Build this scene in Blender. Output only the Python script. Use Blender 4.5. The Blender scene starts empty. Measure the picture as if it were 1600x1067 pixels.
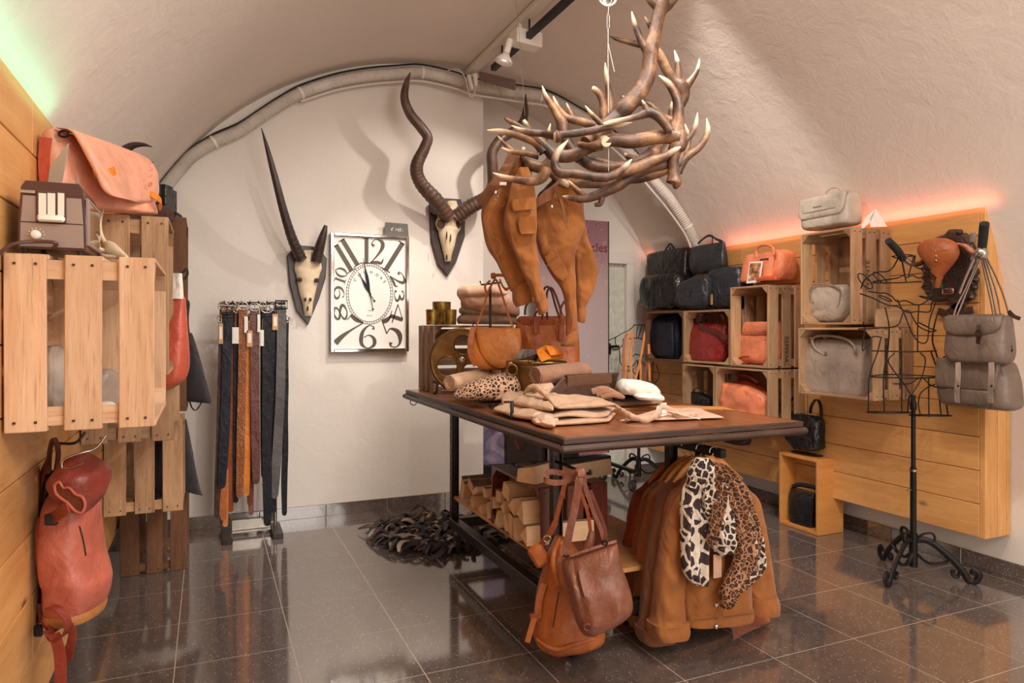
import bpy, math, random
import numpy as np
from mathutils import Vector, Matrix, noise, Euler
random.seed(7)
C = bpy.context.scene.collection
H = 1.2                       # eye height in metres; room survey below is in units of H
FOC = 1083.0
TH = math.atan(475/1083)
SN, CS = math.sin(TH), math.cos(TH)

# ------------------------------------------------------------ camera, world, lights, exposure
cam = bpy.data.cameras.new('camera'); camo = bpy.data.objects.new('camera', cam); C.objects.link(camo)
camo.location = (0, 0, H); camo.rotation_euler = (math.pi/2, 0, -TH)
cam.sensor_width = 36; cam.lens = FOC/1600*36; cam.shift_y = -19.5/1600; cam.clip_start = .02
bpy.context.scene.camera = camo
w = bpy.data.worlds.new('world'); bpy.context.scene.world = w; w.use_nodes = True
w.node_tree.nodes['Background'].inputs[0].default_value = (1, .93, .86, 1)
w.node_tree.nodes['Background'].inputs[1].default_value = .3
vs = bpy.context.scene.view_settings
vs.view_transform = 'Standard'; vs.look = 'None'; vs.gamma = 1; vs.use_curve_mapping = False
vs.exposure = -0.22
def aim(o, target):
    d = Vector(target) - o.location
    o.rotation_euler = d.to_track_quat('-Z', 'Y').to_euler()
def spot(name, loc, tgt, power, size=70, col=(1, .9, .78), rad=.03, blend=.6):
    l = bpy.data.lights.new(name, 'SPOT'); l.energy = power; l.color = col; l.spot_size = math.radians(size)
    l.spot_blend = blend; l.shadow_soft_size = rad
    o = bpy.data.objects.new(name, l); C.objects.link(o); o.location = Vector(loc)*H; aim(o, Vector(tgt)*H); return o
def area(name, loc, tgt, power, sx, sy, col=(1, .9, .8)):
    l = bpy.data.lights.new(name, 'AREA'); l.energy = power; l.color = col; l.shape = 'RECTANGLE'; l.size = sx; l.size_y = sy
    o = bpy.data.objects.new(name, l); C.objects.link(o); o.location = Vector(loc)*H; aim(o, Vector(tgt)*H); return o
def led(name, loc, d, power, L, col):
    l = bpy.data.lights.new(name, 'AREA'); l.energy = power; l.color = col; l.shape = 'RECTANGLE'; l.size = L; l.size_y = .015
    o = bpy.data.objects.new(name, l); C.objects.link(o)
    z = -Vector(d).normalized(); x = Vector((0, 1, 0)); y = z.cross(x).normalized(); x = y.cross(z)
    m = Matrix((x, y, z)).transposed().to_4x4(); m.translation = Vector(loc)*H; o.matrix_world = m; return o
SW = (1, .93, .85)
spot('spot_wall', (1.75, 2.95, 2.36), (.85, 3.8, 1.05), 60, 80, SW)
spot('spot_wall_low', (1.15, 2.75, 2.42), (.95, 3.8, .35), 140, 64, SW, blend=1)
spot('spot_wall_left', (.8, 2.3, 2.35), (.35, 3.8, .8), 45, 60, SW, blend=1)
spot('spot_table', (1.45, 1.2, 2.42), (1.45, 2.6, .75), 95, 70, SW)
spot('spot_left', (1.5, -.2, 2.2), (-.2, 1.9, .9), 100, 60, SW)
spot('spot_right', (1.35, 1.0, 2.4), (2.75, 2.35, .95), 130, 84, SW, blend=1)
spot('spot_corner', (1.7, 2.2, 2.4), (2.75, 3.3, 1.0), 80, 70, SW)
AW = (1, .94, .88)
area('fill_high_rear', (1.2, -.9, 2.25), (1.2, .6, 0), 70, 1.6, 1.2, AW)  # added soft fill high behind the camera, no ceiling panel there
area('fill_high_mid', (1.23, 1.5, 2.44), (1.23, 1.5, 0), 45, .5, 2.0, AW)  # added fill under the vault crown, not a fixture of the room
area('fill_behind_camera', (1.5, -1.7, 1.0), (1.5, 3.0, 1.0), 62, 2.4, 1.6, AW)  # broad frontal fill added behind the camera, no shopfront modelled
# coloured LED strips tucked behind the top edges of the wooden wall panels
led('led_right', (2.755, 2.85, 1.475), (.5, 0, 1), 2.3, 2.3*H, (1, .24, .13))
led('led_left', (-.29, 1.45, 1.475), (-.5, 0, 1), .55, .9*H, (.16, 1, .55))

# ------------------------------------------------------------ survey helpers
def P(px, py, X=None, Y=None, Z=None, D=None):
    a = (px-800)/FOC; b = (514-py)/FOC
    d = Vector((SN + a*CS, CS - a*SN, b))
    if X is not None: t = X/d.x
    elif Y is not None: t = Y/d.y
    elif Z is not None: t = (Z-1)/d.z
    else: t = D
    return (Vector((0, 0, 1)) + d*t)*H
def W(x, y, z): return Vector((x, y, z))*H
def rpx(r, D): return r*D*H/FOC
NCAM = Vector((-SN, -CS, 0))      # towards the viewer
RT = Vector((CS, -SN, 0))
UP = Vector((0, 0, 1))

# ------------------------------------------------------------ object helpers
WO = {}
def tag(o, label=None, cat=None, group=None, kind=None):
    if label: o['label'] = label
    if cat: o['category'] = cat
    if group: o['group'] = group
    if kind: o['kind'] = kind
    return o
def thing(name, label, cat, loc=(0, 0, 0), group=None, kind=None):
    o = bpy.data.objects.new(name, None); o.empty_display_size = .05; C.objects.link(o)
    o.location = loc; WO[o.name] = Vector(loc); return tag(o, label, cat, group, kind)
def mk(name, V, F, mat, parent=None, smooth=True, origin=None, label=None, flat_angle=None):
    """V world coordinates; origin defaults to parent's origin, or base centre when top-level"""
    V = np.asarray([tuple(v) for v in V], dtype=float)
    if parent is not None: po = WO[parent.name]
    else: po = Vector((0, 0, 0))
    if origin is None:
        origin = (V.min(0)+V.max(0))/2; origin[2] = V[:, 2].min()
    origin = Vector(origin)
    me = bpy.data.meshes.new(name); me.from_pydata((V-np.array(origin)).tolist(), [], F)
    me.polygons.foreach_set('use_smooth', [smooth]*len(me.polygons)); me.update()
    if smooth: me.set_sharp_from_angle(angle=1.2)
    if mat: me.materials.append(mat)
    o = bpy.data.objects.new(name, me); C.objects.link(o)
    if parent is not None: o.parent = parent
    o.location = origin - po; WO[o.name] = origin
    if label: o['label'] = label
    return o
def place(name, me, M, parent=None, label=None):
    """shared mesh placed with world matrix M"""
    o = bpy.data.objects.new(name, me); C.objects.link(o)
    if parent is not None:
        o.parent = parent; M = Matrix.Translation(-WO[parent.name]) @ M
    o.matrix_basis = M; WO[o.name] = M.translation.copy()
    if label: o['label'] = label
    return o
def join(parts):
    V, F = [], []
    for v, f in parts:
        k = len(V); V += [tuple(x) for x in v]; F += [tuple(i+k for i in q) for q in f]
    return V, F
def box(c, ax, s, b=.0):
    """box at centre c, axes ax (3 unit vectors), full sizes s, chamfer b"""
    c = Vector(c); ax = [Vector(a) for a in ax]; h = [x/2 for x in s]
    V = []; F = []
    if b <= 0:
        for i in (-1, 1):
            for j in (-1, 1):
                for k in (-1, 1): V.append(c+ax[0]*h[0]*i+ax[1]*h[1]*j+ax[2]*h[2]*k)
        return V, [(0, 1, 3, 2), (4, 6, 7, 5), (0, 4, 5, 1), (2, 3, 7, 6), (0, 2, 6, 4), (1, 5, 7, 3)]
    b = min(b, min(h)*.9); idx = {}
    for i in (-1, 1):
        for j in (-1, 1):
            for k in (-1, 1):
                for m in range(3):
                    q = [h[0]-b, h[1]-b, h[2]-b]; q[m] = h[m]
                    idx[i, j, k, m] = len(V); V.append(c+ax[0]*q[0]*i+ax[1]*q[1]*j+ax[2]*q[2]*k)
    for m in range(3):
        o = [x for x in range(3) if x != m]
        for s_ in (-1, 1):
            q = []
            for (u, v) in ((-1, -1), (1, -1), (1, 1), (-1, 1)):
                t = [0, 0, 0]; t[m] = s_; t[o[0]] = u; t[o[1]] = v; q.append(idx[t[0], t[1], t[2], m])
            F.append(tuple(q))
    for m in range(3):          # edges parallel to axis m
        o = [x for x in range(3) if x != m]
        for u in (-1, 1):
            for v in (-1, 1):
                q = []
                for (e, mm) in ((-1, o[0]), (1, o[0]), (1, o[1]), (-1, o[1])):
                    t = [0, 0, 0]; t[m] = e; t[o[0]] = u; t[o[1]] = v; q.append(idx[t[0], t[1], t[2], mm])
                F.append(tuple(q))
    for i in (-1, 1):
        for j in (-1, 1):
            for k in (-1, 1): F.append(tuple(idx[i, j, k, m] for m in range(3)))
    return V, F
AX = (Vector((1, 0, 0)), Vector((0, 1, 0)), Vector((0, 0, 1)))
def bx(x0, x1, y0, y1, z0, z1, b=.0):
    return box(((x0+x1)/2, (y0+y1)/2, (z0+z1)/2), AX, (abs(x1-x0), abs(y1-y0), abs(z1-z0)), b)
def catm(pts, n):
    """Catmull-Rom through rows of numbers, n samples per span"""
    A = np.array([list(p) for p in pts], float)
    if len(A) < 3: 
        return np.array([A[0]+(A[-1]-A[0])*t for t in np.linspace(0, 1, n+1)])
    E = np.vstack([2*A[0]-A[1], A, 2*A[-1]-A[-2]]); out = []
    for i in range(1, len(E)-2):
        for t in np.arange(n)/n:
            out.append(.5*((2*E[i])+(E[i+1]-E[i-1])*t+(2*E[i-1]-5*E[i]+4*E[i+1]-E[i+2])*t*t+(3*E[i]-E[i-1]-3*E[i+1]+E[i+2])*t**3))
    out.append(A[-1]); return np.array(out)
def tube(pts, r, seg=8, n=6, flat=1.0, up=None, rect=False, caps=True, rib=None, nz=0, closed=False, off=0):
    """sweep along pts (world); r number or list; flat = ratio of second half-axis; up = direction of the first"""
    rr = [r]*len(pts) if not hasattr(r, '__len__') else r
    fl = [flat]*len(pts) if not hasattr(flat, '__len__') else flat
    A = [list(p)+[q, g] for p, q, g in zip(pts, rr, fl)]
    if closed: A = A+[A[0]]
    S = catm(A, n) if n > 0 else np.array(A)
    V, F = [], []; m = len(S); N = Vector(up) if up is not None else None; prev = None
    if rect: ang = [(1, 1), (-1, 1), (-1, -1), (1, -1)]
    else: ang = [(math.cos(2*math.pi*k/seg+off), math.sin(2*math.pi*k/seg+off)) for k in range(seg)]
    seg = len(ang)
    for i in range(m):
        p = Vector(S[i][:3]); a = Vector(S[max(i-1, 0)][:3]); b = Vector(S[min(i+1, m-1)][:3]); T = (b-a)
        if T.length < 1e-9: T = Vector((0, 0, 1))
        T.normalize()
        if N is None:
            q = prev if prev is not None else (Vector((0, 0, 1)) if abs(T.z) < .9 else Vector((1, 0, 0)))
        else: q = N
        u = (q - T*q.dot(T))
        if u.length < 1e-6: u = T.orthogonal()
        u.normalize(); v = T.cross(u); prev = u
        R = max(S[i][3], 1e-5); fr = S[i][4]
        if rib: R *= 1+rib[0]*(1 if (i % 2) else 0)
        for (c, s) in ang:
            k = R
            if nz: k *= 1+nz*noise.noise(Vector((p.x*30+c, p.y*30+s, p.z*30)))
            V.append(p+u*c*k+v*s*k*fr)
    for i in range(m-1):
        for k in range(seg):
            k2 = (k+1) % seg
            F.append((i*seg+k, i*seg+k2, (i+1)*seg+k2, (i+1)*seg+k))
    if caps and not closed:
        F.append(tuple(range(seg))[::-1]); F.append(tuple((m-1)*seg+k for k in range(seg)))
    return V, F
def strap(pts, w_, t=.0022, up=None, n=6):
    """leather strap: rectangular section; up = width direction"""
    return tube(pts, w_/2, n=n, flat=t/w_, up=up, rect=True)
def lathe(prof, c, seg=20, axis='z', M=None):
    """prof [(r,h)]; about axis through c"""
    V, F = [], []; c = Vector(c)
    for r, h in prof:
        for k in range(seg):
            a = 2*math.pi*k/seg; x, y = r*math.cos(a), r*math.sin(a)
            v = Vector((x, y, h)) if axis == 'z' else (Vector((x, h, y)) if axis == 'y' else Vector((h, x, y)))
            if M is not None: v = M @ Vector((x, y, h))
            V.append(c+v)
    for i in range(len(prof)-1):
        for k in range(seg):
            k2 = (k+1) % seg; F.append((i*seg+k, i*seg+k2, (i+1)*seg+k2, (i+1)*seg+k))
    F.append(tuple(range(seg))[::-1]); F.append(tuple((len(prof)-1)*seg+k for k in range(seg)))
    return V, F
def pouch(rows, n, seg=40, sub=5, ex=2.6, amp=.0, sc=8, disp=None, seed=0, cap=True):
    """soft body: rows (L, R, thickness) top to bottom in world space; n = depth direction"""
    n = Vector(n).normalized()
    A = [list(r[0])+list(r[1])+[r[2]] for r in rows]
    S = catm(A, sub); V, F = [], []; m = len(S)
    for i in range(m):
        L = Vector(S[i][:3]); R_ = Vector(S[i][3:6]); t = max(S[i][6], .001); c = (L+R_)/2; hw = (R_-L)/2
        for k in range(seg):
            a = 2*math.pi*k/seg; ca, sa = math.cos(a), math.sin(a)
            x = math.copysign(abs(ca)**(2/ex), ca); y = math.copysign(abs(sa)**(2/ex), sa)
            p = c+hw*x+n*(t/2)*y
            if amp:
                q = p*sc+Vector((seed*7.3, seed*3.1, 0))
                g_ = Vector((q.x*1.5, q.y*1.5, q.z*.6))
                f = noise.noise(q)*.7+noise.noise(q*2.3+Vector((5, 0, 0)))*.35+1.5*(.32-abs(noise.noise(g_+Vector((2, 7, 1)))))+.7*(.3-abs(noise.noise(g_*2.1)))
                ev = min(1, min(i, m-1-i)/(m*.06+.01)+.3)
                p = p+n*(amp*f*ev*y)+UP*(amp*.3*noise.noise(q*1.3+Vector((9, 9, 9))))
            if disp: p = p+n*disp(x, i/(m-1), y)
            V.append(p)
    for i in range(m-1):
        for k in range(seg):
            k2 = (k+1) % seg; F.append((i*seg+k, i*seg+k2, (i+1)*seg+k2, (i+1)*seg+k))
    if cap:
        F.append(tuple(range(seg))[::-1]); F.append(tuple((m-1)*seg+k for k in range(seg)))
    return V, F
def rows(spec, **pl):
    """spec rows (y, xl, xr, t) or (yl, xl, yr, xr, t) in survey pixels on the plane pl"""
    out = []
    for r in spec:
        if len(r) == 4: y, a, b, t = r; out.append((P(a, y, **pl), P(b, y, **pl), t))
        else: y, a, y2, b, t = r; out.append((P(a, y, **pl), P(b, y2, **pl), t))
    return out
def patch(c4, h, nu=16, nv=16, amp=.004, sc=12, lift=None, seed=0, ex=3.0, wav=0):
    """soft folded slab over the quad c4 (world corners, ccw seen from above), thickness h upward"""
    c = [Vector(x) for x in c4]; V, F = [], []
    for s in (0, 1):
        for j in range(nv+1):
            for i in range(nu+1):
                u, v = i/nu, j/nv
                u2 = .5-.5*math.cos(math.pi*u); v2 = .5-.5*math.cos(math.pi*v)
                p = (c[0]*(1-u2)+c[1]*u2)*(1-v2)+(c[3]*(1-u2)+c[2]*u2)*v2
                e = ((1-abs(2*u2-1)**ex)*(1-abs(2*v2-1)**ex))**.33
                q = p*sc+Vector((seed*3.7, 0, seed*1.9))
                f = noise.noise(q)+.5*noise.noise(q*2.2)
                z = h*(.5+(.5*e if s else -.5*e)) + (amp*f*e if s else 0)
                if lift: z += lift(u2, v2)
                p = p+Vector((noise.noise(q*.7+Vector((3, 1, 2)))*amp*1.5, noise.noise(q*.7+Vector((8, 4, 2)))*amp*1.5, 0))
                V.append(p+UP*z)
    N = (nu+1)*(nv+1)
    for s in (0, 1):
        for j in range(nv):
            for i in range(nu):
                a = s*N+j*(nu+1)+i; q = (a, a+1, a+nu+2, a+nu+1); F.append(q if s else q[::-1])
    ring = [i for i in range(nu+1)]+[j*(nu+1)+nu for j in range(1, nv+1)]+[nv*(nu+1)+i for i in range(nu-1, -1, -1)]+[j*(nu+1) for j in range(nv-1, 0, -1)]
    for k in range(len(ring)):
        a, b = ring[k], ring[(k+1) % len(ring)]; F.append((a, b, b+N, a+N))
    return V, F
def prism(poly, n, t, b=0):
    """extrude world polygon poly along n by t, optional chamfer towards n"""
    n = Vector(n).normalized(); k = len(poly); poly = [Vector(p) for p in poly]; c = sum(poly, Vector())/k
    if b: 
        V = [p for p in poly]+[p+n*(t-b) for p in poly]+[p+(c-p).normalized()*b+n*t for p in poly]; L = 3
    else: V = [p for p in poly]+[p+n*t for p in poly]; L = 2
    F = [tuple(range(k))[::-1], tuple((L-1)*k+i for i in range(k))]
    for l in range(L-1):
        for i in range(k):
            j = (i+1) % k; F.append((l*k+i, l*k+j, (l+1)*k+j, (l+1)*k+i))
    return V, F
def curve_mesh(curve_data, name, M, mat, parent, label=None):
    o = bpy.data.objects.new('tmp', curve_data); C.objects.link(o)
    dg = bpy.context.evaluated_depsgraph_get(); dg.update()
    me = bpy.data.meshes.new_from_object(o.evaluated_get(dg)); bpy.data.objects.remove(o)
    me.name = name; me.materials.clear(); me.materials.append(mat)
    return place(name, me, M, parent, label)
def text(s, size, origin, xdir, zdir, mat, parent, name='lettering', ext=.0006, align='CENTER', shear=0):
    cu = bpy.data.curves.new('t', 'FONT'); cu.body = s; cu.size = size; cu.extrude = ext; cu.align_x = align; cu.align_y = 'CENTER'
    cu.resolution_u = 3; cu.shear = shear
    x = Vector(xdir).normalized(); y = Vector(zdir).normalized(); z = x.cross(y)
    M = Matrix((x, y, z)).transposed().to_4x4(); M.translation = Vector(origin)
    return curve_mesh(cu, name, M, mat, parent)
def flat_holes(outer, holes, ext, M, mat, parent, name, bevel=.0):
    cu = bpy.data.curves.new('c', 'CURVE'); cu.dimensions = '2D'; cu.fill_mode = 'BOTH'; cu.extrude = ext; cu.bevel_depth = bevel
    for loop in [outer]+holes:
        sp = cu.splines.new('POLY'); sp.points.add(len(loop)-1); sp.use_cyclic_u = True
        for p, q in zip(sp.points, loop): p.co = (q[0], q[1], 0, 1)
    return curve_mesh(cu, name, M, mat, parent)

# ------------------------------------------------------------ materials
def nodes(name):
    m = bpy.data.materials.new(name); m.use_nodes = True; nt = m.node_tree
    return m, nt, nt.nodes['Principled BSDF']
def lk(nt, a, b): nt.links.new(a, b)
def coords(nt, scale=(1, 1, 1), rnd=False):
    tc = nt.nodes.new('ShaderNodeTexCoord'); mp = nt.nodes.new('ShaderNodeMapping'); mp.inputs['Scale'].default_value = scale
    src = tc.outputs['Object']
    if rnd:
        oi = nt.nodes.new('ShaderNodeObjectInfo'); ad = nt.nodes.new('ShaderNodeVectorMath'); ad.operation = 'ADD'
        mu = nt.nodes.new('ShaderNodeVectorMath'); mu.operation = 'SCALE'; mu.inputs[0].default_value = (17, 31, 23)
        lk(nt, oi.outputs['Random'], mu.inputs['Scale']); lk(nt, tc.outputs['Object'], ad.inputs[0]); lk(nt, mu.outputs[0], ad.inputs[1]); src = ad.outputs[0]
    lk(nt, src, mp.inputs['Vector']); return mp.outputs[0]
def tex(nt, kind, vec, scale, detail=3, rough=.55, dist=0):
    if kind == 'noise':
        n = nt.nodes.new('ShaderNodeTexNoise'); n.inputs['Scale'].default_value = scale; n.inputs['Detail'].default_value = detail
        n.inputs['Roughness'].default_value = rough; n.inputs['Distortion'].default_value = dist
    elif kind == 'vor':
        n = nt.nodes.new('ShaderNodeTexVoronoi'); n.inputs['Scale'].default_value = scale
    elif kind == 'wave':
        n = nt.nodes.new('ShaderNodeTexWave'); n.inputs['Scale'].default_value = scale; n.inputs['Distortion'].default_value = dist
        n.inputs['Detail'].default_value = detail
    lk(nt, vec, n.inputs['Vector']); return n
def ramp(nt, fac, stops):
    r = nt.nodes.new('ShaderNodeValToRGB'); e = r.color_ramp.elements
    while len(e) < len(stops): e.new(.5)
    for k, (p, c) in enumerate(stops):
        e[k].position = p; e[k].color = (*c, 1) if len(c) == 3 else c
    lk(nt, fac, r.inputs[0]); return r.outputs[0]
def mixc(nt, a, b, fac, mode='MIX'):
    m = nt.nodes.new('ShaderNodeMix'); m.data_type = 'RGBA'; m.blend_type = mode
    for s, v in ((6, a), (7, b)):
        if hasattr(v, 'is_linked'): lk(nt, v, m.inputs[s])
        else: m.inputs[s].default_value = (*v, 1)
    if hasattr(fac, 'is_linked'): lk(nt, fac, m.inputs[0])
    else: m.inputs[0].default_value = fac
    return m.outputs[2]
def bump(nt, bs, h, strength=.3, dist=.002):
    b = nt.nodes.new('ShaderNodeBump'); b.inputs['Strength'].default_value = strength; b.inputs['Distance'].default_value = dist
    lk(nt, h, b.inputs['Height'])
    prev = bs.inputs['Normal']
    if prev.is_linked: lk(nt, prev.links[0].from_socket, b.inputs['Normal'])
    lk(nt, b.outputs[0], bs.inputs['Normal'])
def srgb(r, g, b):
    f = lambda c: (c/255/12.92) if c <= 10 else ((c/255+.055)/1.055)**2.4
    return (f(r), f(g), f(b))
def dk(c, k): return tuple(min(1, x*k) for x in c)
def plain(name, c, rough=.5, metal=0, var=.12, sc=20, bmp=0, coat=0, emit=0):
    m, nt, bs = nodes(name); v = coords(nt, rnd=True); n = tex(nt, 'noise', v, sc, 4)
    lk(nt, ramp(nt, n.outputs[0], [(.3, dk(c, 1-var)), (.7, dk(c, 1+var))]), bs.inputs['Base Color'])
    bs.inputs['Roughness'].default_value = rough; bs.inputs['Metallic'].default_value = metal
    bs.inputs['Coat Weight'].default_value = coat
    if bmp: bump(nt, bs, n.outputs[0], bmp, .003)
    if emit: bs.inputs['Emission Color'].default_value = (*c, 1); bs.inputs['Emission Strength'].default_value = emit
    return m
def leather(name, c, rough=.42, var=.3, bmp=.5):
    m, nt, bs = nodes(name); v = coords(nt, rnd=True)
    n = tex(nt, 'noise', v, 7, 5, .6); n2 = tex(nt, 'noise', v, 22, 3, .6, .8); vo = tex(nt, 'vor', v, 260)
    c1 = ramp(nt, n.outputs[0], [(.3, dk(c, 1-var)), (.55, c), (.8, dk(c, 1+var*.8))]); lk(nt, c1, bs.inputs['Base Color'])
    lk(nt, ramp(nt, n2.outputs[0], [(.3, (rough-.1,)*3), (.7, (rough+.12,)*3)]), bs.inputs['Roughness'])
    n4 = tex(nt, 'noise', coords(nt, (1, 1, .7), True), 12, 3, .5, 1.4); bump(nt, bs, n4.outputs[0], .55*min(1, bmp*1.4), .018)
    bump(nt, bs, n2.outputs[0], bmp, .008); bump(nt, bs, vo.outputs['Distance'], .12, .001)
    bs.inputs['Specular IOR Level'].default_value = .5
    return m
def wood(name, c1, c2, rough=.6, grain=14, knots=0, bmp=.3, rnd=.25, dark=.5, coat=0):
    m, nt, bs = nodes(name); v = coords(nt, (1, 8, 8), True)
    n = tex(nt, 'noise', v, grain/4, 5, .65, .6); n2 = tex(nt, 'noise', coords(nt, (1, 20, 20), True), grain, 3)
    col = ramp(nt, n.outputs[0], [(.25, c2), (.5, tuple((a+b)/2 for a, b in zip(c1, c2))), (.75, c1)])
    col = mixc(nt, col, dk(c2, dark), ramp(nt, n2.outputs[0], [(.56, (0, 0, 0)), (.75, (.6, .6, .6))]))
    if knots:
        vk = tex(nt, 'vor', coords(nt, (.62, 1.25, 1.25), True), knots)
        k = ramp(nt, vk.outputs['Distance'], [(.035, (1, 1, 1)), (.075, (.35, .35, .35)), (.11, (0, 0, 0))])
        col = mixc(nt, col, dk(c2, .28), k)
    oi = nt.nodes.new('ShaderNodeObjectInfo')
    rr = ramp(nt, oi.outputs['Random'], [(0, (1-rnd,)*3), (1, (1+rnd*.4,)*3)])
    col = mixc(nt, col, rr, 1.0, 'MULTIPLY'); lk(nt, col, bs.inputs['Base Color'])
    bs.inputs['Roughness'].default_value = rough; bs.inputs['Coat Weight'].default_value = coat; bs.inputs['Coat Roughness'].default_value = .25
    bump(nt, bs, n2.outputs[0], bmp, .002); return m
def cloth(name, c, var=.12, sc=14, weave=900, rough=.9, bmp=.25, rib=None):
    m, nt, bs = nodes(name); v = coords(nt, rnd=True); n = tex(nt, 'noise', v, sc, 4)
    lk(nt, ramp(nt, n.outputs[0], [(.3, dk(c, 1-var)), (.7, dk(c, 1+var))]), bs.inputs['Base Color'])
    bs.inputs['Roughness'].default_value = rough; bs.inputs['Sheen Weight'].default_value = .15
    n4 = tex(nt, 'noise', coords(nt, (1, 1, .6), True), 9, 2, .5, 1.2); bump(nt, bs, n4.outputs[0], .7, .03)
    bump(nt, bs, n.outputs[0], .3, .006)
    if rib: wv = tex(nt, 'wave', v, rib, 1, dist=1.5); bump(nt, bs, wv.outputs[0], bmp, .004)
    else: wv = tex(nt, 'noise', v, weave/3, 2); bump(nt, bs, wv.outputs[0], bmp, .001)
    return m
def spots_mat(name, ground, ring, centre, sc, rough=.8, thr=(.08, .30)):
    """animal print: pale net around dark cells with lighter centres"""
    m, nt, bs = nodes(name); v = coords(nt); n = tex(nt, 'noise', v, sc*.7, 2)
    ad = nt.nodes.new('ShaderNodeVectorMath'); ad.operation = 'MULTIPLY_ADD'; lk(nt, n.outputs['Color'], ad.inputs[0])
    ad.inputs[1].default_value = (.55/sc,)*3; lk(nt, v, ad.inputs[2])
    vo = tex(nt, 'vor', ad.outputs[0], sc); vo.feature = 'DISTANCE_TO_EDGE'
    r = nt.nodes.new('ShaderNodeValToRGB'); r.color_ramp.interpolation = 'CONSTANT'; e = r.color_ramp.elements; e.new(.5)
    for k, (p, c) in enumerate([(0, ground), (thr[0], ring), (thr[1], centre)]): e[k].position = p; e[k].color = (*c, 1)
    lk(nt, vo.outputs['Distance'], r.inputs[0]); lk(nt, r.outputs[0], bs.inputs['Base Color']); bs.inputs['Roughness'].default_value = rough
    n4 = tex(nt, 'noise', coords(nt, (1, 1, .5)), 13, 4, .6, 2.5); bump(nt, bs, n4.outputs[0], .7, .02)
    return m
M = {}
def plaster(name, c, b=.35):
    m, nt, bs = nodes(name); v = coords(nt); n = tex(nt, 'noise', v, 1.3, 4); n2 = tex(nt, 'noise', v, 9, 6, .6, .5); n3 = tex(nt, 'noise', v, 70, 2)
    lk(nt, ramp(nt, n.outputs[0], [(.3, dk(c, .96)), (.7, dk(c, 1.03))]), bs.inputs['Base Color']); bs.inputs['Roughness'].default_value = .85
    bump(nt, bs, n2.outputs[0], b, .015); bump(nt, bs, n3.outputs[0], .2, .003); return m
M['wall'] = plaster('white_plaster', srgb(226, 217, 207), .22)
M['ceil'] = plaster('rough_plaster', srgb(224, 211, 200), .4)
def granite(name, c, c2):
    m, nt, bs = nodes(name); v = coords(nt, rnd=True); vo = tex(nt, 'vor', v, 85); n = tex(nt, 'noise', v, 40, 3)
    sp = ramp(nt, vo.outputs['Distance'], [(.12, (1, 1, 1)), (.24, (0, 0, 0))])
    sel = ramp(nt, vo.outputs['Color'], [(.4, (0, 0, 0)), (.65, (1, 1, 1))])
    f = mixc(nt, sp, sel, 1.0, 'MULTIPLY')
    base = ramp(nt, n.outputs[0], [(.3, dk(c, .8)), (.7, dk(c, 1.25))])
    lk(nt, mixc(nt, base, c2, f), bs.inputs['Base Color']); bs.inputs['Roughness'].default_value = .085
    bs.inputs['IOR'].default_value = 3.0; return m
M['tile'] = granite('speckled_tile', srgb(100, 88, 82), srgb(196, 182, 166))
M['grout'] = plain('grout', srgb(186, 172, 156), .8)
M['pine'] = wood('pine_board', srgb(228, 172, 106), srgb(206, 144, 82), .5, 12, knots=4.2, bmp=.12, rnd=.14, dark=.75, coat=.1)
M['pine_box'] = wood('pine_box', srgb(216, 150, 80), srgb(190, 122, 58), .5, 12, knots=3.5, bmp=.1, rnd=.05, dark=.8)
M['crate'] = wood('crate_slat', srgb(200, 162, 122), srgb(150, 108, 74), .75, 12, knots=3.5, bmp=.5, rnd=.3, dark=.45)
M['crate_light'] = wood('crate_slat_light', srgb(224, 188, 152), srgb(190, 144, 106), .7, 10, knots=3.5, bmp=.45, rnd=.14, dark=.55)
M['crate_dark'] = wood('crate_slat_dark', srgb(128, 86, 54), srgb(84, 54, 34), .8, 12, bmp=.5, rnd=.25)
M['crate_old'] = wood('old_crate_slat', srgb(170, 136, 108), srgb(120, 88, 66), .8, 12, bmp=.5, rnd=.2)
M['top'] = wood('table_top', srgb(164, 96, 50), srgb(96, 52, 30), .3, 8, bmp=.15, rnd=0, dark=.5, coat=.4)
M['edge'] = wood('table_edge', srgb(88, 58, 42), srgb(38, 26, 20), .5, 20, bmp=.6, rnd=.05, dark=.35)
M['redwood'] = wood('stained_red_wood', srgb(122, 56, 34), srgb(70, 30, 20), .4, 10, bmp=.4, rnd=.2, dark=.4, coat=.2)
M['rawwood'] = wood('split_log', srgb(238, 204, 166), srgb(218, 170, 126), .75, 10, bmp=.5, rnd=.12, dark=.75)
M['bark'] = plain('bark', srgb(120, 98, 82), .9, 0, .4, 25, .8)
M['ply'] = wood('shelf_board', srgb(216, 160, 104), srgb(196, 136, 82), .55, 8, bmp=.1, rnd=0, dark=.8)
M['nail'] = plain('old_nail', srgb(66, 48, 38), .6, .3)
M['black'] = plain('black_iron', srgb(34, 30, 30), .42, .6)
M['darksteel'] = plain('dark_steel', srgb(62, 54, 50), .4, .7, .25, 30)
M['steel'] = plain('steel', srgb(190, 184, 176), .25, 1, .1)
M['brass'] = plain('antique_brass', srgb(118, 92, 56), .38, .9, .35, 12, .2)
M['gold'] = plain('mottled_gold', srgb(150, 122, 58), .35, .8, .6, 45, .3)
M['chrome'] = plain('chrome', srgb(205, 200, 196), .1, 1, .05)
M['bone'] = plain('bone', srgb(222, 200, 168), .6, 0, .16, 14, .3)
M['cavity'] = plain('dark_cavity', srgb(70, 48, 36), .9)
M['horn'] = plain('dark_horn', srgb(58, 44, 38), .42, 0, .35, 30, .4)
M['plaque'] = wood('plaque_wood', srgb(66, 44, 36), srgb(40, 26, 22), .45, 10, rnd=0, coat=.2)
M['white'] = plain('white_enamel', srgb(228, 220, 208), .35, 0, .03)
M['paper'] = plain('white_paper', srgb(232, 226, 216), .7, 0, .03)
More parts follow.
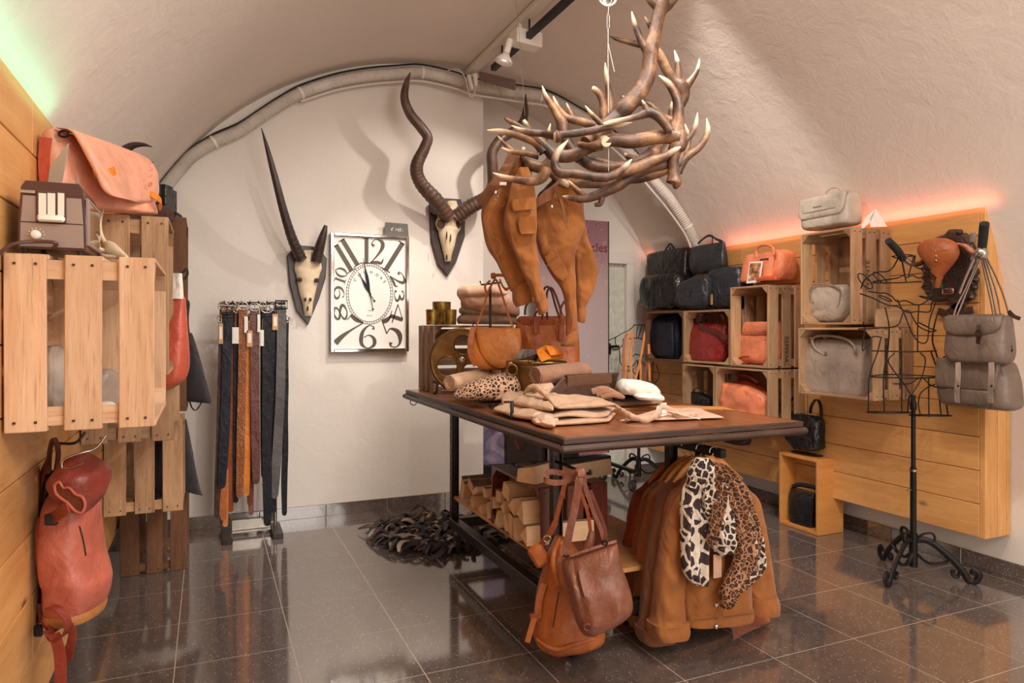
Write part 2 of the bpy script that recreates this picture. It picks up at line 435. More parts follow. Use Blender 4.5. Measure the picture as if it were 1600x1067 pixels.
M['card'] = plain('kraft_card', srgb(200, 150, 96), .7, 0, .06)
M['pipe'] = plain('white_conduit', srgb(214, 204, 194), .5, 0, .05)
M['slate'] = plain('slate_sign', srgb(96, 90, 82), .6, 0, .1)
M['rubber'] = plain('black_rubber', srgb(30, 28, 28), .7)
M['ink'] = plain('bronze_ink', srgb(82, 70, 60), .4, 0, .1)
M['face'] = plain('clock_face', srgb(238, 232, 224), .4, 0, .01)
for nm, c in dict(cognac=(176, 96, 42), cognac_dark=(146, 74, 38), tan=(206, 126, 58), rust=(150, 70, 44), brown=(128, 76, 54), darkbrown=(70, 46, 38),
                  chestnut=(104, 56, 40), navy=(32, 33, 43), belt_black=(28, 28, 32), beltgrey=(96, 92, 92), taupe=(158, 140, 126), taupe_light=(184, 168, 154),
                  grey=(192, 180, 164), orange=(236, 138, 98), base_tan=(176, 116, 66), orange_red=(206, 82, 48), salmon=(236, 164, 134), terracotta=(188, 100, 80), terra_dark=(138, 60, 48), coral=(200, 92, 70), red=(132, 34, 34), wine=(92, 26, 26),
                  orange_belt=(222, 128, 34), stone=(116, 98, 86), redstrap=(140, 58, 44), saddle=(166, 90, 46)).items():
    M[nm] = leather(nm+'_leather', srgb(*c))
for nm in ('navy', 'belt_black', 'beltgrey', 'chestnut', 'darkbrown', 'cognac_dark'): M[nm].node_tree.nodes['Principled BSDF'].inputs['Specular IOR Level'].default_value = .22
M['blackleather'] = leather('black_leather', srgb(27, 25, 27), .27, .25, .9)
M['blueblack'] = leather('blue_black_leather', srgb(42, 45, 52), .32, .2, .7)
M['gloss_red'] = leather('glossy_red_leather', srgb(140, 38, 34), .25, .3, .9)
for nm, c in dict(mustard=(150, 90, 38), mustard_dark=(120, 72, 37), blush=(206, 164, 138), beige=(210, 172, 138), sand=(214, 176, 142), cocoa=(150, 110, 86),
                  mauve_brown=(158, 116, 92), offwhite=(236, 228, 214), darkcloth=(48, 42, 46), rusty=(158, 80, 48)).items():
    M[nm] = cloth(nm+'_cloth', srgb(*c))
M['knit'] = cloth('knit', srgb(176, 140, 112), .2, 20, bmp=.8, rib=95)
M['sweater'] = cloth('ribbed_sweater', srgb(208, 168, 134), .1, 16, bmp=.6, rib=110)
M['leo_big'] = spots_mat('leopard_large', srgb(226, 212, 196), srgb(58, 42, 42), srgb(186, 160, 142), 19, thr=(.10, .40))
M['leo_small'] = spots_mat('leopard_small', srgb(206, 164, 132), srgb(46, 32, 34), srgb(40, 30, 30), 62, thr=(.14, .4))
M['leo_brown'] = spots_mat('leopard_brown', srgb(176, 128, 92), srgb(60, 36, 30), srgb(128, 78, 46), 52, thr=(.09, .3))
M['leo_mid'] = spots_mat('leopard_mid', srgb(220, 204, 186), srgb(50, 36, 36), srgb(120, 88, 70), 40, thr=(.11, .42))
def antler_mat():
    m, nt, bs = nodes('antler'); v = coords(nt, (1, 1, 1), True); n = tex(nt, 'noise', v, 9, 5, .6); n2 = tex(nt, 'noise', v, 130, 3)
    at = nt.nodes.new('ShaderNodeAttribute'); at.attribute_name = 'tip'
    dark = ramp(nt, n.outputs[0], [(.38, srgb(56, 38, 28)), (.5, srgb(100, 68, 46)), (.66, srgb(158, 116, 80))])
    lk(nt, mixc(nt, dark, srgb(232, 206, 172), at.outputs['Fac']), bs.inputs['Base Color']); bs.inputs['Roughness'].default_value = .48
    bump(nt, bs, n2.outputs[0], .5, .003); return m
M['antler'] = antler_mat()
# ============================================================ THE ROOM
XL, XR, YB, YF, YN = -.50, 2.957, 3.80, 4.04, -2.0
ZC, VA, VB, VX = .75, 1.7285, 1.75, 1.2285
def vz(x): return ZC + VB*math.sqrt(max(0, 1-((x-VX)/VA)**2))
fl = tag(mk('floor', *bx(XL*H, XR*H, YN*H, YF*H, -.05, -.0006), M['grout'], smooth=False), kind='structure')
tile_cache = {}
def slab_mesh(nm, sx, sy, sz, mat, b=.0012):
    k = (nm, round(sx, 4), round(sy, 4), round(sz, 4), mat.name)
    if k not in tile_cache:
        v, f = box((0, 0, 0), AX, (sx, sy, sz), b); me = bpy.data.meshes.new(nm); me.from_pydata([tuple(x) for x in v], [], f)
        me.materials.append(mat); tile_cache[k] = me
    return tile_cache[k]
g = .3333; xs = sorted([XL, XR]+[.2435+g*k for k in range(-3, 10) if XL+.02 < .2435+g*k < XR-.02])
ys = sorted([YN, YF]+[2.608+g*k for k in range(-14, 6) if YN+.02 < 2.608+g*k < YF-.02])
for a, b in zip(xs, xs[1:]):
    for c, d in zip(ys, ys[1:]):
        me = slab_mesh('floor_tile', (b-a)*H-.0035, (d-c)*H-.0035, .012, M['tile'], 0)
        place('floor_tile', me, Matrix.Translation(((a+b)/2*H, (c+d)/2*H, -.006)), fl)
def wallbox(name, *a, mat='wall'):
    return tag(mk(name, *bx(*[q*H for q in a]), M[mat], smooth=False), kind='structure')
wl = wallbox('wall_left', XL-.1, XL, YN, YF+.1, 0, ZC)
wr = wallbox('wall_right', XR, XR+.1, YN, YF+.1, 0, ZC)
wb = wallbox('wall_back', XL, 1.482, YB, YF, 0, 2.52)
wf = wallbox('wall_far', XL, XR, YF, YF+.1, 0, 2.55)
wn = wallbox('wall_front', XL, XR, YN-.1, YN, 0, 2.55)
# barrel vault
V, F = [], []; n = 72; ny = 12
for s, (ea, eb) in enumerate(((0, 0), (.08, .08))):
    for j in range(ny+1):
        y = YN-.05+(YF+.1-YN)*j/ny
        for i in range(n+1):
            t = math.pi*i/n; x = VX-(VA+ea)*math.cos(t); z = ZC+(VB+eb)*math.sin(t)
            k = .008*noise.noise(Vector((x*2, y*2, z*2))) if s == 0 else 0
            V.append(Vector((x+k*math.cos(t), y, z-k*math.sin(t)))*H)
N = (n+1)*(ny+1)
for s in (0, 1):
    for j in range(ny):
        for i in range(n):
            a = s*N+j*(n+1)+i; q = (a, a+1, a+n+2, a+n+1); F.append(q[::-1] if s else q)
tag(mk('ceiling', V, F, M['ceil']), kind='structure')
# baseboards of speckled tile
def baseb(name, axis, c0, c1, at, sgn):
    root = thing(name, None, None, kind='structure'); e = sorted([c0, c1]+[(.2435 if axis == 'x' else 2.608)+g*k for k in range(-14, 10)])
    e = [q for q in e if c0 <= q <= c1]
    for a, b in zip(e, e[1:]):
        L = (b-a)*H
        if L < .02: continue
        me = slab_mesh('baseboard_tile', L-.004, .010, .0766, M['tile'])
        m = Matrix.Translation(((a+b)/2*H, at*H+sgn*.006, .0383)) if axis == 'x' else Matrix.Translation((at*H+sgn*.006, (a+b)/2*H, .0383)) @ Matrix.Rotation(math.pi/2, 4, 'Z')
        place('baseboard_tile', me, m, root)
baseb('baseboard_back', 'x', XL, 1.482, YB, -1); baseb('baseboard_far', 'x', 1.482, XR, YF, -1)
baseb('baseboard_right', 'y', YN, YF, XR, -1); baseb('baseboard_left', 'y', YN, YB, XL, 1)
# door in the far wall
d = thing('door_1', 'pale closed door in the far corner behind the purple banner', 'door', W(2.45, 4.03, 0), kind='structure')
mk('door_leaf', *bx(2.20*H, 2.60*H, 4.022*H, 4.035*H, 0, 1.42*H, .003), plain('door_paint', srgb(205, 203, 188), .5), d, False)
mk('door_frame', *join([bx(2.60*H, 2.66*H, 3.985*H, 4.04*H, 0, 1.44*H, .004), bx(2.14*H, 2.66*H, 3.985*H, 4.04*H, 1.44*H, 1.52*H, .004)]), M['wall'], d, False)
q = P(952, 545, Y=4.02); mk('door_handle', *join([box(q, AX, (.025, .02, .09), .004), box(q+Vector((.03, -.03, .02)), AX, (.09, .015, .018), .004)]), M['black'], d)

# timber wall panels: boards laid horizontally
def plank_mesh(nm, L, W_, T, mat, b=.002):
    return slab_mesh(nm, L, W_, T, mat, b)
def timber(name, label, x, sgn, y0, y1, joints, ends):
    root = thing(name, label, 'wall panel', W(x, (y0+y1)/2, .173))
    zs = [.173, .306, .439, .572, .705, .838, .971, 1.104, 1.237, 1.37, 1.487]
    for k, (a, b) in enumerate(zip(zs, zs[1:])):
        cuts = [y0]+joints[k % len(joints)]+[y1]
        for c, e in zip(cuts, cuts[1:]):
            me = plank_mesh('plank', (e-c)*H-.0015, (b-a)*H-.003, .022, M['pine'])
            m = Matrix.Translation((x*H+sgn*.011, (c+e)/2*H, (a+b)/2*H)) @ Matrix.Rotation(math.pi/2, 4, 'Z') @ Matrix.Rotation(math.pi/2, 4, 'X')
            place('plank', me, m, root)
    # carcass rails behind the boards
    rl = []
    for yy in ends+[y0+(y1-y0)*t for t in (.3, .6, .95)]:
        rl.append(bx(min(x*H+sgn*.024, x*H+sgn*.09), max(x*H+sgn*.024, x*H+sgn*.09), yy*H, yy*H+.04, .2*H, 1.38*H))
    mk('batten', *join(rl), M['pine_box'], root, False)
    return root
pr = timber('wood_wall_panel', 'long pine board wall panel on the right wall behind the crates', 2.796, 1, 1.77, 4.03, [[], [3.1], [], [2.7]], [1.9])
# closed end of the right panel, boards upright following the curve of the vault
for (a, b, zt) in ((2.796, 2.872, 1.487), (2.874, 2.928, 1.32), (2.930, 2.953, 1.14)):
    me = plank_mesh('end_board', (zt-.173)*H, (b-a)*H-.0015, .028, M['pine'])
    place('end_board', me, Matrix.Translation(((a+b)/2*H, 1.758*H, (.173+zt)/2*H)) @ Matrix.Rotation(math.pi/2, 4, 'Y') @ Matrix.Rotation(math.pi/2, 4, 'X'), pr)
mk('latch', *box(P(1579, 408, Y=1.74), AX, (.03, .01, .04), .002), M['steel'], pr)
timber('wood_wall_panel', 'long pine board wall panel on the left wall behind the toaster and crates', -.34, -1, -.9, 3.45, [[1.15, 2.45], [1.75], [.9, 2.3], [1.45, 3.0]], [3.3])

# ------------------------------------------------------------ conduit along the arch
pp = [(205, 322, 3.37), (221, 305, 3.40), (243, 284, 3.42), (271, 260, 3.45), (297, 243, 3.48), (334, 228, 3.52), (372, 211, 3.56), (407, 187, 3.59), (437, 167, 3.62), (469, 148, 3.64), (522, 130, 3.70),
      (572, 120, 3.76), (622, 115, 3.82), (660, 114, 3.87), (710, 125, 3.93), (735, 134, 3.97), (772, 140, 4.0), (810, 146, 4.03), (847, 151, 4.04), (874, 162, 4.05), (901, 178, 4.06), (940, 202, 4.08), (983, 238, 4.1),
      (1026, 287, 4.13), (1051, 317, 4.2), (1078, 352, 4.24), (1092, 374, 4.26), (1098, 392, 4.26)]
def inroom(p, m):
    x, z = p.x/H, p.z/H
    k = math.sqrt(((x-VX)/VA)**2+((z-ZC)/VB)**2) if z > ZC else 0
    lim = 1-m/1.74
    if k > lim: 
        x = VX+(x-VX)*lim/k; z = ZC+(z-ZC)*lim/k
    return Vector((x*H, min(p.y, 3.965*H if x > 1.5 else 3.755*H), z*H))
cp = [inroom(P(x, y, D=D), .034) for x, y, D in pp]
L = sum((b-a).length for a, b in zip(cp, cp[1:])); ns = int(L/.006/len(cp))
con = thing('corrugated_conduit', 'fat white corrugated conduit following the arch of the vault', 'conduit', cp[14])
mk('conduit', *tube(cp, .033, 10, n=ns, rib=(.2,)), M['pipe'], con)
mk('cable', *tube([inroom(p, .008)+Vector((0, 0, .0)) for p in [P(x, y-13, D=D) for x, y, D in pp[:24]]], .006, 6, n=4), M['rubber'], con)
mk('cable', *tube([inroom(P(x-(8 if x > 850 else 0), y+(13 if x < 850 else 10), D=D), .07) for x, y, D in pp[9:27]], .009, 6, n=4), M['pipe'], con)
for i in (5, 9, 13, 18, 25):
    p = cp[i]; T = (cp[i+1]-cp[i-1]).normalized()
    mk('pipe_clip', *tube([p-T*.008, p+T*.008], .041, 12, n=1), M['white'], con)

# ------------------------------------------------------------ ceiling track and spotlight
tr = thing('cable_trunking', 'flat white cable trunking running up the crown of the vault', 'trunking', W(1.38, 2.6, 2.47))
mk('trunking', *bx(1.35*H, 1.40*H, 1.0*H, 3.74*H, 2.455*H, 2.487*H, .003), M['white'], tr, False)
mk('plug', *join([tube([P(733, 118, D=3.82), P(738, 140, D=3.82)], [.018, .012], 8, 1), tube([P(742, 116, D=3.8), P(744, 134, D=3.8)], [.02, .012], 8, 1)]), M['white'], tr)
mk('thin_cable', *tube([P(700, 110, D=3.86), P(715, 108, D=3.8), P(727, 122, D=3.8), P(733, 148, D=3.78), P(740, 150, D=3.78), P(743, 135, D=3.8)], .004, 6), M['pipe'], tr)
tk = thing('lighting_track', 'narrow black lighting track on rods under the vault', 'lighting track', W(1.385, 2.4, 2.38))
mk('track_rail', *bx(1.368*H, 1.398*H, 1.0*H, 3.40*H, 2.365*H, 2.395*H, .003), M['black'], tk, False)
for y in (3.28, 2.95, 2.4): mk('rod', *tube([W(1.383, y, 2.39), W(1.383, y, 2.46)], .006, 8, 1), M['darksteel'], tk)
bl = [P(748, 114, D=3.83), P(803, 127, D=3.85), P(803, 142, D=3.85), P(748, 127, D=3.83)]
tag(mk('junction_cover', *prism([p+Vector((0, -.03, 0)) for p in bl], (0, 1, 0), .02, .002), plain('brown_paint', srgb(112, 88, 80), .5), smooth=False), 'brown rectangular cover plate over the conduit beside the trunking end', 'cover plate')
sp = thing('track_spotlight', 'white track spotlight with square box and tilted reflector', 'spotlight', P(815, 60, D=3.3))
c = P(822, 62, D=3.3)
mk('transformer_box', *box(c, (RT*.86+NCAM*-.5, (NCAM*.86+RT*.5), UP), (.17, .09, .085), .004), M['white'], sp, False)
mk('stem', *tube([c+UP*.03-RT*.02, c+UP*.09-RT*.04], .012, 8, 1), M['white'], sp)
a = P(797, 62, D=3.28); b = P(791, 83, D=3.28)
mk('lamp_holder', *tube([a, b], .02, 12, 1), M['white'], sp)
T = (b-a).normalized(); Mr = T.to_track_quat('Z', 'Y').to_matrix()
mk('reflector', *lathe([(.018, 0), (.03, .02), (.045, .035), (.052, .05), (.052, .056), (.044, .056), (.03, .036), (.012, .02)], b, 20, M=Mr), M['white'], sp)
mk('bulb', *lathe([(.012, .0), (.02, .02), (.02, .035), (.008, .045)], b, 12, M=Mr), plain('lamp_glass', (1, .92, .8), .2, emit=3), sp)

# ============================================================ CRATES
def crate(label, x0, x1, y0, y1, z0, z1, op='x-', mat='crate', seed=0, group=None, stencil=None, posts=True, back=3, name='wooden_crate', cat='crate', nails=True):
    """slatted crate in survey units, open face: x-, x+, y-"""
    rnd = random.Random(seed); B = [[x0*H, x1*H], [y0*H, y1*H], [z0*H, z1*H]]
    root = thing(name, label, cat, ((B[0][0]+B[0][1])/2, (B[1][0]+B[1][1])/2, B[2][0]), group)
    oa = 0 if op[0] == 'x' else 1; T = .012; others = [a for a in (0, 1, 2) if a != oa]; nl = []
    def slat(cn, la, wa, ta, L, Wd, t=T):
        me = slab_mesh('slat', round(L, 3), round(Wd, 3), t, M[mat], .0018)
        X = Vector(AX[la]); Y = Vector(AX[wa]); Z = X.cross(Y)
        R = Matrix((X, Y, Z)).transposed().to_4x4(); R.translation = Vector(cn); place('slat', me, R @ Matrix.Rotation(rnd.uniform(-.006, .006), 4, 'Z'), root)
    D0, D1 = B[oa]; depth = D1-D0
    for a in others:                      # sides perpendicular to axis a
        o = [q for q in others if q != a][0]
        for side in (0, 1):
            pos = B[a][side]+(T/2 if side == 0 else -T/2)
            ws = [.28, .25, .26]; gap = (1-sum(ws))/2; cur = D0
            L = B[o][1]-B[o][0]-(0 if a != 2 else 2*T)
            for w_ in ws:
                wd = depth*w_*rnd.uniform(.94, 1.02); cn = [0, 0, 0]; cn[oa] = cur+depth*w_/2; cn[a] = pos+rnd.uniform(-.001, .001); cn[o] = (B[o][0]+B[o][1])/2
                slat(cn, o, oa, a, L*rnd.uniform(.992, 1.0), wd); cur += depth*(w_+gap)
                if a != 2 and nails:
                    for e in (-1, 1):
                        for s_ in (-.25, .25):
                            p = Vector(cn); p[o] += e*(L/2-.022); p[oa] += s_*wd; p[a] += (T/2+.0006)*(1 if side else -1)
                            nl.append(box(p, AX, (.005, .005, .005)))
    # base boards (closed face)
    bp = D1-T/2 if op[1] == '-' else D0+T/2
    a, o = (others if (B[others[0]][1]-B[others[0]][0]) > (B[others[1]][1]-B[others[1]][0]) else others[::-1])
    wO = B[o][1]-B[o][0]-2*T; k = back
    for i in range(k):
        cn = [0, 0, 0]; cn[oa] = bp; cn[a] = (B[a][0]+B[a][1])/2; cn[o] = B[o][0]+T+wO*(i+.5)/k
        slat(cn, a, o, oa, B[a][1]-B[a][0]-2*T-.002, wO/k-.018)
    if posts:
        for i in (0, 1):
            for j in (0, 1):
                c0 = [0, 0, 0]; c0[others[0]] = B[others[0]][i]+(T if i == 0 else -T); c0[others[1]] = B[others[1]][j]+(T if j == 0 else -T)
                d1 = [0, 0, 0]; d1[others[0]] = .042*(1 if i == 0 else -1); d2 = [0, 0, 0]; d2[others[1]] = .042*(1 if j == 0 else -1)
                p = Vector(c0); p[oa] = D0+.002 if op[1] == '-' else D1-.002
                nn = [0, 0, 0]; nn[oa] = 1 if op[1] == '-' else -1
                mk('corner_post', *prism([p, p+Vector(d1), p+Vector(d2)], nn, depth-T-.004), M[mat], root, False)
    if nails and nl: mk('nails', *join(nl), M['nail'], root, False)['kind'] = 'stuff'
    if stencil:
        s, px, py, sz = stencil; q = P(px, py, Y=y0); q.y -= .0035
        text(s, sz, q, (0, 0, 1), (-1, 0, 0), M['cavity'], root, 'stencil', .0003)
    return root
cw = .244
# left wall, open towards the room
crate('pale wooden crate at top left carrying the brown toaster', -.337, -.093, 1.5, 1.9, .812, 1.137, 'x+', 'crate_light', 1)
crate('wooden crate beneath the salmon messenger bag, behind the toaster crate', -.337, -.093, 2.0, 2.3, .88, 1.29, 'x+', 'crate', 2)
crate('wooden crate low behind the toaster crate, hanging above the stencilled crate', -.337, -.093, 2.33, 2.76, .664, .965, 'x+', 'crate', 3)
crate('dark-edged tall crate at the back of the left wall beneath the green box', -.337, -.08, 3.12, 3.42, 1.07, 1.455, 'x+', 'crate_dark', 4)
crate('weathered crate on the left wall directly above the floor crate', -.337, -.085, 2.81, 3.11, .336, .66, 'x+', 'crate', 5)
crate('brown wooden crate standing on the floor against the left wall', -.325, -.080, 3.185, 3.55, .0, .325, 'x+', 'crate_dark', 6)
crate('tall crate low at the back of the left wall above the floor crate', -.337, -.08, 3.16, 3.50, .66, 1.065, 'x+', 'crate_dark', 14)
# right wall, open towards the room
xf, xb = 2.552, 2.794
crate('upright crate at the top of the right wall carrying the pale grey handbag', xf, xb, 2.158, 2.442, 1.02, 1.444, 'x-', 'crate', 7, stencil=('WANTE', 1355, 430, .045))
crate('crate holding the large grey tote, fixed under the grey handbag crate', xf, xb, 2.048, 2.456, .697, 1.006, 'x-', 'crate', 8)
crate('upright crate with the orange backpack inside', xf, xb, 2.646, 2.920, .803, 1.222, 'x-', 'crate', 9, stencil=('WANTE', 1229, 545, .045))
crate('crate holding the glossy dark red tote', xf, xb, 2.925, 3.320, .806, 1.106, 'x-', 'crate', 10)
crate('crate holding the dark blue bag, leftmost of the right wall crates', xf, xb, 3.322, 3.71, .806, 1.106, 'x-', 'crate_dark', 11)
crate('crate holding the orange slouchy bag, lowest on the right wall', xf, xb, 2.646, 3.046, .49, .796, 'x-', 'crate', 12)
crate('upright crate with a small black bag inside, beside the orange slouchy bag crate', xf, xb, 3.05, 3.33, .378, .796, 'x-', 'crate', 13)
# small extra boards peeking behind the lower right crate
tag(mk('crate_lid', *bx(2.58*H, 2.79*H, 2.055*H, 2.068*H, 1.008*H, 1.085*H, .002), M['crate'], smooth=False), 'loose crate end board standing on the grey tote crate beside the upright crate', 'board')

# pine box on the floor
pb = thing('pine_display_box', 'open pine display box on the floor below the black shoulder bag', 'display box', P(1268, 826, Z=0))
A_, B_ = P(1278, 838, Z=0), P(1318, 829, Z=0)
# box corners measured on the floor: near corner, depth along +X
nx, ny_ = A_.x/H, A_.y/H
Ltop = .35; wy = .235; dx = .135
wy = (P(1217, 820, X=nx).y/H-ny_); hz = P(1278, 719, X=nx, ).z/H
def pbx(nm, *a): mk(nm, *bx(*[q*H for q in a], .002), M['pine_box'], pb, False)
dx = P(1318, 800, Y=ny_).x/H-nx
pbx('side_board', nx, nx+dx, ny_, ny_+.014, 0.001, hz); pbx('side_board', nx, nx+dx, ny_+wy-.014, ny_+wy, 0.001, hz)
pbx('top_board', nx, nx+dx, ny_+.014, ny_+wy-.014, hz-.014, hz); pbx('bottom_board', nx, nx+dx, ny_+.014, ny_+wy-.014, .001, .016)
pbx('back_board', nx+dx-.01, nx+dx-.001, ny_+.014, ny_+wy-.014, .016, hz-.014)
PBX = (nx, ny_, wy, hz, dx)

# ============================================================ TABLE AND TROLLEY
TX0, TX1, TY0, TY1, TZ = .893, 1.775, 1.684, 3.346, .70
tb = thing('display_table', 'long dark brown wooden table board with moulded worn edge on the trolley', 'table', W(1.33, 2.5, TZ-.05))
for i in range(5):
    a = TX0+.012+(TX1-TX0-.024)*i/5; b = TX0+.012+(TX1-TX0-.024)*(i+1)/5
    me = slab_mesh('board', (TY1-TY0-.02)*H, (b-a)*H-.0012, .022, M['top'], .001)
    place('board', me, Matrix.Translation(((a+b)/2*H, (TY0+TY1)/2*H, TZ*H-.011)) @ Matrix.Rotation(math.pi/2, 4, 'Z'), tb)
E = .018
def lip(nm, x0, x1, y0, y1, z0, z1, b): 
    L = max(x1-x0, y1-y0)*H; rot = (y1-y0) > (x1-x0)
    me = slab_mesh(nm, L, min(x1-x0, y1-y0)*H, (z1-z0)*H, M['edge'], b)
    place(nm, me, Matrix.Translation(((x0+x1)/2*H, (y0+y1)/2*H, (z0+z1)/2*H)) @ (Matrix.Rotation(math.pi/2, 4, 'Z') if rot else Matrix()), tb)
for (z0, z1, o, b) in ((TZ-.019, TZ-.0005, 0, .003), (TZ-.042, TZ-.020, .014, .010)):
    lip('edge_moulding', TX0-o, TX1+o, TY0-o, TY0+.012, z0, z1, b); lip('edge_moulding', TX0-o, TX1+o, TY1-.012, TY1+o, z0, z1, b)
    lip('edge_moulding', TX0-o, TX0+.012, TY0+.012, TY1-.012, z0, z1, b); lip('edge_moulding', TX1-.012, TX1+o, TY0+.012, TY1-.012, z0, z1, b)
for (x, y) in ((646, 628), (792, 678)):
    mk('key_ring_hook', *tube([P(x+5*math.cos(t), y+5*math.sin(t), D=3.3 if x < 700 else 2.5) for t in np.linspace(0, 6.0, 10)], .003, 6, 2), M['brass'], tb)
tr = thing('steel_trolley', 'dark slotted-steel trolley on castors carrying the table board and firewood shelf', 'trolley', W(1.24, 2.45, 0))
LX0, LX1, LY0, LY1 = 1.015, 1.46, 1.965, 2.96
def upright(x, y):
    z0, z1 = .15*H, .655*H; V_ = [bx(x*H-.018, x*H+.018, y*H-.002, y*H+.002, z0, z1), bx(x*H-.020, x*H-.016, y*H-.018, y*H+.018, z0, z1), bx(x*H+.016, x*H+.020, y*H-.018, y*H+.018, z0, z1)]
    mk('upright', *join(V_), M['darksteel'], tr, False)
    sl = []
    for k in range(15):
        z = z0+.03+k*.038
        for s in (-1,): sl.append(box((x*H+s*.0205, y*H, z), AX, (.001, .006, .022))); sl.append(box((x*H, y*H-.0026, z), AX, (.006, .001, .022)))
    mk('slots', *join(sl), M['cavity'], tr, False)['kind'] = 'stuff'
for x in (LX0, LX1):
    for y in (LY0, LY1): upright(x, y)
fr = []
mk('base_frame', *join([bx(*(q*H for q in a), .003) for a in ((LX0-.02, LX0+.02, LY0-.14, LY1+.02, .108, .15), (LX1-.02, LX1+.02, LY0-.14, LY1+.02, .108, .15), (LX0+.02, LX1-.02, LY1-.02, LY1+.02, .108, .15), (LX0+.02, LX1-.02, LY0-.14, LY0-.10, .108, .15))]), M['darksteel'], tr, False)
mk('top_frame', *join([bx(*(q*H for q in a), .003) for a in ((LX0-.015, LX0+.015, LY0, LY1, .63, .655), (LX1-.015, LX1+.015, LY0, LY1, .63, .655), (LX0, LX1, LY1-.015, LY1+.015, .63, .655), (LX0, LX1, LY0-.015, LY0+.015, .63, .655))]), M['darksteel'], tr, False)
mk('wood_shelf', *bx((LX0-.005)*H, (LX1+.03)*H, (LY0-.12)*H, (LY1+.005)*H, .236*H, .25*H, .002), M['ply'], tr, False)
mk('clothes_rail', *bx((LX1-.012)*H, (LX1+.012)*H, 1.70*H, LY1*H, .600*H, .627*H, .003), M['black'], tr, False)
mk('rail_post', *bx((LX1-.012)*H, (LX1+.012)*H, 1.80*H, 1.825*H, .40*H, .60*H, .002), M['black'], tr, False)
def castor(par, x, y, ztop, r=.045, rim=M['steel']):
    c = thing('tmp', None, None); bpy.data.objects.remove(c)
    w_ = mk('castor', *lathe([(r*.9, -.014), (r, -.008), (r, .008), (r*.9, .014)], (x, y, r), 20, 'x'), M['rubber'], par)
    mk('wheel_disc', *lathe([(r*.55, -.016), (r*.62, -.0162), (r*.62, .0162), (r*.55, .016)], (x, y, r), 18, 'x'), rim, w_)
    mk('fork', *join([bx(x-.02, x-.0175, y-.012, y+.012, r*.8, ztop-.004), bx(x+.0175, x+.02, y-.012, y+.012, r*.8, ztop-.004), bx(x-.025, x+.025, y-.025, y+.025, ztop-.006, ztop)]), M['steel'], w_, False)
for x in (LX0+.005, LX1): 
    for y in (LY0-.1, LY1-.02): castor(tr, x*H, y*H, .108*H)
mk('hook_arm', *join([tube([W(LX0, LY0, .578), W(LX0, 1.765, .578), W(LX0, 1.75, .592)], .006, 8, 3)]), M['black'], tr)
# ============================================================ BACK WALL: TROPHIES, CLOCK, BELTS


def trophy(label, shield, skull, horns, ribs):
    root = thing('horn_trophy', label, 'horned skull', P(*shield[len(shield)//2], Y=3.79))
    poly = [P(x, y, Y=3.795) for x, y in shield]
    v, f = prism(poly, (0, -1, 0), .024, .006); mk('wooden_shield', v, f, M['plaque'], root, False)
    Ys = 3.795-.024/H
    rw = [(P(a, y, Y=Ys-t*.3), P(b, y, Y=Ys-t*.3), t*H*1.1) for y, a, b, t in skull['rows']]
    v, f = pouch(rw, (0, -1, 0), 24, 5, 2.0, amp=.003, sc=30); sk = mk('skull', v, f, M['bone'], root)
    for (x, y, rx, ry, dd) in skull['holes']:
        c = P(x, y, Y=Ys-dd); mk('socket', *lathe([(.001, -.006), (rpx(rx, 3.8)*.7, -.005), (rpx(rx, 3.8), 0), (rpx(rx, 3.8)*.7, .005), (.001, .006)], c, 12, M=Matrix(((1, 0, 0), (0, 0, 1), (0, ry/rx, 0)))), M['cavity'], sk)
    for (a, b) in skull.get('arch', []):
        mk('cheek_bone', *tube([P(*q, Y=Ys-.02) for q in a], [rpx(b, 3.8)]*len(a), 6), M['bone'], sk)
    for h, rb, mt in horns:
        pts = [P(x, y, Y=Ys-dy) for x, y, r, dy in h]; rr = [rpx(r, 3.8) for x, y, r, dy in h]
        if rb:
            v, f = tube(pts, rr, 14, n=14, caps=True)
            # rings near the base fade out toward the tip
            V2 = []; m = len(v)//14
            for i in range(m):
                cc = sum((v[i*14+k] for k in range(14)), Vector())/14; fade = max(0, 1-i/m/rb)
                for k in range(14): V2.append(cc+(v[i*14+k]-cc)*(1+.07*fade*(1 if i % 3 == 0 else (-.3))))
            v = V2
        else: v, f = tube(pts, rr, 14, n=12)
        mk('horn', v, f, mt, root)
    return root
hornb = plain('kudu_horn', srgb(84, 60, 46), .42, 0, .45, 16, .6)
trophy('oryx skull with one long straight horn and one broken stub on dark shield',
       [(448, 400), (457, 388), (470, 384), (489, 385.5), (501.6, 393), (510, 404.6), (508, 435), (498, 467), (481, 507.5), (463, 486), (452, 444)],
       dict(rows=[(391, 476, 490, .02), (398, 468, 497, .05), (408, 462, 501, .06), (419, 459.5, 503, .06), (428, 462, 500, .06), (437, 464, 497.5, .06), (457, 467, 493, .055), (473, 472, 489.5, .05), (485, 474, 488, .04), (494, 476, 486.5, .02)],
            holes=[(468, 437, 4, 3.5, .052), (495, 438, 4, 3.5, .052), (477, 468, 2, 3, .056), (485, 468, 2, 3, .056), (481, 482, 1.2, 4, .045)]),
       [([(471, 405, 8, .05), (457, 374, 7.2, .09), (444, 333, 6, .13), (431.5, 285, 5, .16), (419, 237, 3.3, .18), (408.5, 200, .6, .19)], .55, M['horn']),
        ([(494, 408, 8, .05), (498, 392, 7.5, .07), (502, 377, 6.5, .09), (506, 364, 5, .1), (509, 352, 2.5, .105)], 1.6, M['horn'])], 1)
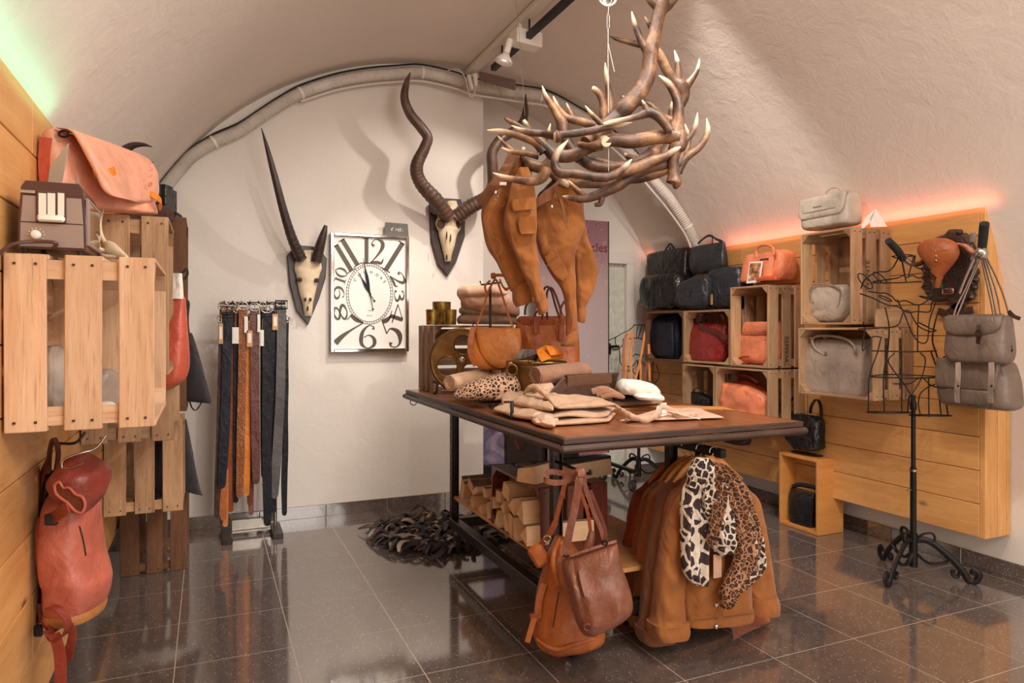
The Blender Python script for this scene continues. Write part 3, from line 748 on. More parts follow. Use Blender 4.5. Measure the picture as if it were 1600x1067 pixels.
trophy('kudu skull with two long spiralling horns on dark shield above the clock',
       [(669, 320), (681, 314), (694.5, 310.5), (718, 312), (725.5, 326), (725, 370), (711, 411), (698, 432), (683, 414), (672.5, 377)],
       dict(rows=[(314, 699, 713, .03), (325, 694, 716, .07), (337, 687, 718, .08), (347, 684, 720.5, .08), (358, 685, 719, .08), (367, 686, 714, .075), (384, 690, 710, .07), (397, 693, 706, .055), (409, 695, 704, .03)],
            holes=[(689, 350, 7, 7, .062), (716, 350, 6, 7, .062), (698, 368, 1.2, 7, .08), (704, 372, 1.2, 7, .08), (698, 402, 1.6, 5, .055)],
            arch=[([(686, 338), (682, 350), (687, 362)], 1.8)]),
       [([(701, 340, 12, .06), (681, 313, 12, .10), (657, 285, 10.5, .13), (651, 260, 10, .15), (663, 232, 8.5, .17), (668, 215, 8, .18), (657, 198, 8, .19), (641, 178, 7.5, .19), (632, 154, 6.5, .19), (635, 131, 4.5, .19), (641, 113, .7, .19)], .55, hornb),
        ([(712, 340, 12, .06), (735, 323, 12, .10), (759, 309, 11, .13), (770, 289, 9.5, .15), (769.5, 262, 9, .17), (769, 239, 8.5, .18), (782, 218, 8, .19), (802, 205, 7.5, .19), (816, 191, 6.5, .19), (821, 174, 5, .19), (821.5, 147, .7, .19)], .45, hornb)], 1)

# ---- clock
YC = 3.775
ck = thing('wall_clock', 'large rectangular chrome-framed wall clock with oversized bronze numerals', 'clock', P(577, 551, Y=YC))
cx = lambda x, y, o=0: P(500+x/4.853, 340+y/4.853, Y=YC)+Vector((0, -o, 0))
fc = [cx(85, 118), cx(672, 160), cx(658, 1012), cx(80, 1015)]
x0, x1 = fc[0].x, (fc[1].x+fc[2].x)/2; z1, z0 = fc[0].z, fc[3].z
mk('clock_back', *bx(x0, x1, fc[0].y-.002, 3.80*H-.004, z0, z1), M['face'], ck, False)
fw = .016
mk('chrome_frame', *join([bx(x0-.006, x0+fw, fc[0].y-.020, 3.8*H-.002, z0-.006, z1+.006, .004), bx(x1-fw, x1+.006, fc[0].y-.020, 3.8*H-.002, z0-.006, z1+.006, .004),
                          bx(x0+fw, x1-fw, fc[0].y-.020, 3.8*H-.002, z0-.006, z0+fw, .004), bx(x0+fw, x1-fw, fc[0].y-.020, 3.8*H-.002, z1-fw, z1+.006, .004)]), M['chrome'], ck, False)
GL = {'0': [[(.3, 1, .05), (.08, .75, .13), (.03, .5, .16), (.08, .25, .13), (.3, 0, .05), (.52, .25, .13), (.57, .5, .16), (.52, .75, .13), (.3, 1, .05)]],
 '1': [[(.3, .98, .17), (.3, .02, .17)], [(.08, .97, .04), (.4, .97, .04)], [(.06, .015, .04), (.54, .015, .04)]],
 '2': [[(.16, .72, .14), (.06, .82, .05), (.15, .96, .04), (.3, 1, .05), (.5, .9, .14), (.53, .7, .16), (.4, .45, .1), (.15, .15, .05), (.04, .03, .04)], [(.04, .05, .08), (.3, .06, .13), (.5, .04, .1), (.58, .22, .03)]],
 '3': [[(.14, .8, .11), (.1, .9, .05), (.28, 1, .05), (.47, .88, .13), (.47, .68, .13), (.26, .54, .04)], [(.26, .54, .04), (.5, .42, .13), (.54, .22, .15), (.4, .04, .06), (.2, 0, .04), (.06, .1, .06), (.14, .2, .12)]],
 '4': [[(.42, 1, .16), (.42, .02, .16)], [(.42, 1, .03), (.02, .3, .03)], [(.02, .3, .05), (.6, .3, .05)], [(.26, .01, .04), (.58, .01, .04)]],
 '5': [[(.12, .97, .03), (.1, .52, .04)], [(.12, .93, .14), (.3, .93, .16), (.5, 1, .05)], [(.1, .52, .03), (.3, .62, .05), (.5, .48, .14), (.54, .28, .16), (.42, .06, .07), (.22, 0, .04), (.06, .1, .05), (.12, .2, .13)]],
 '6': [[(.46, .84, .12), (.46, .95, .04), (.3, 1, .04), (.1, .75, .12), (.04, .4, .16), (.1, .12, .12), (.3, 0, .04), (.5, .12, .12), (.54, .32, .15), (.46, .5, .1), (.3, .57, .04), (.14, .46, .04)]],
 '7': [[(.04, .94, .1), (.3, .93, .13), (.58, .98, .05)], [(.58, .97, .04), (.4, .62, .06), (.27, .3, .14), (.22, .02, .2)], [(.04, .97, .03), (.03, .76, .03)]],
 '8': [[(.3, 1, .05), (.12, .88, .1), (.12, .66, .12), (.3, .54, .08), (.5, .38, .14), (.53, .18, .12), (.3, 0, .05), (.07, .18, .1), (.1, .38, .08), (.3, .54, .04), (.46, .68, .08), (.48, .88, .1), (.3, 1, .05)]]}
GL['9'] = [[(.6-x, 1-y, w_) for x, y, w_ in s] for s in GL['6']]
def inkstroke(pts, o=.004):
    S = catm(pts, 7 if len(pts) > 2 else 1); V, F = [], []
    for i in range(len(S)):
        a, b = S[max(i-1, 0)], S[min(i+1, len(S)-1)]; t = (b-a)[:2]; t = t/(np.linalg.norm(t)+1e-9); nn = np.array([-t[1], t[0]])*max(S[i][2], .5)/2
        for s in (1, -1): V.append(cx(S[i][0]+s*nn[0], S[i][1]+s*nn[1], o))
        for s in (1, -1): V.append(cx(S[i][0]+s*nn[0], S[i][1]+s*nn[1], o-.0018))
    for i in range(len(S)-1):
        a, b = i*4, i*4+4; F += [(a, a+1, b+1, b), (a, b, b+2, a+2), (a+1, a+3, b+3, b+1)]
    return V, F
def numeral(name, items):
    parts = []
    for ch, x, y, h, wd, rot in items:
        c, s = math.cos(math.radians(rot)), math.sin(math.radians(rot))
        for st in GL[ch]:
            q = []
            for (u, v, ww) in st:
                a, b = (u-.3)*wd/.6, (.5-v)*h
                q.append((x+a*c-b*s, y+a*s+b*c, ww*(h+wd/.6)/2))
            parts.append(inkstroke(q))
    mk(name, *join(parts), M['ink'], ck, False)
numeral('numeral_twelve', [('1', 352, 250, 195, 90, 0), ('2', 432, 258, 185, 105, 2)])
numeral('numeral_one', [('1', 562, 295, 250, 95, 32)]); numeral('numeral_two', [('2', 590, 465, 92, 108, 62)]); numeral('numeral_three', [('3', 600, 590, 72, 95, 88)])
numeral('numeral_four', [('4', 588, 730, 100, 150, 108)]); numeral('numeral_five', [('5', 543, 868, 232, 118, -22)]); numeral('numeral_six', [('6', 366, 903, 172, 125, 4)])
numeral('numeral_seven', [('7', 205, 862, 262, 120, 38)]); numeral('numeral_eight', [('8', 155, 720, 100, 130, -100)]); numeral('numeral_nine', [('9', 145, 572, 74, 100, -88)])
numeral('numeral_ten', [('1', 152, 473, 84, 60, -70), ('0', 160, 415, 96, 62, -66)]); numeral('numeral_eleven', [('1', 180, 305, 235, 90, -31), ('1', 226, 262, 235, 90, -31)])
ring = []
for k in range(60):
    a, b = 2*math.pi*k/60, 2*math.pi*(k+1)/60
    for rx, ry in ((177, 230), (160, 212)): ring.append(inkstroke([(375+rx*math.cos(a), 577+ry*math.sin(a), 3), (375+rx*math.cos(b), 577+ry*math.sin(b), 3)]))
    ring.append(inkstroke([(375+160*math.cos(a), 577+212*math.sin(a), 3.5), (375+177*math.cos(a), 577+230*math.sin(a), 3.5)]))
mk('minute_ring', *join(ring), M['ink'], ck, False)
for ch, x, y, r in (('C', 266, 472, -40), ('O', 300, 437, -28), ('L', 338, 415, -14), ('M', 388, 416, 5), ('O', 432, 436, 22), ('R', 463, 460, 33), ('E', 489, 486, 42)):
    a = math.radians(r); text(ch, .026, cx(x, y, .004), (math.cos(a), 0, -math.sin(a)), (math.sin(a), 0, math.cos(a)), M['ink'], ck, 'letter')
text('NEW YORK', .007, cx(375, 742, .004), (1, 0, 0), (0, 0, 1), M['ink'], ck); text('CLASSIC', .007, cx(375, 704, .004), (1, 0, 0), (0, 0, 1), M['slate'], ck)
mk('hour_hand', *join([inkstroke([(412, 632, 4), (378, 578, 6), (350, 525, 24), (318, 465, 8), (288, 412, 2)], .008), lathe([(.006, 0), (.006, .003)], cx(412, 632, .008), 12, 'y')]), M['belt_black'], ck, False)
mk('minute_hand', *join([inkstroke([(400, 695, 4), (378, 578, 6), (358, 470, 22), (340, 380, 6), (326, 308, 2)], .011), lathe([(.006, 0), (.006, .003)], cx(400, 695, .011), 12, 'y'), lathe([(.007, 0), (.007, .005)], cx(378, 578, .014), 12, 'y')]), M['belt_black'], ck, False)
sg = thing('price_sign', 'small slate price card reading € 145.- on top of the clock', 'price sign', P(619, 372, Y=3.77))
mk('slate_card', *prism([P(602, 347, Y=3.77), P(600, 372, Y=3.77), P(639, 374, Y=3.77), P(637, 350, Y=3.77)], (0, 1, 0), .004), M['slate'], sg, False)
q = P(620, 359, Y=3.769); text('€ 145.-', .030, q, P(640, 361, Y=3.769)-P(600, 357, Y=3.769), (0, 0, 1), M['paper'], sg, 'chalk_writing', shear=.3)

# ---- belt rack
YR = 3.60
br = thing('belt_rack', 'chrome belt stand with hooks near the back wall', 'belt rack', P(395, 832, Y=YR))
for px in (354, 430): mk('post', *tube([P(px, 822, Y=YR), P(px, 478, Y=YR)], .010, 10, 1), M['steel'], br)
mk('hook_bar', *tube([P(344, 474, Y=YR), P(446, 474, Y=YR)], .009, 8, 1), M['darksteel'], br)
fz = .0
for px in (354, 431):
    q = P(px, 800, Y=YR); mk('foot', *bx(q.x-.028, q.x+.028, 3.47*H, 3.68*H, 0.001, .032, .003), M['darksteel'], br, False)
a, b = P(354, 800, Y=YR), P(431, 800, Y=YR); mk('base_plate', *bx(a.x+.028, b.x-.028, YR*H-.02, YR*H+.02, .02, .028, .002), M['steel'], br, False)
mk('base_shield', *bx(a.x+.028, b.x-.028, YR*H+.01, YR*H+.016, .03, .09, .002), M['steel'], br, False)
for k in range(8):
    q = P(350+k*13.2, 474, Y=YR); mk('hook', *tube([q, q+Vector((0, -.05, 0)), q+Vector((0, -.062, .012))], .0035, 6, 3), M['darksteel'], br)
BL = [(346, 338, 500, 805, 9, 'darkbrown', 3, 'dark brown belt at the far left edge of the belt stand'), (349, 349, 480, 808, 10, 'cognac', 2, 'cognac belt with its tip showing under the navy belt'),
 (350, 352, 482, 818, 9, 'tan', 1, 'tan belt ending lowest on the left of the belt stand'), (355, 347, 487, 756, 13, 'navy', 4, 'wide shiny navy belt in front at the left of the stand'),
 (363, 360, 480, 795, 10, 'cognac_dark', 1, 'dark cognac belt between the navy and patterned belts'), (370, 369, 485, 781, 9, 'belt_black', 2, 'black belt just left of the patterned brown belt'),
 (379, 374, 480, 772, 11, 'snake', 4, 'brown belt with snakeskin pattern'), (386, 386, 500, 770, 9, 'orange_belt', 2, 'bright orange belt beside the snakeskin belt'),
 (393, 390, 490, 784, 10, 'chestnut', 1, 'chestnut belt behind the orange belt'), (391, 392, 492, 800, 9, 'brown', 0, 'mid brown belt with rounded tip hanging below its neighbours'),
 (398, 400, 482, 750, 12, 'wineb', 4, 'reddish brown belt in the middle of the stand'), (411, 412, 480, 742, 8, 'belt_black', 1, 'narrow black belt left of the long glossy black belt'),
 (417, 418, 485, 815, 13, 'belt_black', 4, 'long glossy black belt nearly reaching the base of the stand'), (428, 428, 482, 796, 10, 'navy', 2, 'navy belt left of the grey belt'),
 (440, 429, 478, 772, 13, 'beltgrey', 4, 'grey belt with black square buckle, its tip swung left'), (446, 444, 500, 801, 9, 'belt_black', 1, 'black belt behind the grey belt at the right end'),
 (447.5, 446, 500, 743, 6, 'cognac_dark', 0, 'rust belt edge at the far right of the belt stand')]
M['wineb'] = leather('wine_brown_leather', srgb(96, 48, 38)); M['snake'] = spots_mat('snakeskin', srgb(176, 100, 48), srgb(76, 42, 24), srgb(150, 84, 44), 120, .45, (.1, .3))
for i, (xa, xb_, ya, yb, w_, mt, ly, lab) in enumerate(BL):
    Yp = YR-.008-.011*ly; t = thing('belt', lab, 'belt', P(xb_, yb, Y=Yp), 'leather belts on the belt stand')
    rnd = random.Random(i); pts = []; top = P(xa, ya, Y=Yp)
    for k in range(7):
        s = k/6; q = P(xa+(xb_-xa)*(s*s)+rnd.uniform(-.5, .5), ya+(yb-ya)*s, Y=Yp); pts.append(q)
    ww = [rpx(w_, 3.6)]*7
    v, f = tube(pts, [rpx(w_, 3.6)/2]*6+[rpx(w_, 3.6)*.40], n=6, flat=.0022/(rpx(w_, 3.6)/2), up=(1, 0, 0), rect=True); 
    mk('strap', v, f, M[mt], t)
    e = pts[-1]; r_ = rpx(w_, 3.6)*.40; mk('tip', *prism([e+Vector((r_*math.cos(a), 0, -r_*1.3*math.sin(a)-.0)) for a in np.linspace(0, math.pi, 9)], (0, 1, 0), .003), M[mt], t, False)
    hw = rpx(w_, 3.6)*.62; zz = pts[0].z; c = pts[0]
    if i in (14, 3): loop = [Vector((-hw, 0, -.015)), Vector((hw, 0, -.015)), Vector((hw, 0, .03)), Vector((-hw, 0, .03))]; mb = 'black'
    else: loop = [Vector((hw*math.cos(a), 0, .008+.022*math.sin(a))) for a in np.linspace(0, 2*math.pi, 11)[:-1]]; mb = 'steel'
    bk = mk('buckle', *tube([c+Vector((0, -.006, 0))+p for p in loop], .0035 if i != 14 else .005, 6, 2 if i not in (14, 3) else 1, closed=True), M[mb], t)
    mk('prong', *tube([c+Vector((0, -.01, .03)), c+Vector((0, -.012, -.014))], .0025, 6, 1), M[mb], bk)
    if i in (3, 6, 10, 12, 14): mk('keeper_loop', *box(c+Vector((0, 0, -.03)), AX, (rpx(w_, 3.6)*1.1, .01, .012), .002), M[mt], t)
for i, (x, y, w_, h_, o) in enumerate([(368, 524, 9, 24, 0), (390, 529, 8, 24, 1), (384.5, 507, 5, 24, 0), (409.5, 528, 5, 24, 0), (430, 503, 8, 24, 1), (345, 521, 6, 30, 1), (404.5, 505, 4, 26, 0)]):
    q = P(x, y, Y=YR-.065); t = thing('price_tag', ['white swing ticket at the left between navy and black belts', 'kraft-edged swing ticket in the middle of the belts', 'white swing ticket high beside the snakeskin belt', 'white swing ticket left of the long black belt', 'kraft-edged swing ticket beside the grey belt buckle', 'kraft-edged swing ticket at the far left of the belt stand', 'narrow white swing ticket high right of the reddish brown belt'][i], 'price tag', q, 'swing tickets on the belt stand')
    mk('tag_card', *box(q, AX, (rpx(w_, 3.5), .0015, rpx(h_, 3.5))), M['card' if o else 'paper'], t, False)
    mk('tag_label', *box(q+Vector((0, -.0015, .003)), AX, (rpx(w_, 3.5)*.6, .001, rpx(h_, 3.5)*.6)), M['paper'], t, False)
    mk('tag_string', *tube([q+UP*rpx(h_/2, 3.5), P(x+1, 480, Y=YR-.04)], .001, 4, 1), M['card'], t)

# ============================================================ LEFT SIDE
# ---- toaster
t = thing('toaster', 'old brown and chrome toaster on the pale top-left crate', 'toaster', W(-.263, 1.6, 1.14))
TXa, TXb, TYa, TYb, Tz0 = -.3166*H, -.2098*H, 1.51*H, 1.695*H, 1.137*H+.012
Tz1 = P(80, 284, Y=1.51).z; toast = plain('brown_bakelite', srgb(84, 54, 48), .28, .1, .1, 8)
brown2 = plain('brushed_brown_front', srgb(158, 140, 132), .35, .35, .08, 6)
def trap(za, zb, ina, inb, y0, y1, b=.006):
    return [Vector((TXa+ina, y0, za)), Vector((TXb-ina, y0, za)), Vector((TXb-inb, y0, zb)), Vector((TXa+inb, y0, zb))]
hz_ = Tz1-Tz0
mk('body', *prism([Vector((TXa, TYa+.004, Tz0)), Vector((TXb, TYa+.004, Tz0)), Vector((TXb-.001, TYa+.004, Tz0+hz_*.35)), Vector((TXb-.006, TYa+.004, Tz1-.014)), Vector((TXb-.014, TYa+.004, Tz1)), Vector((TXa+.014, TYa+.004, Tz1)), Vector((TXa+.006, TYa+.004, Tz1-.014)), Vector((TXa+.001, TYa+.004, Tz0+hz_*.35))], (0, 1, 0), TYb-TYa-.004, .004), toast, t)
mk('front_plate', *prism([Vector((TXa+.004, TYa+.004, Tz0+.004)), Vector((TXb-.004, TYa+.004, Tz0+.004)), Vector((TXb-.005, TYa+.004, Tz0+hz_*.38)), Vector((TXa+.005, TYa+.004, Tz0+hz_*.38))], (0, -1, 0), .006, .002), brown2, t, False)
mk('front_plate', *prism([Vector((TXa+.005, TYa+.004, Tz0+hz_*.39)), Vector((TXb-.005, TYa+.004, Tz0+hz_*.39)), Vector((TXb-.009, TYa+.004, Tz0+hz_*.78)), Vector((TXa+.009, TYa+.004, Tz0+hz_*.78))], (0, -1, 0), .004, .002), brown2, t, False)
def tf(px, py): return P(px, py, Y=1.508)
a, b = tf(58, 297), tf(102, 350); mk('lever_bezel', *bx(a.x-.002, b.x+.002, TYa-.006, TYa+.004, b.z, a.z, .002), toast, t, False)
for u in (62, 78, 92):
    a, b = tf(u-(3 if u == 78 else 1), 302), tf(u+(11 if u == 62 else 9), 338); mk('chrome_slot', *bx(a.x, min(b.x, tf(101, 300).x), TYa-.008, TYa-.005, b.z, a.z), M['white'], t, False)
a, b = tf(60, 336), tf(103, 349); mk('lever', *bx(a.x, b.x, TYa-.022, TYa-.008, b.z, a.z, .004), M['white'], t, True)
mk('dial', *lathe([(.010, -.002), (.010, -.012), (.006, -.015)], tf(57, 367)+Vector((0, 0, 0)), 20, 'y'), M['white'], t); 
dd = []
for k in range(9):
    an = math.radians(-30+30*k); c = tf(57, 367)+Vector((.0145*math.cos(an), -.003, .0145*math.sin(an))); dd.append(box(c, AX, (.002, .001, .002)))
mk('dial_marks', *join(dd), M['white'], t, False)
a, b = tf(32, 296), tf(55, 302); mk('badge', *bx(a.x, b.x, TYa-.002, TYa+.004, b.z, a.z), M['steel'], t, False)
mk('side_plate', *bx(TXb-.004, TXb+.003, TYa+.03, TYb-.02, Tz0+.02, Tz1-.035, .003), M['chrome'], t, False)
mk('side_frame', *join([bx(TXb-.004, TXb+.006, TYa+.02, TYb-.012, Tz0+.012, Tz0+.02, .002), bx(TXb-.006, TXb+.004, TYa+.02, TYb-.012, Tz1-.036, Tz1-.028, .002), bx(TXb-.004, TXb+.005, TYa+.018, TYa+.028, Tz0+.012, Tz1-.03, .002)]), brown2, t, False)
for u in (.28, .72): mk('bread_slot', *bx(TXa+(TXb-TXa)*u-.012, TXa+(TXb-TXa)*u+.012, TYa+.03, TYb-.03, Tz1-.001, Tz1+.0015), M['cavity'], t, False)
for (fx, fy) in ((.012, .012), (.116, .012), (.012, .2), (.116, .2)): mk('foot', *lathe([(.006, 0), (.006, .013)], (TXa+fx, TYa+fy, 1.137*H+.0005), 8), M['rubber'], t)
mk('power_cord', *tube([tf(84, 388)+Vector((0, -.004, 0)), tf(90, 381)+Vector((0, -.02, 0)), tf(60, 379)+Vector((0, -.02, 0)), tf(25, 384)+Vector((0, -.03, 0)), tf(0, 402)+Vector((0, -.03, 0)), tf(-30, 420)+Vector((0, -.02, 0))], .004, 8), toast, t)
greyc = plain('grey_horn_sheet', srgb(176, 168, 156), .35, .2, .12, 10)
g1 = mk('horn_letter_opener', *prism([P(76, 287, D=1.42), P(79, 262, D=1.42), P(98, 236, D=1.42), P(108, 224, D=1.42), P(104, 250, D=1.42), P(97, 287, D=1.42)], NCAM, .003), greyc, smooth=False)
tag(g1, 'pointed grey horn blade standing up out of the toaster slot', 'blade')
g2 = mk('horn_letter_opener', *prism([P(119, 289, D=1.5), P(122, 274, D=1.5), P(125, 288, D=1.5)], NCAM, .003), greyc, smooth=False)
tag(g2, 'short grey horn tip just showing over the toaster edge', 'blade')

# ---- salmon messenger bag on the second crate
def bagrows(spec, DL, DR): return [(P(r[1], r[0], D=DL), P(r[3], r[2], D=DR), r[4]) for r in spec]
t = thing('messenger_bag', 'salmon pink messenger bag with tan straps on crate behind the toaster', 'bag', P(190, 336, D=1.85))
DL, DR = 1.50, 1.86
nb = (P(220, 300, D=DR)-P(80, 300, D=DL)).cross(UP).normalized()
if nb.dot(NCAM) < 0: nb = -nb
mk('body', *pouch(bagrows([(200, 80, 238, 190, .01), (206, 74, 246, 205, .06), (240, 72, 262, 214, .10), (275, 74, 300, 222, .12), (300, 78, 322, 230, .12), (318, 84, 334, 235, .10), (322, 88, 337, 232, .05)], DL, DR), nb, 40, 6, 3.2, .006, 9), M['salmon'], t)
off = nb*.058
v, f = pouch([(a+nb*.062*k, b+nb*.062*k, t_) for (a, b, t_), k in zip(bagrows([(199, 84, 237, 190, .012), (206, 92, 245, 205, .03), (240, 100, 264, 212, .03), (268, 112, 290, 216, .026), (292, 124, 306, 216, .024), (304, 136, 317, 212, .02), (309, 150, 321, 200, .012)], DL, DR), (.1, .6, .95, 1, 1, 1, 1))], nb, 36, 6, 4, .004, 8)
mk('flap', v, f, M['salmon'], t)
mk('strap', *strap([P(100, 272, D=1.52)+nb*.08, P(118, 270, D=1.55)+nb*.092, P(129, 266, D=1.57)+nb*.088], .022, .004, UP), M['orange_belt'], t)
mk('strap', *strap([P(191, 302, D=1.77)+nb*.085, P(203, 311, D=1.80)+nb*.09, P(212, 318, D=1.82)+nb*.08, P(214, 326, D=1.83)+nb*.07], .018, .004, UP), M['orange_belt'], t)
mk('strap_ring', *tube([P(82+8*math.cos(a), 209+5*math.sin(a), D=1.5)+nb*.03 for a in np.linspace(0, 5.8, 10)], .003, 6, 2), M['black'], t)
mk('strap', *strap([P(72, 215, D=1.5), P(69, 250, D=1.5), P(72, 285, D=1.5)], .03, .004, nb), M['coral'], t)
q = P(188, 272, D=1.74)+nb*.098
for ch, (x, y) in zip('OLLI', ((189, 288), (189, 275), (190, 265), (190, 255))): text(ch, .022, P(x, y, D=1.74)+nb*.089, (0, 0, 1), -(P(220, 300, D=DR)-P(80, 300, D=DL)).normalized(), M['salmon'], t, 'embossed_letter', .003)
# horns and boxes behind
for pts, lab in (([(186, 246, 8), (196, 234, 7), (209, 227, 5), (224, 226, 3), (238, 229.5, .5)], 'upper of two curved black horns behind the salmon messenger bag'), ([(200, 270, 4), (208, 260, 4), (220, 254.5, 3), (240, 253.5, .5)], 'lower of two curved black horns behind the salmon messenger bag')):
    o = mk('curved_horn', *tube([P(x, y, D=2.12) for x, y, r in [(pts[0][0]-14, pts[0][1]+30, pts[0][2])]+pts+[]], [rpx(pts[0][2], 2.12)]+[rpx(r, 2.12) for x, y, r in pts], 12), M['horn']); tag(o, lab, 'horn')
t = thing('brown_box_bag', 'flat dark brown leather case with studs behind the salmon bag', 'case', P(240, 340, D=2.3))
v, f = pouch(bagrows([(311, 205, 322, 258, .02), (314, 203, 325, 263, .10), (326, 203, 333, 266, .12), (336, 204, 343, 265, .12), (340, 206, 345, 262, .06)], 2.15, 2.35), NCAM, 30, 4, 4, .002); mk('body', v, f, M['darkbrown'], t)
for x, y in ((217, 325), (241, 331), (254, 334)): mk('stud', *lathe([(.001, -.004), (.006, -.002), (.006, .004)], P(x, y, D=2.22)+NCAM*.065, 8, 'y'), M['black'], t)
t = thing('green_box', 'dark green and black box standing at the back of the left crates', 'box', P(245, 343, D=3.1))
c = P(243, 316, D=3.15); mk('box_body', *box(c, (RT, NCAM, UP), (rpx(28, 3.15), .08, rpx(52, 3.15)), .003), plain('dark_green', srgb(20, 48, 40), .35), t, False)
mk('box_cover', *box(P(261, 316, D=3.15), (RT, NCAM, UP), (rpx(8, 3.15), .085, rpx(52, 3.15)), .003), M['blackleather'], t, False)
t = mk('black_box', *box(P(268, 320, D=3.25), (RT, NCAM, UP), (rpx(8, 3.25), .07, rpx(46, 3.25)), .003), M['blackleather'], smooth=False); tag(t, 'thin black box right of the dark green box', 'box')
o = mk('black_pouch', *pouch(rows([(331, 266, 276, .03), (336, 262, 283, .07), (342, 262, 285, .07), (346, 264, 284, .04)], D=3.2), NCAM, 20, 4, 2.3), M['blackleather']); tag(o, 'small black pouch on the dark crate right of the brown case', 'pouch')
# roe skull on the crate
t = thing('small_antler_skull', 'small bleached roe deer skull with horns beside the toaster', 'skull', P(180, 404, D=1.55))
mk('skull', *tube([P(160, 386, D=1.52), P(170, 388, D=1.50), P(182, 395, D=1.46), P(198, 402, D=1.42)], [.010, .020, .016, .005], 12, flat=.8), M['bone'], t)
mk('antler', *tube([P(168, 386, D=1.54), P(159, 370, D=1.56), P(156, 350, D=1.58), P(162, 327, D=1.6)], [.007, .006, .005, .001], 8), M['bone'], t)
mk('antler', *tube([P(162, 392, D=1.48), P(154, 388, D=1.46), P(153, 378, D=1.45), P(158, 366, D=1.44)], [.007, .006, .005, .001], 8), M['bone'], t)
mk('jaw', *tube([P(156, 398, D=1.46), P(166, 401, D=1.45), P(180, 401, D=1.44)], [.003, .006, .003], 8), M['bone'], t)
# inside the near crate
o = mk('striped_scarf', *pouch(rows([(540, 72, 92, .05), (565, 68, 100, .1), (600, 66, 104, .12), (640, 64, 108, .1)], D=1.5), NCAM, 24, 5, 2.2, .012, 14), cloth('striped', srgb(190, 176, 162), .5, 8, rib=26, bmp=.5)); tag(o, 'crumpled striped scarf inside the toaster crate', 'scarf')
o = mk('grey_felt_bag', *pouch(rows([(577, 152, 172, .04), (590, 148, 180, .1), (620, 146, 182, .12), (634, 148, 182, .1)], D=1.52), NCAM, 24, 5, 2.4, .003), M['taupe']); tag(o, 'rounded grey felt bag inside the toaster crate', 'bag')
o = mk('white_cloth', *pouch(rows([(628, 150, 172, .04), (640, 140, 180, .1), (652, 138, 182, .1)], D=1.42), NCAM, 24, 5, 2.4, .004), M['offwhite']); tag(o, 'white cloth on the floor of the toaster crate', 'cloth')

# ---- coral tote, dark totes on the left
t = thing('coral_tote', 'coral tote bag with white canvas top hanging on the left crates', 'tote bag', P(276, 605, D=2.05))
mk('body', *pouch(rows([(464, 259, 289, .03), (500, 258, 290, .06), (545, 256, 292, .09), (575, 256, 291, .10), (595, 257, 284, .09), (606, 258, 270, .04)], D=2.08), NCAM, 34, 6, 3, .006, 9), M['coral'], t)
mk('canvas_band', *pouch(rows([(427, 260, 284, .018), (445, 260, 285, .022), (467, 259.5, 286, .03)], D=2.07), NCAM, 30, 3, 4), M['offwhite'], t)
mk('handle', *strap([P(280, 430, D=2.1), P(287, 424, D=2.1), P(292, 421, D=2.12), P(293, 428, D=2.12), P(290, 434, D=2.12), P(286, 436, D=2.1)], .012, .003, NCAM), M['rubber'], t)
t = thing('dark_tote', 'charcoal tote bag hanging with its corner out beside the back wall', 'tote bag', P(312, 640, D=2.95))
mk('body', *pouch([(P(a, b, D=2.95), P(c, d, D=2.95), th) for a, b, c, d, th in [(288, 520, 299, 520, .02), (284, 532, 303, 532, .05), (284, 575, 316, 578, .07), (284, 612, 327, 618, .06), (285, 626, 330, 630, .03)]], NCAM, 30, 5, 3, .004), M['darkcloth'], t)
mk('handle', *strap([P(296, 626, D=2.93), P(300, 637, D=2.93), P(306, 641, D=2.93), P(313, 632, D=2.93), P(314, 627, D=2.93)], .012, .003, NCAM), M['rubber'], t)
mk('strap', *strap([P(290, 468, D=2.98), P(294, 474, D=2.98), P(292, 500, D=2.97), P(294, 522, D=2.96)], .03, .004, NCAM), M['rubber'], t)
t = thing('dark_apron', 'dark grey leather bag hanging out over the front of lower left crate', 'bag', P(300, 775, D=2.85))
mk('body', *pouch([(P(a, b, D=2.85), P(c, d, D=2.85), th) for a, b, c, d, th in [(280, 655, 291, 655, .02), (280, 690, 297, 690, .05), (282, 730, 304, 730, .06), (283, 760, 313, 768, .05), (286, 765, 317, 774, .02)]], NCAM, 28, 5, 2.6, .006), M['darkcloth'], t)
o = mk('grey_pouch', *pouch(rows([(686, 238, 268, .04), (700, 234, 270, .08), (755, 234, 270, .1), (776, 237, 268, .05)], D=2.68), NCAM, 28, 5, 3, .004), M['darkcloth']); tag(o, 'dark grey bag inside the crate above the floor crate', 'bag')

# ---- salmon backpack hanging on the left panel
t = thing('backpack', 'salmon roll-top backpack with tan base hanging on the left wall', 'backpack', P(118, 965, D=1.5))
Db = 1.5; nb = (NCAM*.75+RT*.65).normalized()
mk('body', *pouch(rows([(770, 84, 138, .10), (790, 80, 144, .14), (830, 77, 146, .16), (870, 78, 150, .17), (895, 80, 158, .17), (910, 82, 163, .16), (935, 84, 158, .16), (955, 88, 148, .14), (962, 92, 138, .08)], D=Db), NCAM, 44, 6, 2.8, .007, 9), M['terracotta'], t)
mk('base_trim', *pouch(rows([(946, 83, 154, .165), (955, 84, 153, .165), (964, 88, 148, .14), (970, 96, 130, .06)], D=Db), NCAM, 36, 4, 2.6, .002), M['base_tan'], t)
mk('side_panel', *pouch([(a+NCAM*.055, b+NCAM*.055, th) for a, b, th in rows([(800, 79, 96, .01), (815, 79, 101, .03), (840, 79, 101, .03), (862, 79, 94, .02), (870, 80, 86, .01)], D=Db)], NCAM, 20, 5, 2.4), M['terra_dark'], t)
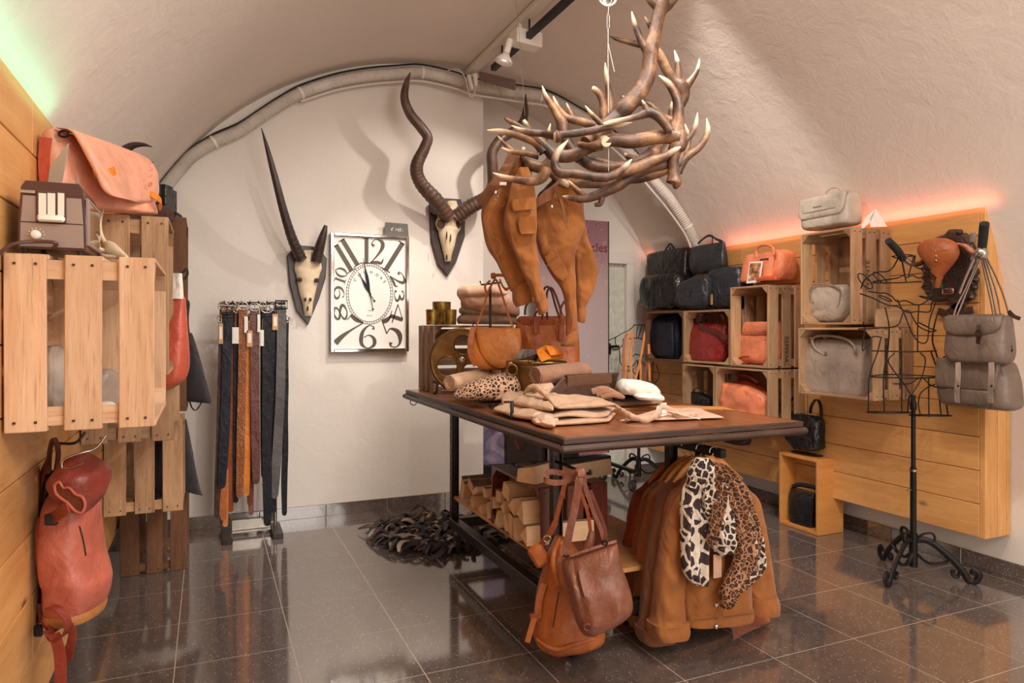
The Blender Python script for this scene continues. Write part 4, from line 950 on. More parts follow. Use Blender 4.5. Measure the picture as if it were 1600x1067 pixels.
mk('rolled_top', *pouch([(P(a, y, D=1.42), P(c, y2, D=1.44), th) for a, y, c, y2, th in [(88, 742, 110, 712, .05), (84, 757, 126, 708, .10), (92, 768, 146, 720, .13), (104, 782, 160, 732, .13), (118, 796, 163, 746, .11), (130, 803, 158, 772, .06)]], NCAM, 34, 7, 3, .006, 12), M['terra_dark'], t)
mk('roll_opening', *prism([P(x, y, D=1.36) for x, y in [(85, 758), (92, 753), (99, 762), (108, 762), (118, 772), (129, 777), (133, 790), (127, 801), (116, 797), (106, 786), (95, 778), (87, 770)]], NCAM, .004), M['chestnut'], t, False)
mk('roll_edge', *tube([P(x, y, D=1.355) for x, y in [(85, 758), (92, 753), (99, 762), (108, 762), (118, 772), (129, 777), (133, 790), (127, 801), (116, 797), (106, 786), (95, 778), (87, 770)]], .0035, 6, 4, closed=True), M['terracotta'], t)
mk('roll_strap', *strap([P(74, 812, D=1.4), P(84, 808, D=1.38), P(96, 800, D=1.36), P(106, 792, D=1.35)], .028, .005, UP), M['redstrap'], t)
mk('strap_clip', *box(P(80, 812, D=1.385), (RT, NCAM, UP), (.03, .012, .026), .003), M['rubber'], t)
mk('zip', *tube([P(124, 822, D=1.38), P(130, 845, D=1.375), P(134, 868, D=1.375)], .002, 5, 3), M['rubber'], t)
mk('shoulder_strap', *strap([P(74, 722, D=1.52), P(66, 745, D=1.53), P(64, 800, D=1.53), P(65, 880, D=1.53), P(64, 935, D=1.52), P(58, 975, D=1.5)], .028, .006, NCAM+RT), M['redstrap'], t)
mk('shoulder_strap', *strap([P(66, 945, D=1.5), P(72, 968, D=1.47), P(84, 985, D=1.45), P(80, 972, D=1.44)], .028, .006, NCAM), M['redstrap'], t)
mk('back_pad', *pouch(rows([(735, 72, 92, .02), (760, 70, 86, .05), (850, 70, 84, .06), (930, 68, 80, .05), (945, 70, 78, .02)], D=1.54), NCAM, 20, 5, 2.4), M['blackleather'], t)
mk('strap_pad', *strap([P(73, 802, D=1.47), P(70, 815, D=1.47), P(74, 850, D=1.47)], .022, .014, RT), M['base_tan'], t)
mk('webbing', *strap([P(78, 948, D=1.42), P(92, 952, D=1.40), P(106, 972, D=1.40), P(100, 992, D=1.40), P(84, 998, D=1.41), P(74, 985, D=1.42)], .024, .003, NCAM), M['redstrap'], t)
mk('webbing', *strap([P(84, 990, D=1.40), P(92, 1015, D=1.40), P(95, 1050, D=1.40), P(93, 1100, D=1.40)], .028, .003, RT), M['redstrap'], t)
mk('webbing', *strap([P(108, 975, D=1.42), P(113, 990, D=1.42), P(110, 1010, D=1.42), P(106, 1032, D=1.42)], [.020][0], .003, RT), M['redstrap'], t)
mk('strap_clip', *box(P(60, 985, D=1.47), (RT, NCAM, UP), (.02, .012, .03), .003), M['rubber'], t)
mk('hanging_loop', *strap([P(76, 740, D=1.5), P(78, 705, D=1.5), P(84, 685, D=1.5), P(91, 705, D=1.5), P(88, 735, D=1.5)], .016, .004, NCAM), M['chestnut'], t)
t = mk('wall_hook', *tube([P(84, 692, X=-.338), P(84, 694, X=-.33)+Vector((.05, 0, 0)), P(88, 684, X=-.33)+Vector((.07, 0, .01))], .004, 8), M['darksteel']); tag(t, 'dark hook carrying the salmon backpack under the pale crate', 'hook')
t = mk('hanger_hook', *tube([P(165, 682, D=1.45), P(150, 700, D=1.42), P(125, 708, D=1.4), P(100, 718, D=1.39), P(97, 740 - 10, D=1.39), P(104, 731, D=1.39), P(118, 729, D=1.39), P(131, 723, D=1.39)], .003, 8), M['steel']); tag(t, 'bare wire hanger hook sticking out in front of the salmon backpack', 'hook')
# ============================================================ RIGHT WALL BAGS
NX = Vector((-1, 0, 0)); YD = Vector((0, -1, 0))
def rz(spec, X):
    out = []
    for y, a, b, t in spec:
        L = P(a, y, X=X); R_ = P(b, 514, X=X); R_.z = L.z; out.append((L, R_, t))
    return out
def bag(name, label, cat, spec, X, mat, ex=3, amp=.005, sc=9, seg=40, group=None, seed=0, part='body', disp=None):
    t = thing(name, label, cat, P((spec[-1][1]+spec[-1][2])/2, spec[-1][0], X=X), group)
    mk(part, *pouch(rz(spec, X), NX, seg, 6, ex, amp, sc, disp=disp, seed=seed), M[mat], t); return t
def arc(pts, X, r, n=6, dx=0, flat=1, **k): return tube([P(x, y, X=X)+NX*dx for x, y in pts], r, 8, n, flat, **k)
GP = 'handbags on and in the right wall crates'
# pale grey handbag
t = bag('handbag', 'pale grey structured handbag on the topmost right wall crate', 'handbag', [(314, 1267, 1333, .05), (318, 1264, 1336, .12), (345, 1262, 1337, .15), (358, 1264, 1336, .15), (361, 1268, 1332, .12)], 2.665, 'grey', 6, .001)
mk('flap', *pouch([(a+NX*.072*k, b+NX*.072*k, h) for (a, b, h), k in zip(rz([(312, 1268, 1334, .02), (316, 1265, 1337, .03), (330, 1264, 1335, .02), (341, 1264, 1332, .02), (345, 1268, 1327, .012)], 2.665), (.4, .95, 1.05, 1.07, 1.07))], NX, 30, 5, 5), M['grey'], t)
mk('front_panel', *pouch([(a+NX*.088, b+NX*.088, .008) for a, b, h in rz([(322, 1274, 1322, 0), (324, 1272, 1324, 0), (333, 1272, 1324, 0), (335, 1274, 1322, 0)], 2.665)], NX, 24, 3, 6), M['grey'], t)
mk('handle', *arc([(1288, 314), (1290, 302), (1298, 294), (1308, 293), (1315, 299), (1318, 308)], 2.665, .006), M['grey'], t)
q = P(1296, 325, X=2.665)+NX*.093
mk('metal_lettering', *join([box(q+Vector((0, .026-.0065*k_, 0)), AX, (.002, .0035, .005 if k_ % 3 else .007)) for k_ in range(9)]), M['ink'], t, False)
# folded paper cards
for poly, lab in (([(1344, 357), (1352, 340), (1368, 326), (1361, 345), (1349, 357)], 'folded printed paper leaning beside the pale grey handbag'), ([(1359, 341), (1368, 326), (1386, 354), (1360, 355)], 'white folded paper tent on the topmost right wall crate')):
    o = mk('paper_card', *prism([P(x, y, D=3.08) for x, y in poly], NCAM, .002), M['paper'], smooth=False); tag(o, lab, 'card')
# taupe saddle bag
t = bag('handbag', 'small rounded taupe saddle bag inside the topmost right wall crate', 'handbag', [(448, 1272, 1322, .06), (455, 1268, 1326, .10), (475, 1267, 1327, .12), (492, 1271, 1325, .12), (502, 1282, 1318, .08), (504, 1288, 1312, .04)], 2.66, 'taupe_light', 3)
mk('flap', *pouch([(a+NX*.05, b+NX*.05, h) for a, b, h in rz([(449, 1274, 1320, .02), (456, 1271, 1323, .03), (475, 1271, 1322, .03), (488, 1278, 1316, .02), (494, 1288, 1306, .012)], 2.66)], NX, 30, 5, 2.8, .003), M['taupe_light'], t)
mk('strap', *strap([P(x, y, X=2.60) for x, y in [(1270, 472), (1266, 456), (1272, 446), (1290, 443), (1306, 447), (1312, 452)]], .012, .003, NX), M['taupe'], t)
# big grey tote
t = bag('tote_bag', 'large smooth taupe-grey tote inside the widest right wall crate', 'handbag', [(528, 1268, 1358, .05), (533, 1264, 1362, .12), (560, 1263, 1363, .17), (590, 1262, 1363, .18), (608, 1263, 1362, .18), (612, 1266, 1358, .14)], 2.665, 'taupe', 7, .003, 6)
for pp_ in ([(1289, 555), (1274, 545), (1269, 531), (1278, 525), (1300, 525), (1322, 530), (1334, 540), (1336, 548)],):
    mk('handle', *arc(pp_, 2.60, .007), M['taupe'], t)
for x, y in ((1290, 552), (1337, 550)): mk('handle_tab', *box(P(x, y, X=2.592), AX, (.006, .018, .022), .003), M['stone'], t)
# orange box bag
t = bag('handbag', 'orange stand-up handbag with arched handle on the backpack crate', 'handbag', [(398, 1177, 1212, .06), (402, 1172, 1218, .12), (425, 1168, 1218, .15), (439, 1167, 1217, .16), (442, 1170, 1215, .14)], 2.67, 'orange', 5, .003)
mk('handle', *arc([(1182, 402), (1182, 391), (1188, 384), (1200, 383), (1208, 388), (1209, 398)], 2.62, .009), M['orange'], t)
mk('handle_slot', *box(P(1194, 405, X=2.612), (Vector((0, 1, 0)), UP, NX), (.07, .008, .003)), M['cavity'], t)
mk('gusset', *pouch(rz([(392, 1213, 1228, .10), (400, 1213, 1235, .14), (425, 1214, 1236, .15), (438, 1214, 1232, .12)], 2.70), NX, 26, 5, 2.8, .004), M['orange'], t)
t = thing('picture_card', 'small upright picture card in front of the orange stand-up handbag', 'card', P(1175, 442, X=2.57))
cd = [P(1171, 409, X=2.60), P(1192, 408, X=2.60), P(1187, 441, X=2.575), P(1166, 443, X=2.575)]
mk('card_back', *prism(cd, (1, 0, 0), .003), M['paper'], t, False)
def photo_mat():
    m, nt, bs = nodes('printed_photo'); v = coords(nt); n = tex(nt, 'noise', v, 28, 3)
    lk(nt, ramp(nt, n.outputs[0], [(.35, srgb(90, 60, 46)), (.5, srgb(196, 128, 84)), (.65, srgb(226, 210, 190))]), bs.inputs['Base Color']); return m
cc = sum(cd, Vector())/4; mk('printed_picture', *prism([cc+(p-cc)*.8+NX*.0015+UP*.004 for p in cd], (1, 0, 0), .0008), photo_mat(), t, False)
t = bag('wallet', 'orange wallet lying in front of the orange stand-up handbag', 'wallet', [(433, 1186, 1214, .03), (436, 1184, 1216, .05), (440, 1184, 1216, .05)], 2.585, 'orange_red', 4, .001)
mk('zip', *arc([(1185, 437), (1200, 438), (1215, 438)], 2.558, .0015), M['brass'], t)
# orange backpack
t = bag('backpack', 'orange leather backpack inside the upright right wall crate', 'backpack', [(503, 1172, 1215, .05), (508, 1168, 1220, .10), (525, 1164, 1222, .14), (545, 1161, 1222, .16), (560, 1163, 1220, .16), (568, 1170, 1214, .10)], 2.67, 'orange', 3.2, .006)
mk('flap', *pouch([(a+NX*.06, b+NX*.06, h) for a, b, h in rz([(503, 1176, 1214, .03), (508, 1174, 1218, .05), (517, 1172, 1218, .05), (523, 1174, 1212, .03)], 2.67)], NX, 26, 5, 3.2), M['orange'], t)
mk('strap', *strap([P(x, y, X=2.60) for x, y in [(1172, 556), (1160, 557), (1154, 562), (1157, 567), (1168, 566)]], .02, .004, NX), M['orange_red'], t)
mk('flap_loop', *arc([(1190, 520), (1196, 517), (1203, 519)], 2.585, .003), M['orange_red'], t)
# glossy red tote
t = bag('tote_bag', 'glossy dark red tote inside a right wall crate', 'handbag', [(504, 1072, 1138, .04), (510, 1072, 1139, .10), (528, 1075, 1139, .14), (548, 1081, 1138, .15), (560, 1084, 1136, .15), (564, 1088, 1130, .10)], 2.65, 'gloss_red', 3.6, .012, 10)
for dx in (0, .05): mk('handle', *arc([(1092, 506), (1090, 495), (1098, 488), (1112, 488), (1120, 495), (1122, 506)], 2.62, .006, dx=-dx), M['wine'], t)
mk('strap', *strap([P(x, y, X=2.585) for x, y in [(1092, 508), (1112, 516), (1137, 528)]], .03, .003, UP), M['wine'], t)
# dark blue bag
t = bag('handbag', 'dark blue soft bag inside the leftmost right wall crate', 'handbag', [(494, 1014, 1062, .05), (505, 1012, 1065, .12), (530, 1014, 1066, .15), (550, 1020, 1065, .15), (560, 1030, 1063, .10)], 2.65, 'navy', 2.8, .012)
mk('front_pocket', *pouch([(a+NX*.06, b+NX*.06, h) for a, b, h in rz([(505, 1034, 1062, .03), (525, 1036, 1064, .07), (550, 1038, 1064, .08), (560, 1044, 1062, .04)], 2.65)], NX, 26, 5, 2.5, .01, 12), M['navy'], t)
# black group
t = bag('duffle_bag', 'long black shiny duffle bag on the leftmost right wall crates', 'handbag', [(431, 1014, 1060, .06), (436, 1009, 1066, .14), (455, 1006, 1070, .18), (472, 1008, 1070, .18), (482, 1013, 1068, .16), (485, 1018, 1062, .10)], 2.66, 'blackleather', 3.2, .012)
mk('handle', *arc([(1031, 450), (1033, 463), (1040, 476), (1048, 481), (1056, 474), (1061, 458), (1062, 446)], 2.57, .004), M['blackleather'], t)
t = bag('briefcase', 'black leather briefcase standing behind the duffle bag', 'handbag', [(396, 1017, 1074, .04), (400, 1015, 1077, .08), (415, 1016, 1077, .10), (432, 1018, 1077, .10), (440, 1018, 1077, .09), (450, 1018, 1077, .09)], 2.745, 'blackleather', 6, .006)
mk('handle', *strap([P(x, y, X=2.74) for x, y in [(1036, 397), (1041, 389), (1047, 381), (1053, 388), (1060, 397)]], .014, .004, YD), M['rubber'], t)
t = bag('handbag', 'rounded blue-black bag with circular emblem beside the duffle bag', 'handbag', [(430, 1092, 1106, .05), (436, 1080, 1109, .10), (446, 1064, 1111, .13), (465, 1060, 1111, .15), (478, 1061, 1109, .14), (484, 1068, 1104, .09)], 2.625, 'blueblack', 2.6, .008)
mk('emblem', *lathe([(.022, 0), (.024, -.003), (.018, -.004)], P(1076, 458, X=2.56), 20, 'x'), M['blueblack'], t)
mk('piping', *arc([(1098, 429), (1107, 440), (1110, 458), (1107, 476), (1100, 482)], 2.575, .003), M['blackleather'], t)
t = bag('handbag', 'blue-black cutout-handle bag hanging above the rounded bag', 'handbag', [(386, 1082, 1131, .03), (394, 1081, 1132, .05), (405, 1081, 1133, .07), (418, 1081, 1134, .07), (428, 1083, 1132, .05)], 2.735, 'blueblack', 5, .008, 8)
mk('handle', *tube([P(x, y, X=2.735) for x, y in [(1083, 388), (1090, 381), (1100, 372), (1109, 368), (1118, 373), (1128, 378), (1130, 384)]], [.016, .009, .008, .009, .008, .012, .014], 8, 6, .6), M['blueblack'], t)
t = bag('satchel', 'blue-black washed leather satchel partly behind the backpack crate', 'handbag', [(420, 1118, 1160, .06), (426, 1114, 1165, .12), (445, 1113, 1168, .15), (470, 1114, 1168, .15), (481, 1117, 1165, .12)], 2.69, 'blueblack', 5, .005)
mk('handle', *arc([(1123, 437), (1123, 450), (1126, 461), (1134, 462), (1142, 457), (1145, 445)], 2.61, .004), M['blueblack'], t)
o = mk('price_tag', *box(P(1112, 468, X=2.6), AX, (.002, .02, .07)), M['card'], smooth=False); tag(o, 'kraft tag hanging between the rounded black bag and the satchel', 'price tag')
o = mk('price_tag', *join([box(P(1047, 598, X=2.78), AX, (.002, .016, .06)), tube([P(1047, 590, X=2.78), P(1047, 568, X=2.78)], .001, 4, 1)]), M['card'], smooth=False); tag(o, 'kraft tag hanging on a long string below the dark blue bag crate', 'price tag')
for x, y0, y1, lab in ((1047, 361, 400, 'dark bottle-shaped knob on a rod above the black briefcase'), (1113, 346, 384, 'dark bottle-shaped knob on a rod above the cutout-handle bag')):
    t = thing('display_rod', lab, 'display rod', P(x, y1, X=2.78)); q = P(x, y0, X=2.77); q2 = P(x, y1+8, X=2.77)
    mk('knob', *lathe([(.008, -.04), (.010, -.03), (.017, -.024), (.017, -.012), (.020, -.010), (.020, .0), (.012, .004)], q, 14), M['black'], t); mk('rod', *tube([q-UP*.04, q2], .004, 6, 1), M['black'], t)
# lower crates
t = bag('handbag', 'small black bag inside the narrow crate low on the right wall', 'handbag', [(611, 1080, 1096, .04), (615, 1078, 1108, .07), (624, 1080, 1113, .08), (640, 1082, 1112, .08), (652, 1084, 1112, .07)], 2.64, 'blackleather', 3, .004)
mk('strap', *arc([(1080, 614), (1090, 606), (1104, 612), (1112, 622)], 2.6, .004), M['blackleather'], t)
t = bag('handbag', 'soft wrinkled orange bag slumped in the lowest right wall crate', 'handbag', [(597, 1131, 1160, .04), (602, 1130, 1184, .10), (612, 1131, 1202, .14), (630, 1131, 1204, .16), (648, 1132, 1205, .16), (662, 1134, 1204, .14)], 2.63, 'orange', 3, .016, 14)
t = bag('clutch_bag', 'dark orange clutch with oval cutout handle behind the slumped orange bag', 'handbag', [(592, 1146, 1168, .02), (596, 1140, 1182, .05), (604, 1140, 1196, .06), (612, 1142, 1200, .07), (625, 1150, 1202, .08)], 2.72, 'orange_red', 3, .006)
mk('handle', *arc([(1140, 598), (1148, 589), (1160, 585), (1172, 589), (1184, 598)], 2.70, .011), M['orange_red'], t)
o = mk('brown_bag', *pouch(rz([(664, 1130, 1170, .06), (676, 1131, 1170, .10), (688, 1134, 1168, .10), (692, 1140, 1160, .05)], 2.70), NX, 28, 4, 3, .008), M['darkbrown']); tag(o, 'bottom of a dark brown bag below the lowest right wall crate', 'handbag')

# black bag over the pine box and the bag inside it
nx, ny_, wy, hz, dx = PBX
t = thing('shoulder_bag', 'black leather bag on a small stand on top of the pine box', 'handbag', W(nx+.08, ny_+.15, hz))
Xb = nx+.06
mk('body', *pouch(rz([(644, 1231, 1280, .05), (650, 1230, 1284, .09), (668, 1231, 1284, .12), (684, 1234, 1284, .13), (694, 1240, 1282, .12), (699, 1246, 1274, .07)], Xb), NX, 40, 6, 3, .016, 13), M['blackleather'], t)
mk('handle', *strap([P(x, y, X=Xb) for x, y in [(1234, 648), (1230, 636), (1236, 626), (1245, 616), (1247, 622)]], .018, .005, NX), M['blackleather'], t)
mk('handle', *strap([P(x, y, X=Xb) for x, y in [(1266, 646), (1268, 634), (1276, 624), (1282, 634), (1284, 660), (1284, 690)]], .022, .005, NX), M['blackleather'], t)
mk('buckle_strap', *strap([P(x, y, X=Xb-.055) for x, y in [(1237, 688), (1240, 698), (1242, 702)]], .014, .004, NX), M['blackleather'], t)
t = thing('bag_stand', 'small grey metal bag stand on the pine box', 'display stand', W(nx+.08, ny_+.15, hz))
q = P(1258, 703, X=Xb); mk('stand_base', *bx(q.x-.01, q.x+.04, q.y-.10, q.y+.10, hz*H+.001, hz*H+.010, .002), M['darksteel'], t, False)
q2 = P(1257, 612, X=Xb+.02); mk('stand_rod', *tube([Vector((q2.x+.03, q2.y, hz*H+.008)), Vector((q2.x+.03, q2.y, q2.z))], .005, 8, 1), M['steel'], t)
t = thing('roll_top_bag', 'black roll-top bag inside the pine display box', 'handbag', W(nx+.08, ny_+.1, .02))
mk('body', *pouch(rz([(762, 1238, 1276, .06), (775, 1237, 1276, .09), (800, 1239, 1276, .10), (818, 1241, 1276, .10), (824, 1246, 1276, .06)], nx+.07), NX, 36, 5, 4, .006), M['blackleather'], t)
mk('rolled_edge', *arc([(1239, 760), (1250, 757), (1276, 762)], nx+.06, .014, flat=.8), M['blackleather'], t)

# ============================================================ HANDLEBAR TROPHY AND SATCHELS
HX = 2.792
t = thing('handlebar_trophy', 'carved dark plaque with tan bicycle saddle and handlebars mounted like a trophy', 'trophy', P(1490, 495, X=2.79))
out = [(1462, 378), (1473, 369), (1482, 366), (1487, 359), (1496, 358), (1502, 366), (1511, 364), (1519, 373), (1524, 383), (1528, 400), (1526, 415), (1532, 425), (1527, 433), (1529, 445), (1524, 455), (1526, 462), (1518, 470), (1508, 474), (1498, 478), (1488, 470), (1478, 470), (1466, 472), (1456, 466), (1452, 456), (1444, 450), (1450, 442), (1444, 434), (1450, 426), (1446, 414), (1452, 402), (1455, 388)]
carved = leather('carved_dark_wood', srgb(62, 42, 36), .35, .4, 1.2)
mk('plaque', *prism([P(x, y, X=HX) for x, y in out], NX, .035, .012), carved, t, False)
for x, y, s in ((1448, 430, 1), (1448, 444, 1), (1452, 456, 1), (1526, 437, 1), (1524, 449, 1), (1519, 464, 1), (1500, 363, 1), (1468, 374, 1), (1455, 462, 1)):
    v, f = lathe([(.001, -.02), (.014, -.012), (.016, 0), (.010, .010), (.002, .016)], P(x, y, X=HX-.02), 8, 'x'); mk('carved_leaf', v, f, carved, t)
for pts in ([(1508, 470), (1494, 480), (1480, 490), (1466, 486)], [(1484, 470), (1494, 478), (1508, 486), (1520, 484)]):
    mk('crossed_strap', *strap([P(x, y, X=HX-.02) for x, y in pts[0:4]], .035, .012, UP+Vector((0, .5, 0))), carved, t)
sx = HX-.10
sad = [(372, 1455, 1478, .03), (378, 1441, 1491, .07), (388, 1435, 1497, .09), (398, 1437, 1497, .09), (408, 1444, 1492, .08), (418, 1452, 1484, .06), (430, 1456, 1474, .05), (440, 1457, 1470, .045), (450, 1460, 1467, .02)]
s_ = mk('saddle', *pouch([(P(a, y, X=sx), P(b, y, X=sx), h) for y, a, b, h in sad], NX, 36, 6, 2.2), M['saddle'], t)
for x, y in ((1461, 392), (1462, 400), (1462, 407)): mk('rivet', *lathe([(.001, -.003), (.005, -.002), (.006, .003)], P(x, y, X=sx-.036), 10, 'x'), M['steel'], s_)
mk('saddle_post', *tube([P(1466, 440, X=sx+.03), P(1475, 450, X=HX-.03)], .012, 8, 1), M['steel'], t)
b1 = [P(1412, 404, X=2.56), P(1424, 412, X=2.60), P(1436, 412, X=2.66), P(1446, 404, X=2.72), P(1460, 396, X=2.74), P(1480, 385, X=2.74), P(1500, 383, X=2.72), P(1511, 386, X=2.68), P(1520, 394, X=2.64), P(1530, 397, X=2.60)]
mk('handlebar', *tube(b1, .0125, 12, 8), M['steel'], t)
mk('grip', *tube([P(1411, 405, X=2.56), P(1402, 391, X=2.50), P(1388, 376, X=2.44)], [.016, .018, .017], 12, 3), M['rubber'], t)
mk('grip', *tube([P(1534, 392, X=2.60), P(1536, 372, X=2.58), P(1538, 349, X=2.55)], [.017, .019, .019], 12, 3), M['rubber'], t)
mk('bell', *lathe([(.001, -.02), (.020, -.018), (.026, -.008), (.027, .006), (.02, .014)], P(1533, 396, X=2.565), 20, 'x'), M['steel'], t)
mk('side_clamp', *box(P(1520, 372, X=2.74), AX, (.02, .03, .05), .006), M['stone'], t)
mk('badge_frame', *box(P(1481, 455, X=HX-.045), AX, (.01, .06, .03), .004), M['steel'], t); mk('red_badge', *box(P(1481, 455, X=HX-.052), AX, (.006, .046, .02), .003), M['wine'], t)
# satchels
Xs = 2.64
t = thing('satchel', 'taupe leather satchel with curved flap and buckle, hanging above the lower one', 'satchel', P(1535, 565, X=Xs))
mk('body', *pouch(rz([(494, 1487, 1575, .05), (500, 1486, 1578, .09), (530, 1484, 1580, .13), (550, 1484, 1580, .14), (562, 1488, 1576, .12), (566, 1494, 1568, .07)], Xs), NX, 44, 6, 4, .006), M['stone'], t)
mk('flap', *pouch([(a+NX*.05*k, b+NX*.05*k, h) for (a, b, h), k in zip(rz([(492, 1487, 1574, .03), (496, 1486, 1577, .04), (508, 1487, 1576, .04), (518, 1492, 1568, .035), (523, 1502, 1556, .025)], Xs), (.4, .9, 1.1, 1.15, 1.15))], NX, 36, 6, 3), M['stone'], t)
mk('buckle_strap', *strap([P(1529, 508, X=Xs-.075), P(1529, 522, X=Xs-.09), P(1528, 537, X=Xs-.075)], .016, .004, YD), M['darkbrown'], t)
mk('buckle', *tube([P(1529+5*math.cos(a), 522+7*math.sin(a), X=Xs-.095) for a in np.linspace(0, 2*math.pi, 9)[:-1]], .002, 6, 2, closed=True), M['black'], t)
for pts in ([(1488, 500), (1495, 478), (1508, 452), (1520, 425), (1531, 398)], [(1494, 496), (1503, 474), (1514, 446), (1526, 418), (1533, 398)]):
    mk('strap', *strap([P(x, y, X=Xs-.03) for x, y in pts], .014, .004, NX+YD), M['taupe'], t)
mk('strap_pad', *strap([P(x, y, X=Xs-.04) for x, y in [(1499, 458), (1507, 438), (1515, 420), (1522, 405)]], .026, .005, NX+YD), M['taupe'], t)
for pts in ([(1536, 402), (1543, 430), (1551, 462), (1556, 490)], [(1539, 402), (1549, 432), (1559, 466), (1563, 490)], [(1533, 402), (1540, 434), (1547, 466), (1552, 492)]):
    mk('strap', *strap([P(x, y, X=Xs-.03) for x, y in pts], .014, .004, NX+YD), M['stone'], t)
t = thing('messenger_bag', 'larger taupe leather messenger bag with two straps hanging below the satchel', 'satchel', P(1532, 632, X=2.70))
Xm = 2.70
mk('body', *pouch(rz([(560, 1478, 1576, .05), (566, 1476, 1582, .12), (590, 1473, 1588, .16), (612, 1474, 1590, .17), (626, 1478, 1590, .16), (632, 1486, 1582, .10)], Xm), NX, 46, 6, 4, .008), M['stone'], t)
mk('flap', *pouch([(a+NX*.075, b+NX*.075, h) for a, b, h in rz([(558, 1482, 1574, .03), (564, 1480, 1578, .04), (585, 1479, 1576, .04), (600, 1480, 1574, .035), (604, 1486, 1570, .02)], Xm)], NX, 36, 6, 4, .004), M['stone'], t)
for x in (1497, 1549):
    mk('buckle_strap', *strap([P(x, 566, X=Xm-.11), P(x, 590, X=Xm-.115), P(x-2, 612, X=Xm-.10), P(x-1, 629, X=Xm-.09)], .022, .004, YD), M['taupe'], t)
    mk('rivet', *lathe([(.001, -.003), (.005, -.001), (.005, .002)], P(x, 603, X=Xm-.118), 8, 'x'), M['black'], t)
mk('front_pocket', *pouch([(a+NX*.085, b+NX*.085, h) for a, b, h in rz([(606, 1515, 1566, .02), (610, 1513, 1568, .03), (622, 1513, 1568, .03), (628, 1516, 1562, .02)], Xm)], NX, 26, 4, 4), M['stone'], t)
for pts in ([(1578, 566), (1582, 540), (1578, 500), (1568, 462), (1555, 430), (1541, 402)], [(1481, 562), (1479, 540), (1486, 500)]):
    mk('strap', *strap([P(x, y, X=Xm-.05) for x, y in pts], .013, .004, NX+YD), M['stone'], t)
mk('strap_end', *strap([P(x, y, X=Xm-.06) for x, y in [(1576, 486), (1584, 494), (1594, 498)]], .016, .004, UP), M['darkbrown'], t)
mk('side_buckle', *join([tube([P(x+4*math.cos(a), y+5*math.sin(a), X=Xm-.06) for a in np.linspace(0, 5.8, 8)], .003, 6, 2) for x, y in ((1481, 550), (1578, 545), (1477, 562))]), M['black'], t)

# ============================================================ WIRE TORSO STAND
def scroll_leg(par, c, ang, L, z0=.42, r=.008, mat=M['black']):
    d = Vector((math.cos(ang), math.sin(ang), 0)); pts = [c+UP*z0*.42, c+d*L*.25+UP*z0*.43, c+d*L*.55+UP*z0*.30, c+d*L*.8+UP*.06, c+d*L*.92+UP*.012, c+d*L*1.03+UP*.02, c+d*L*1.07+UP*.05, c+d*L*1.0+UP*.065, c+d*L*.97+UP*.045]
    mk('leg', *tube(pts, r, 8, 6, 1.9, up=UP.cross(d)*-1+UP*0), mat, par)
    pts = [c+UP*z0*.30, c+d*L*.25+UP*z0*.18, c+d*L*.5+UP*z0*.2, c+d*L*.62+UP*z0*.26]
    mk('leg_brace', *tube(pts, r*.8, 8, 5, 1.8), mat, par)
    mk('scroll', *tube([c+UP*z0*.40, c+d*.04+UP*z0*.50, c+d*.08+UP*z0*.52, c+d*.09+UP*z0*.45, c+d*.07+UP*z0*.43], r*.7, 8, 5, 1.6), mat, par)
    mk('foot_scroll', *tube([c+d*L*.78+UP*.07, c+d*L*.74+UP*.03, c+d*L*.66+UP*.03, c+d*L*.64+UP*.05, c+d*L*.69+UP*.055], r*.7, 8, 5, 1.6), mat, par)
D0 = 2.80
t = thing('wire_mannequin', 'black wire dress form torso on a wrought iron stand in front of the pine panel', 'mannequin', P(1427, 890, Z=0))
base = P(1427, 1, D=D0); base.z = 0.0
pol = Vector((base.x, base.y, 0)); topz = P(1427, 617, D=D0).z
mk('pole', *tube([pol+UP*.10, pol+UP*P(1427, 730, D=D0).z], .014, 12, 1), M['black'], t)
mk('pole', *tube([pol+UP*P(1427, 732, D=D0).z, pol+UP*topz], .0105, 12, 1), M['black'], t)
mk('collar', *tube([pol+UP*P(1427, 640, D=D0).z, pol+UP*P(1427, 628, D=D0).z], .015, 12, 1), M['black'], t)
mk('clamp_ring', *tube([pol+UP*(P(1427, 733, D=D0).z-.01), pol+UP*(P(1427, 733, D=D0).z)], .0175, 12, 1), M['steel'], t)
mk('thumb_screw', *tube([pol+UP*P(1427, 765, D=D0).z, pol+UP*P(1427, 765, D=D0).z-RT*.035+NCAM*.01], .004, 8, 1), M['steel'], t)
mk('hub', *tube([pol+UP*.05, pol+UP*.21], .019, 12, 1), M['black'], t)
a0 = math.atan2(-SN, CS)
for k, L in ((0, .27), (1, .27), (2, .27)): scroll_leg(t, pol, a0+math.radians(-25+120*k), .25)
wires = []
def wz(pts, r=.0032, dd=0.0):
    """pts (x, y, depth offset towards viewer in m)"""
    wires.append(tube([P(p[0], p[1], D=D0)+NCAM*((p[2] if len(p) > 2 else .06)+dd) for p in pts], r, 6, 6))
def zc(x, y): return (1370+x/3.808, 380+y/3.808)
F_, B_ = .09, -.09
wz([zc(-95, 270)+(0,), zc(-100, 225)+(.04,), zc(-60, 190)+(.05,), zc(0, 172)+(.02,), zc(60, 168)+(0,), zc(95, 145)+(0,), zc(115, 90)+(.02,)])           # left shoulder line
wz([zc(215, 75)+(.02,), zc(222, 125)+(0,), zc(250, 150)+(0,), zc(320, 155)+(.0,), zc(380, 170)+(.02,), zc(460, 195)+(.03,), zc(470, 250)+(.03,), zc(440, 320)+(.04,)])  # right shoulder
wz([zc(90, 78)+(0,), zc(150, 74)+(F_*.5,), zc(218, 75)+(0,)]); wz([zc(90, 78)+(0,), zc(150, 82)+(-F_*.5,), zc(218, 75)+(0,)])
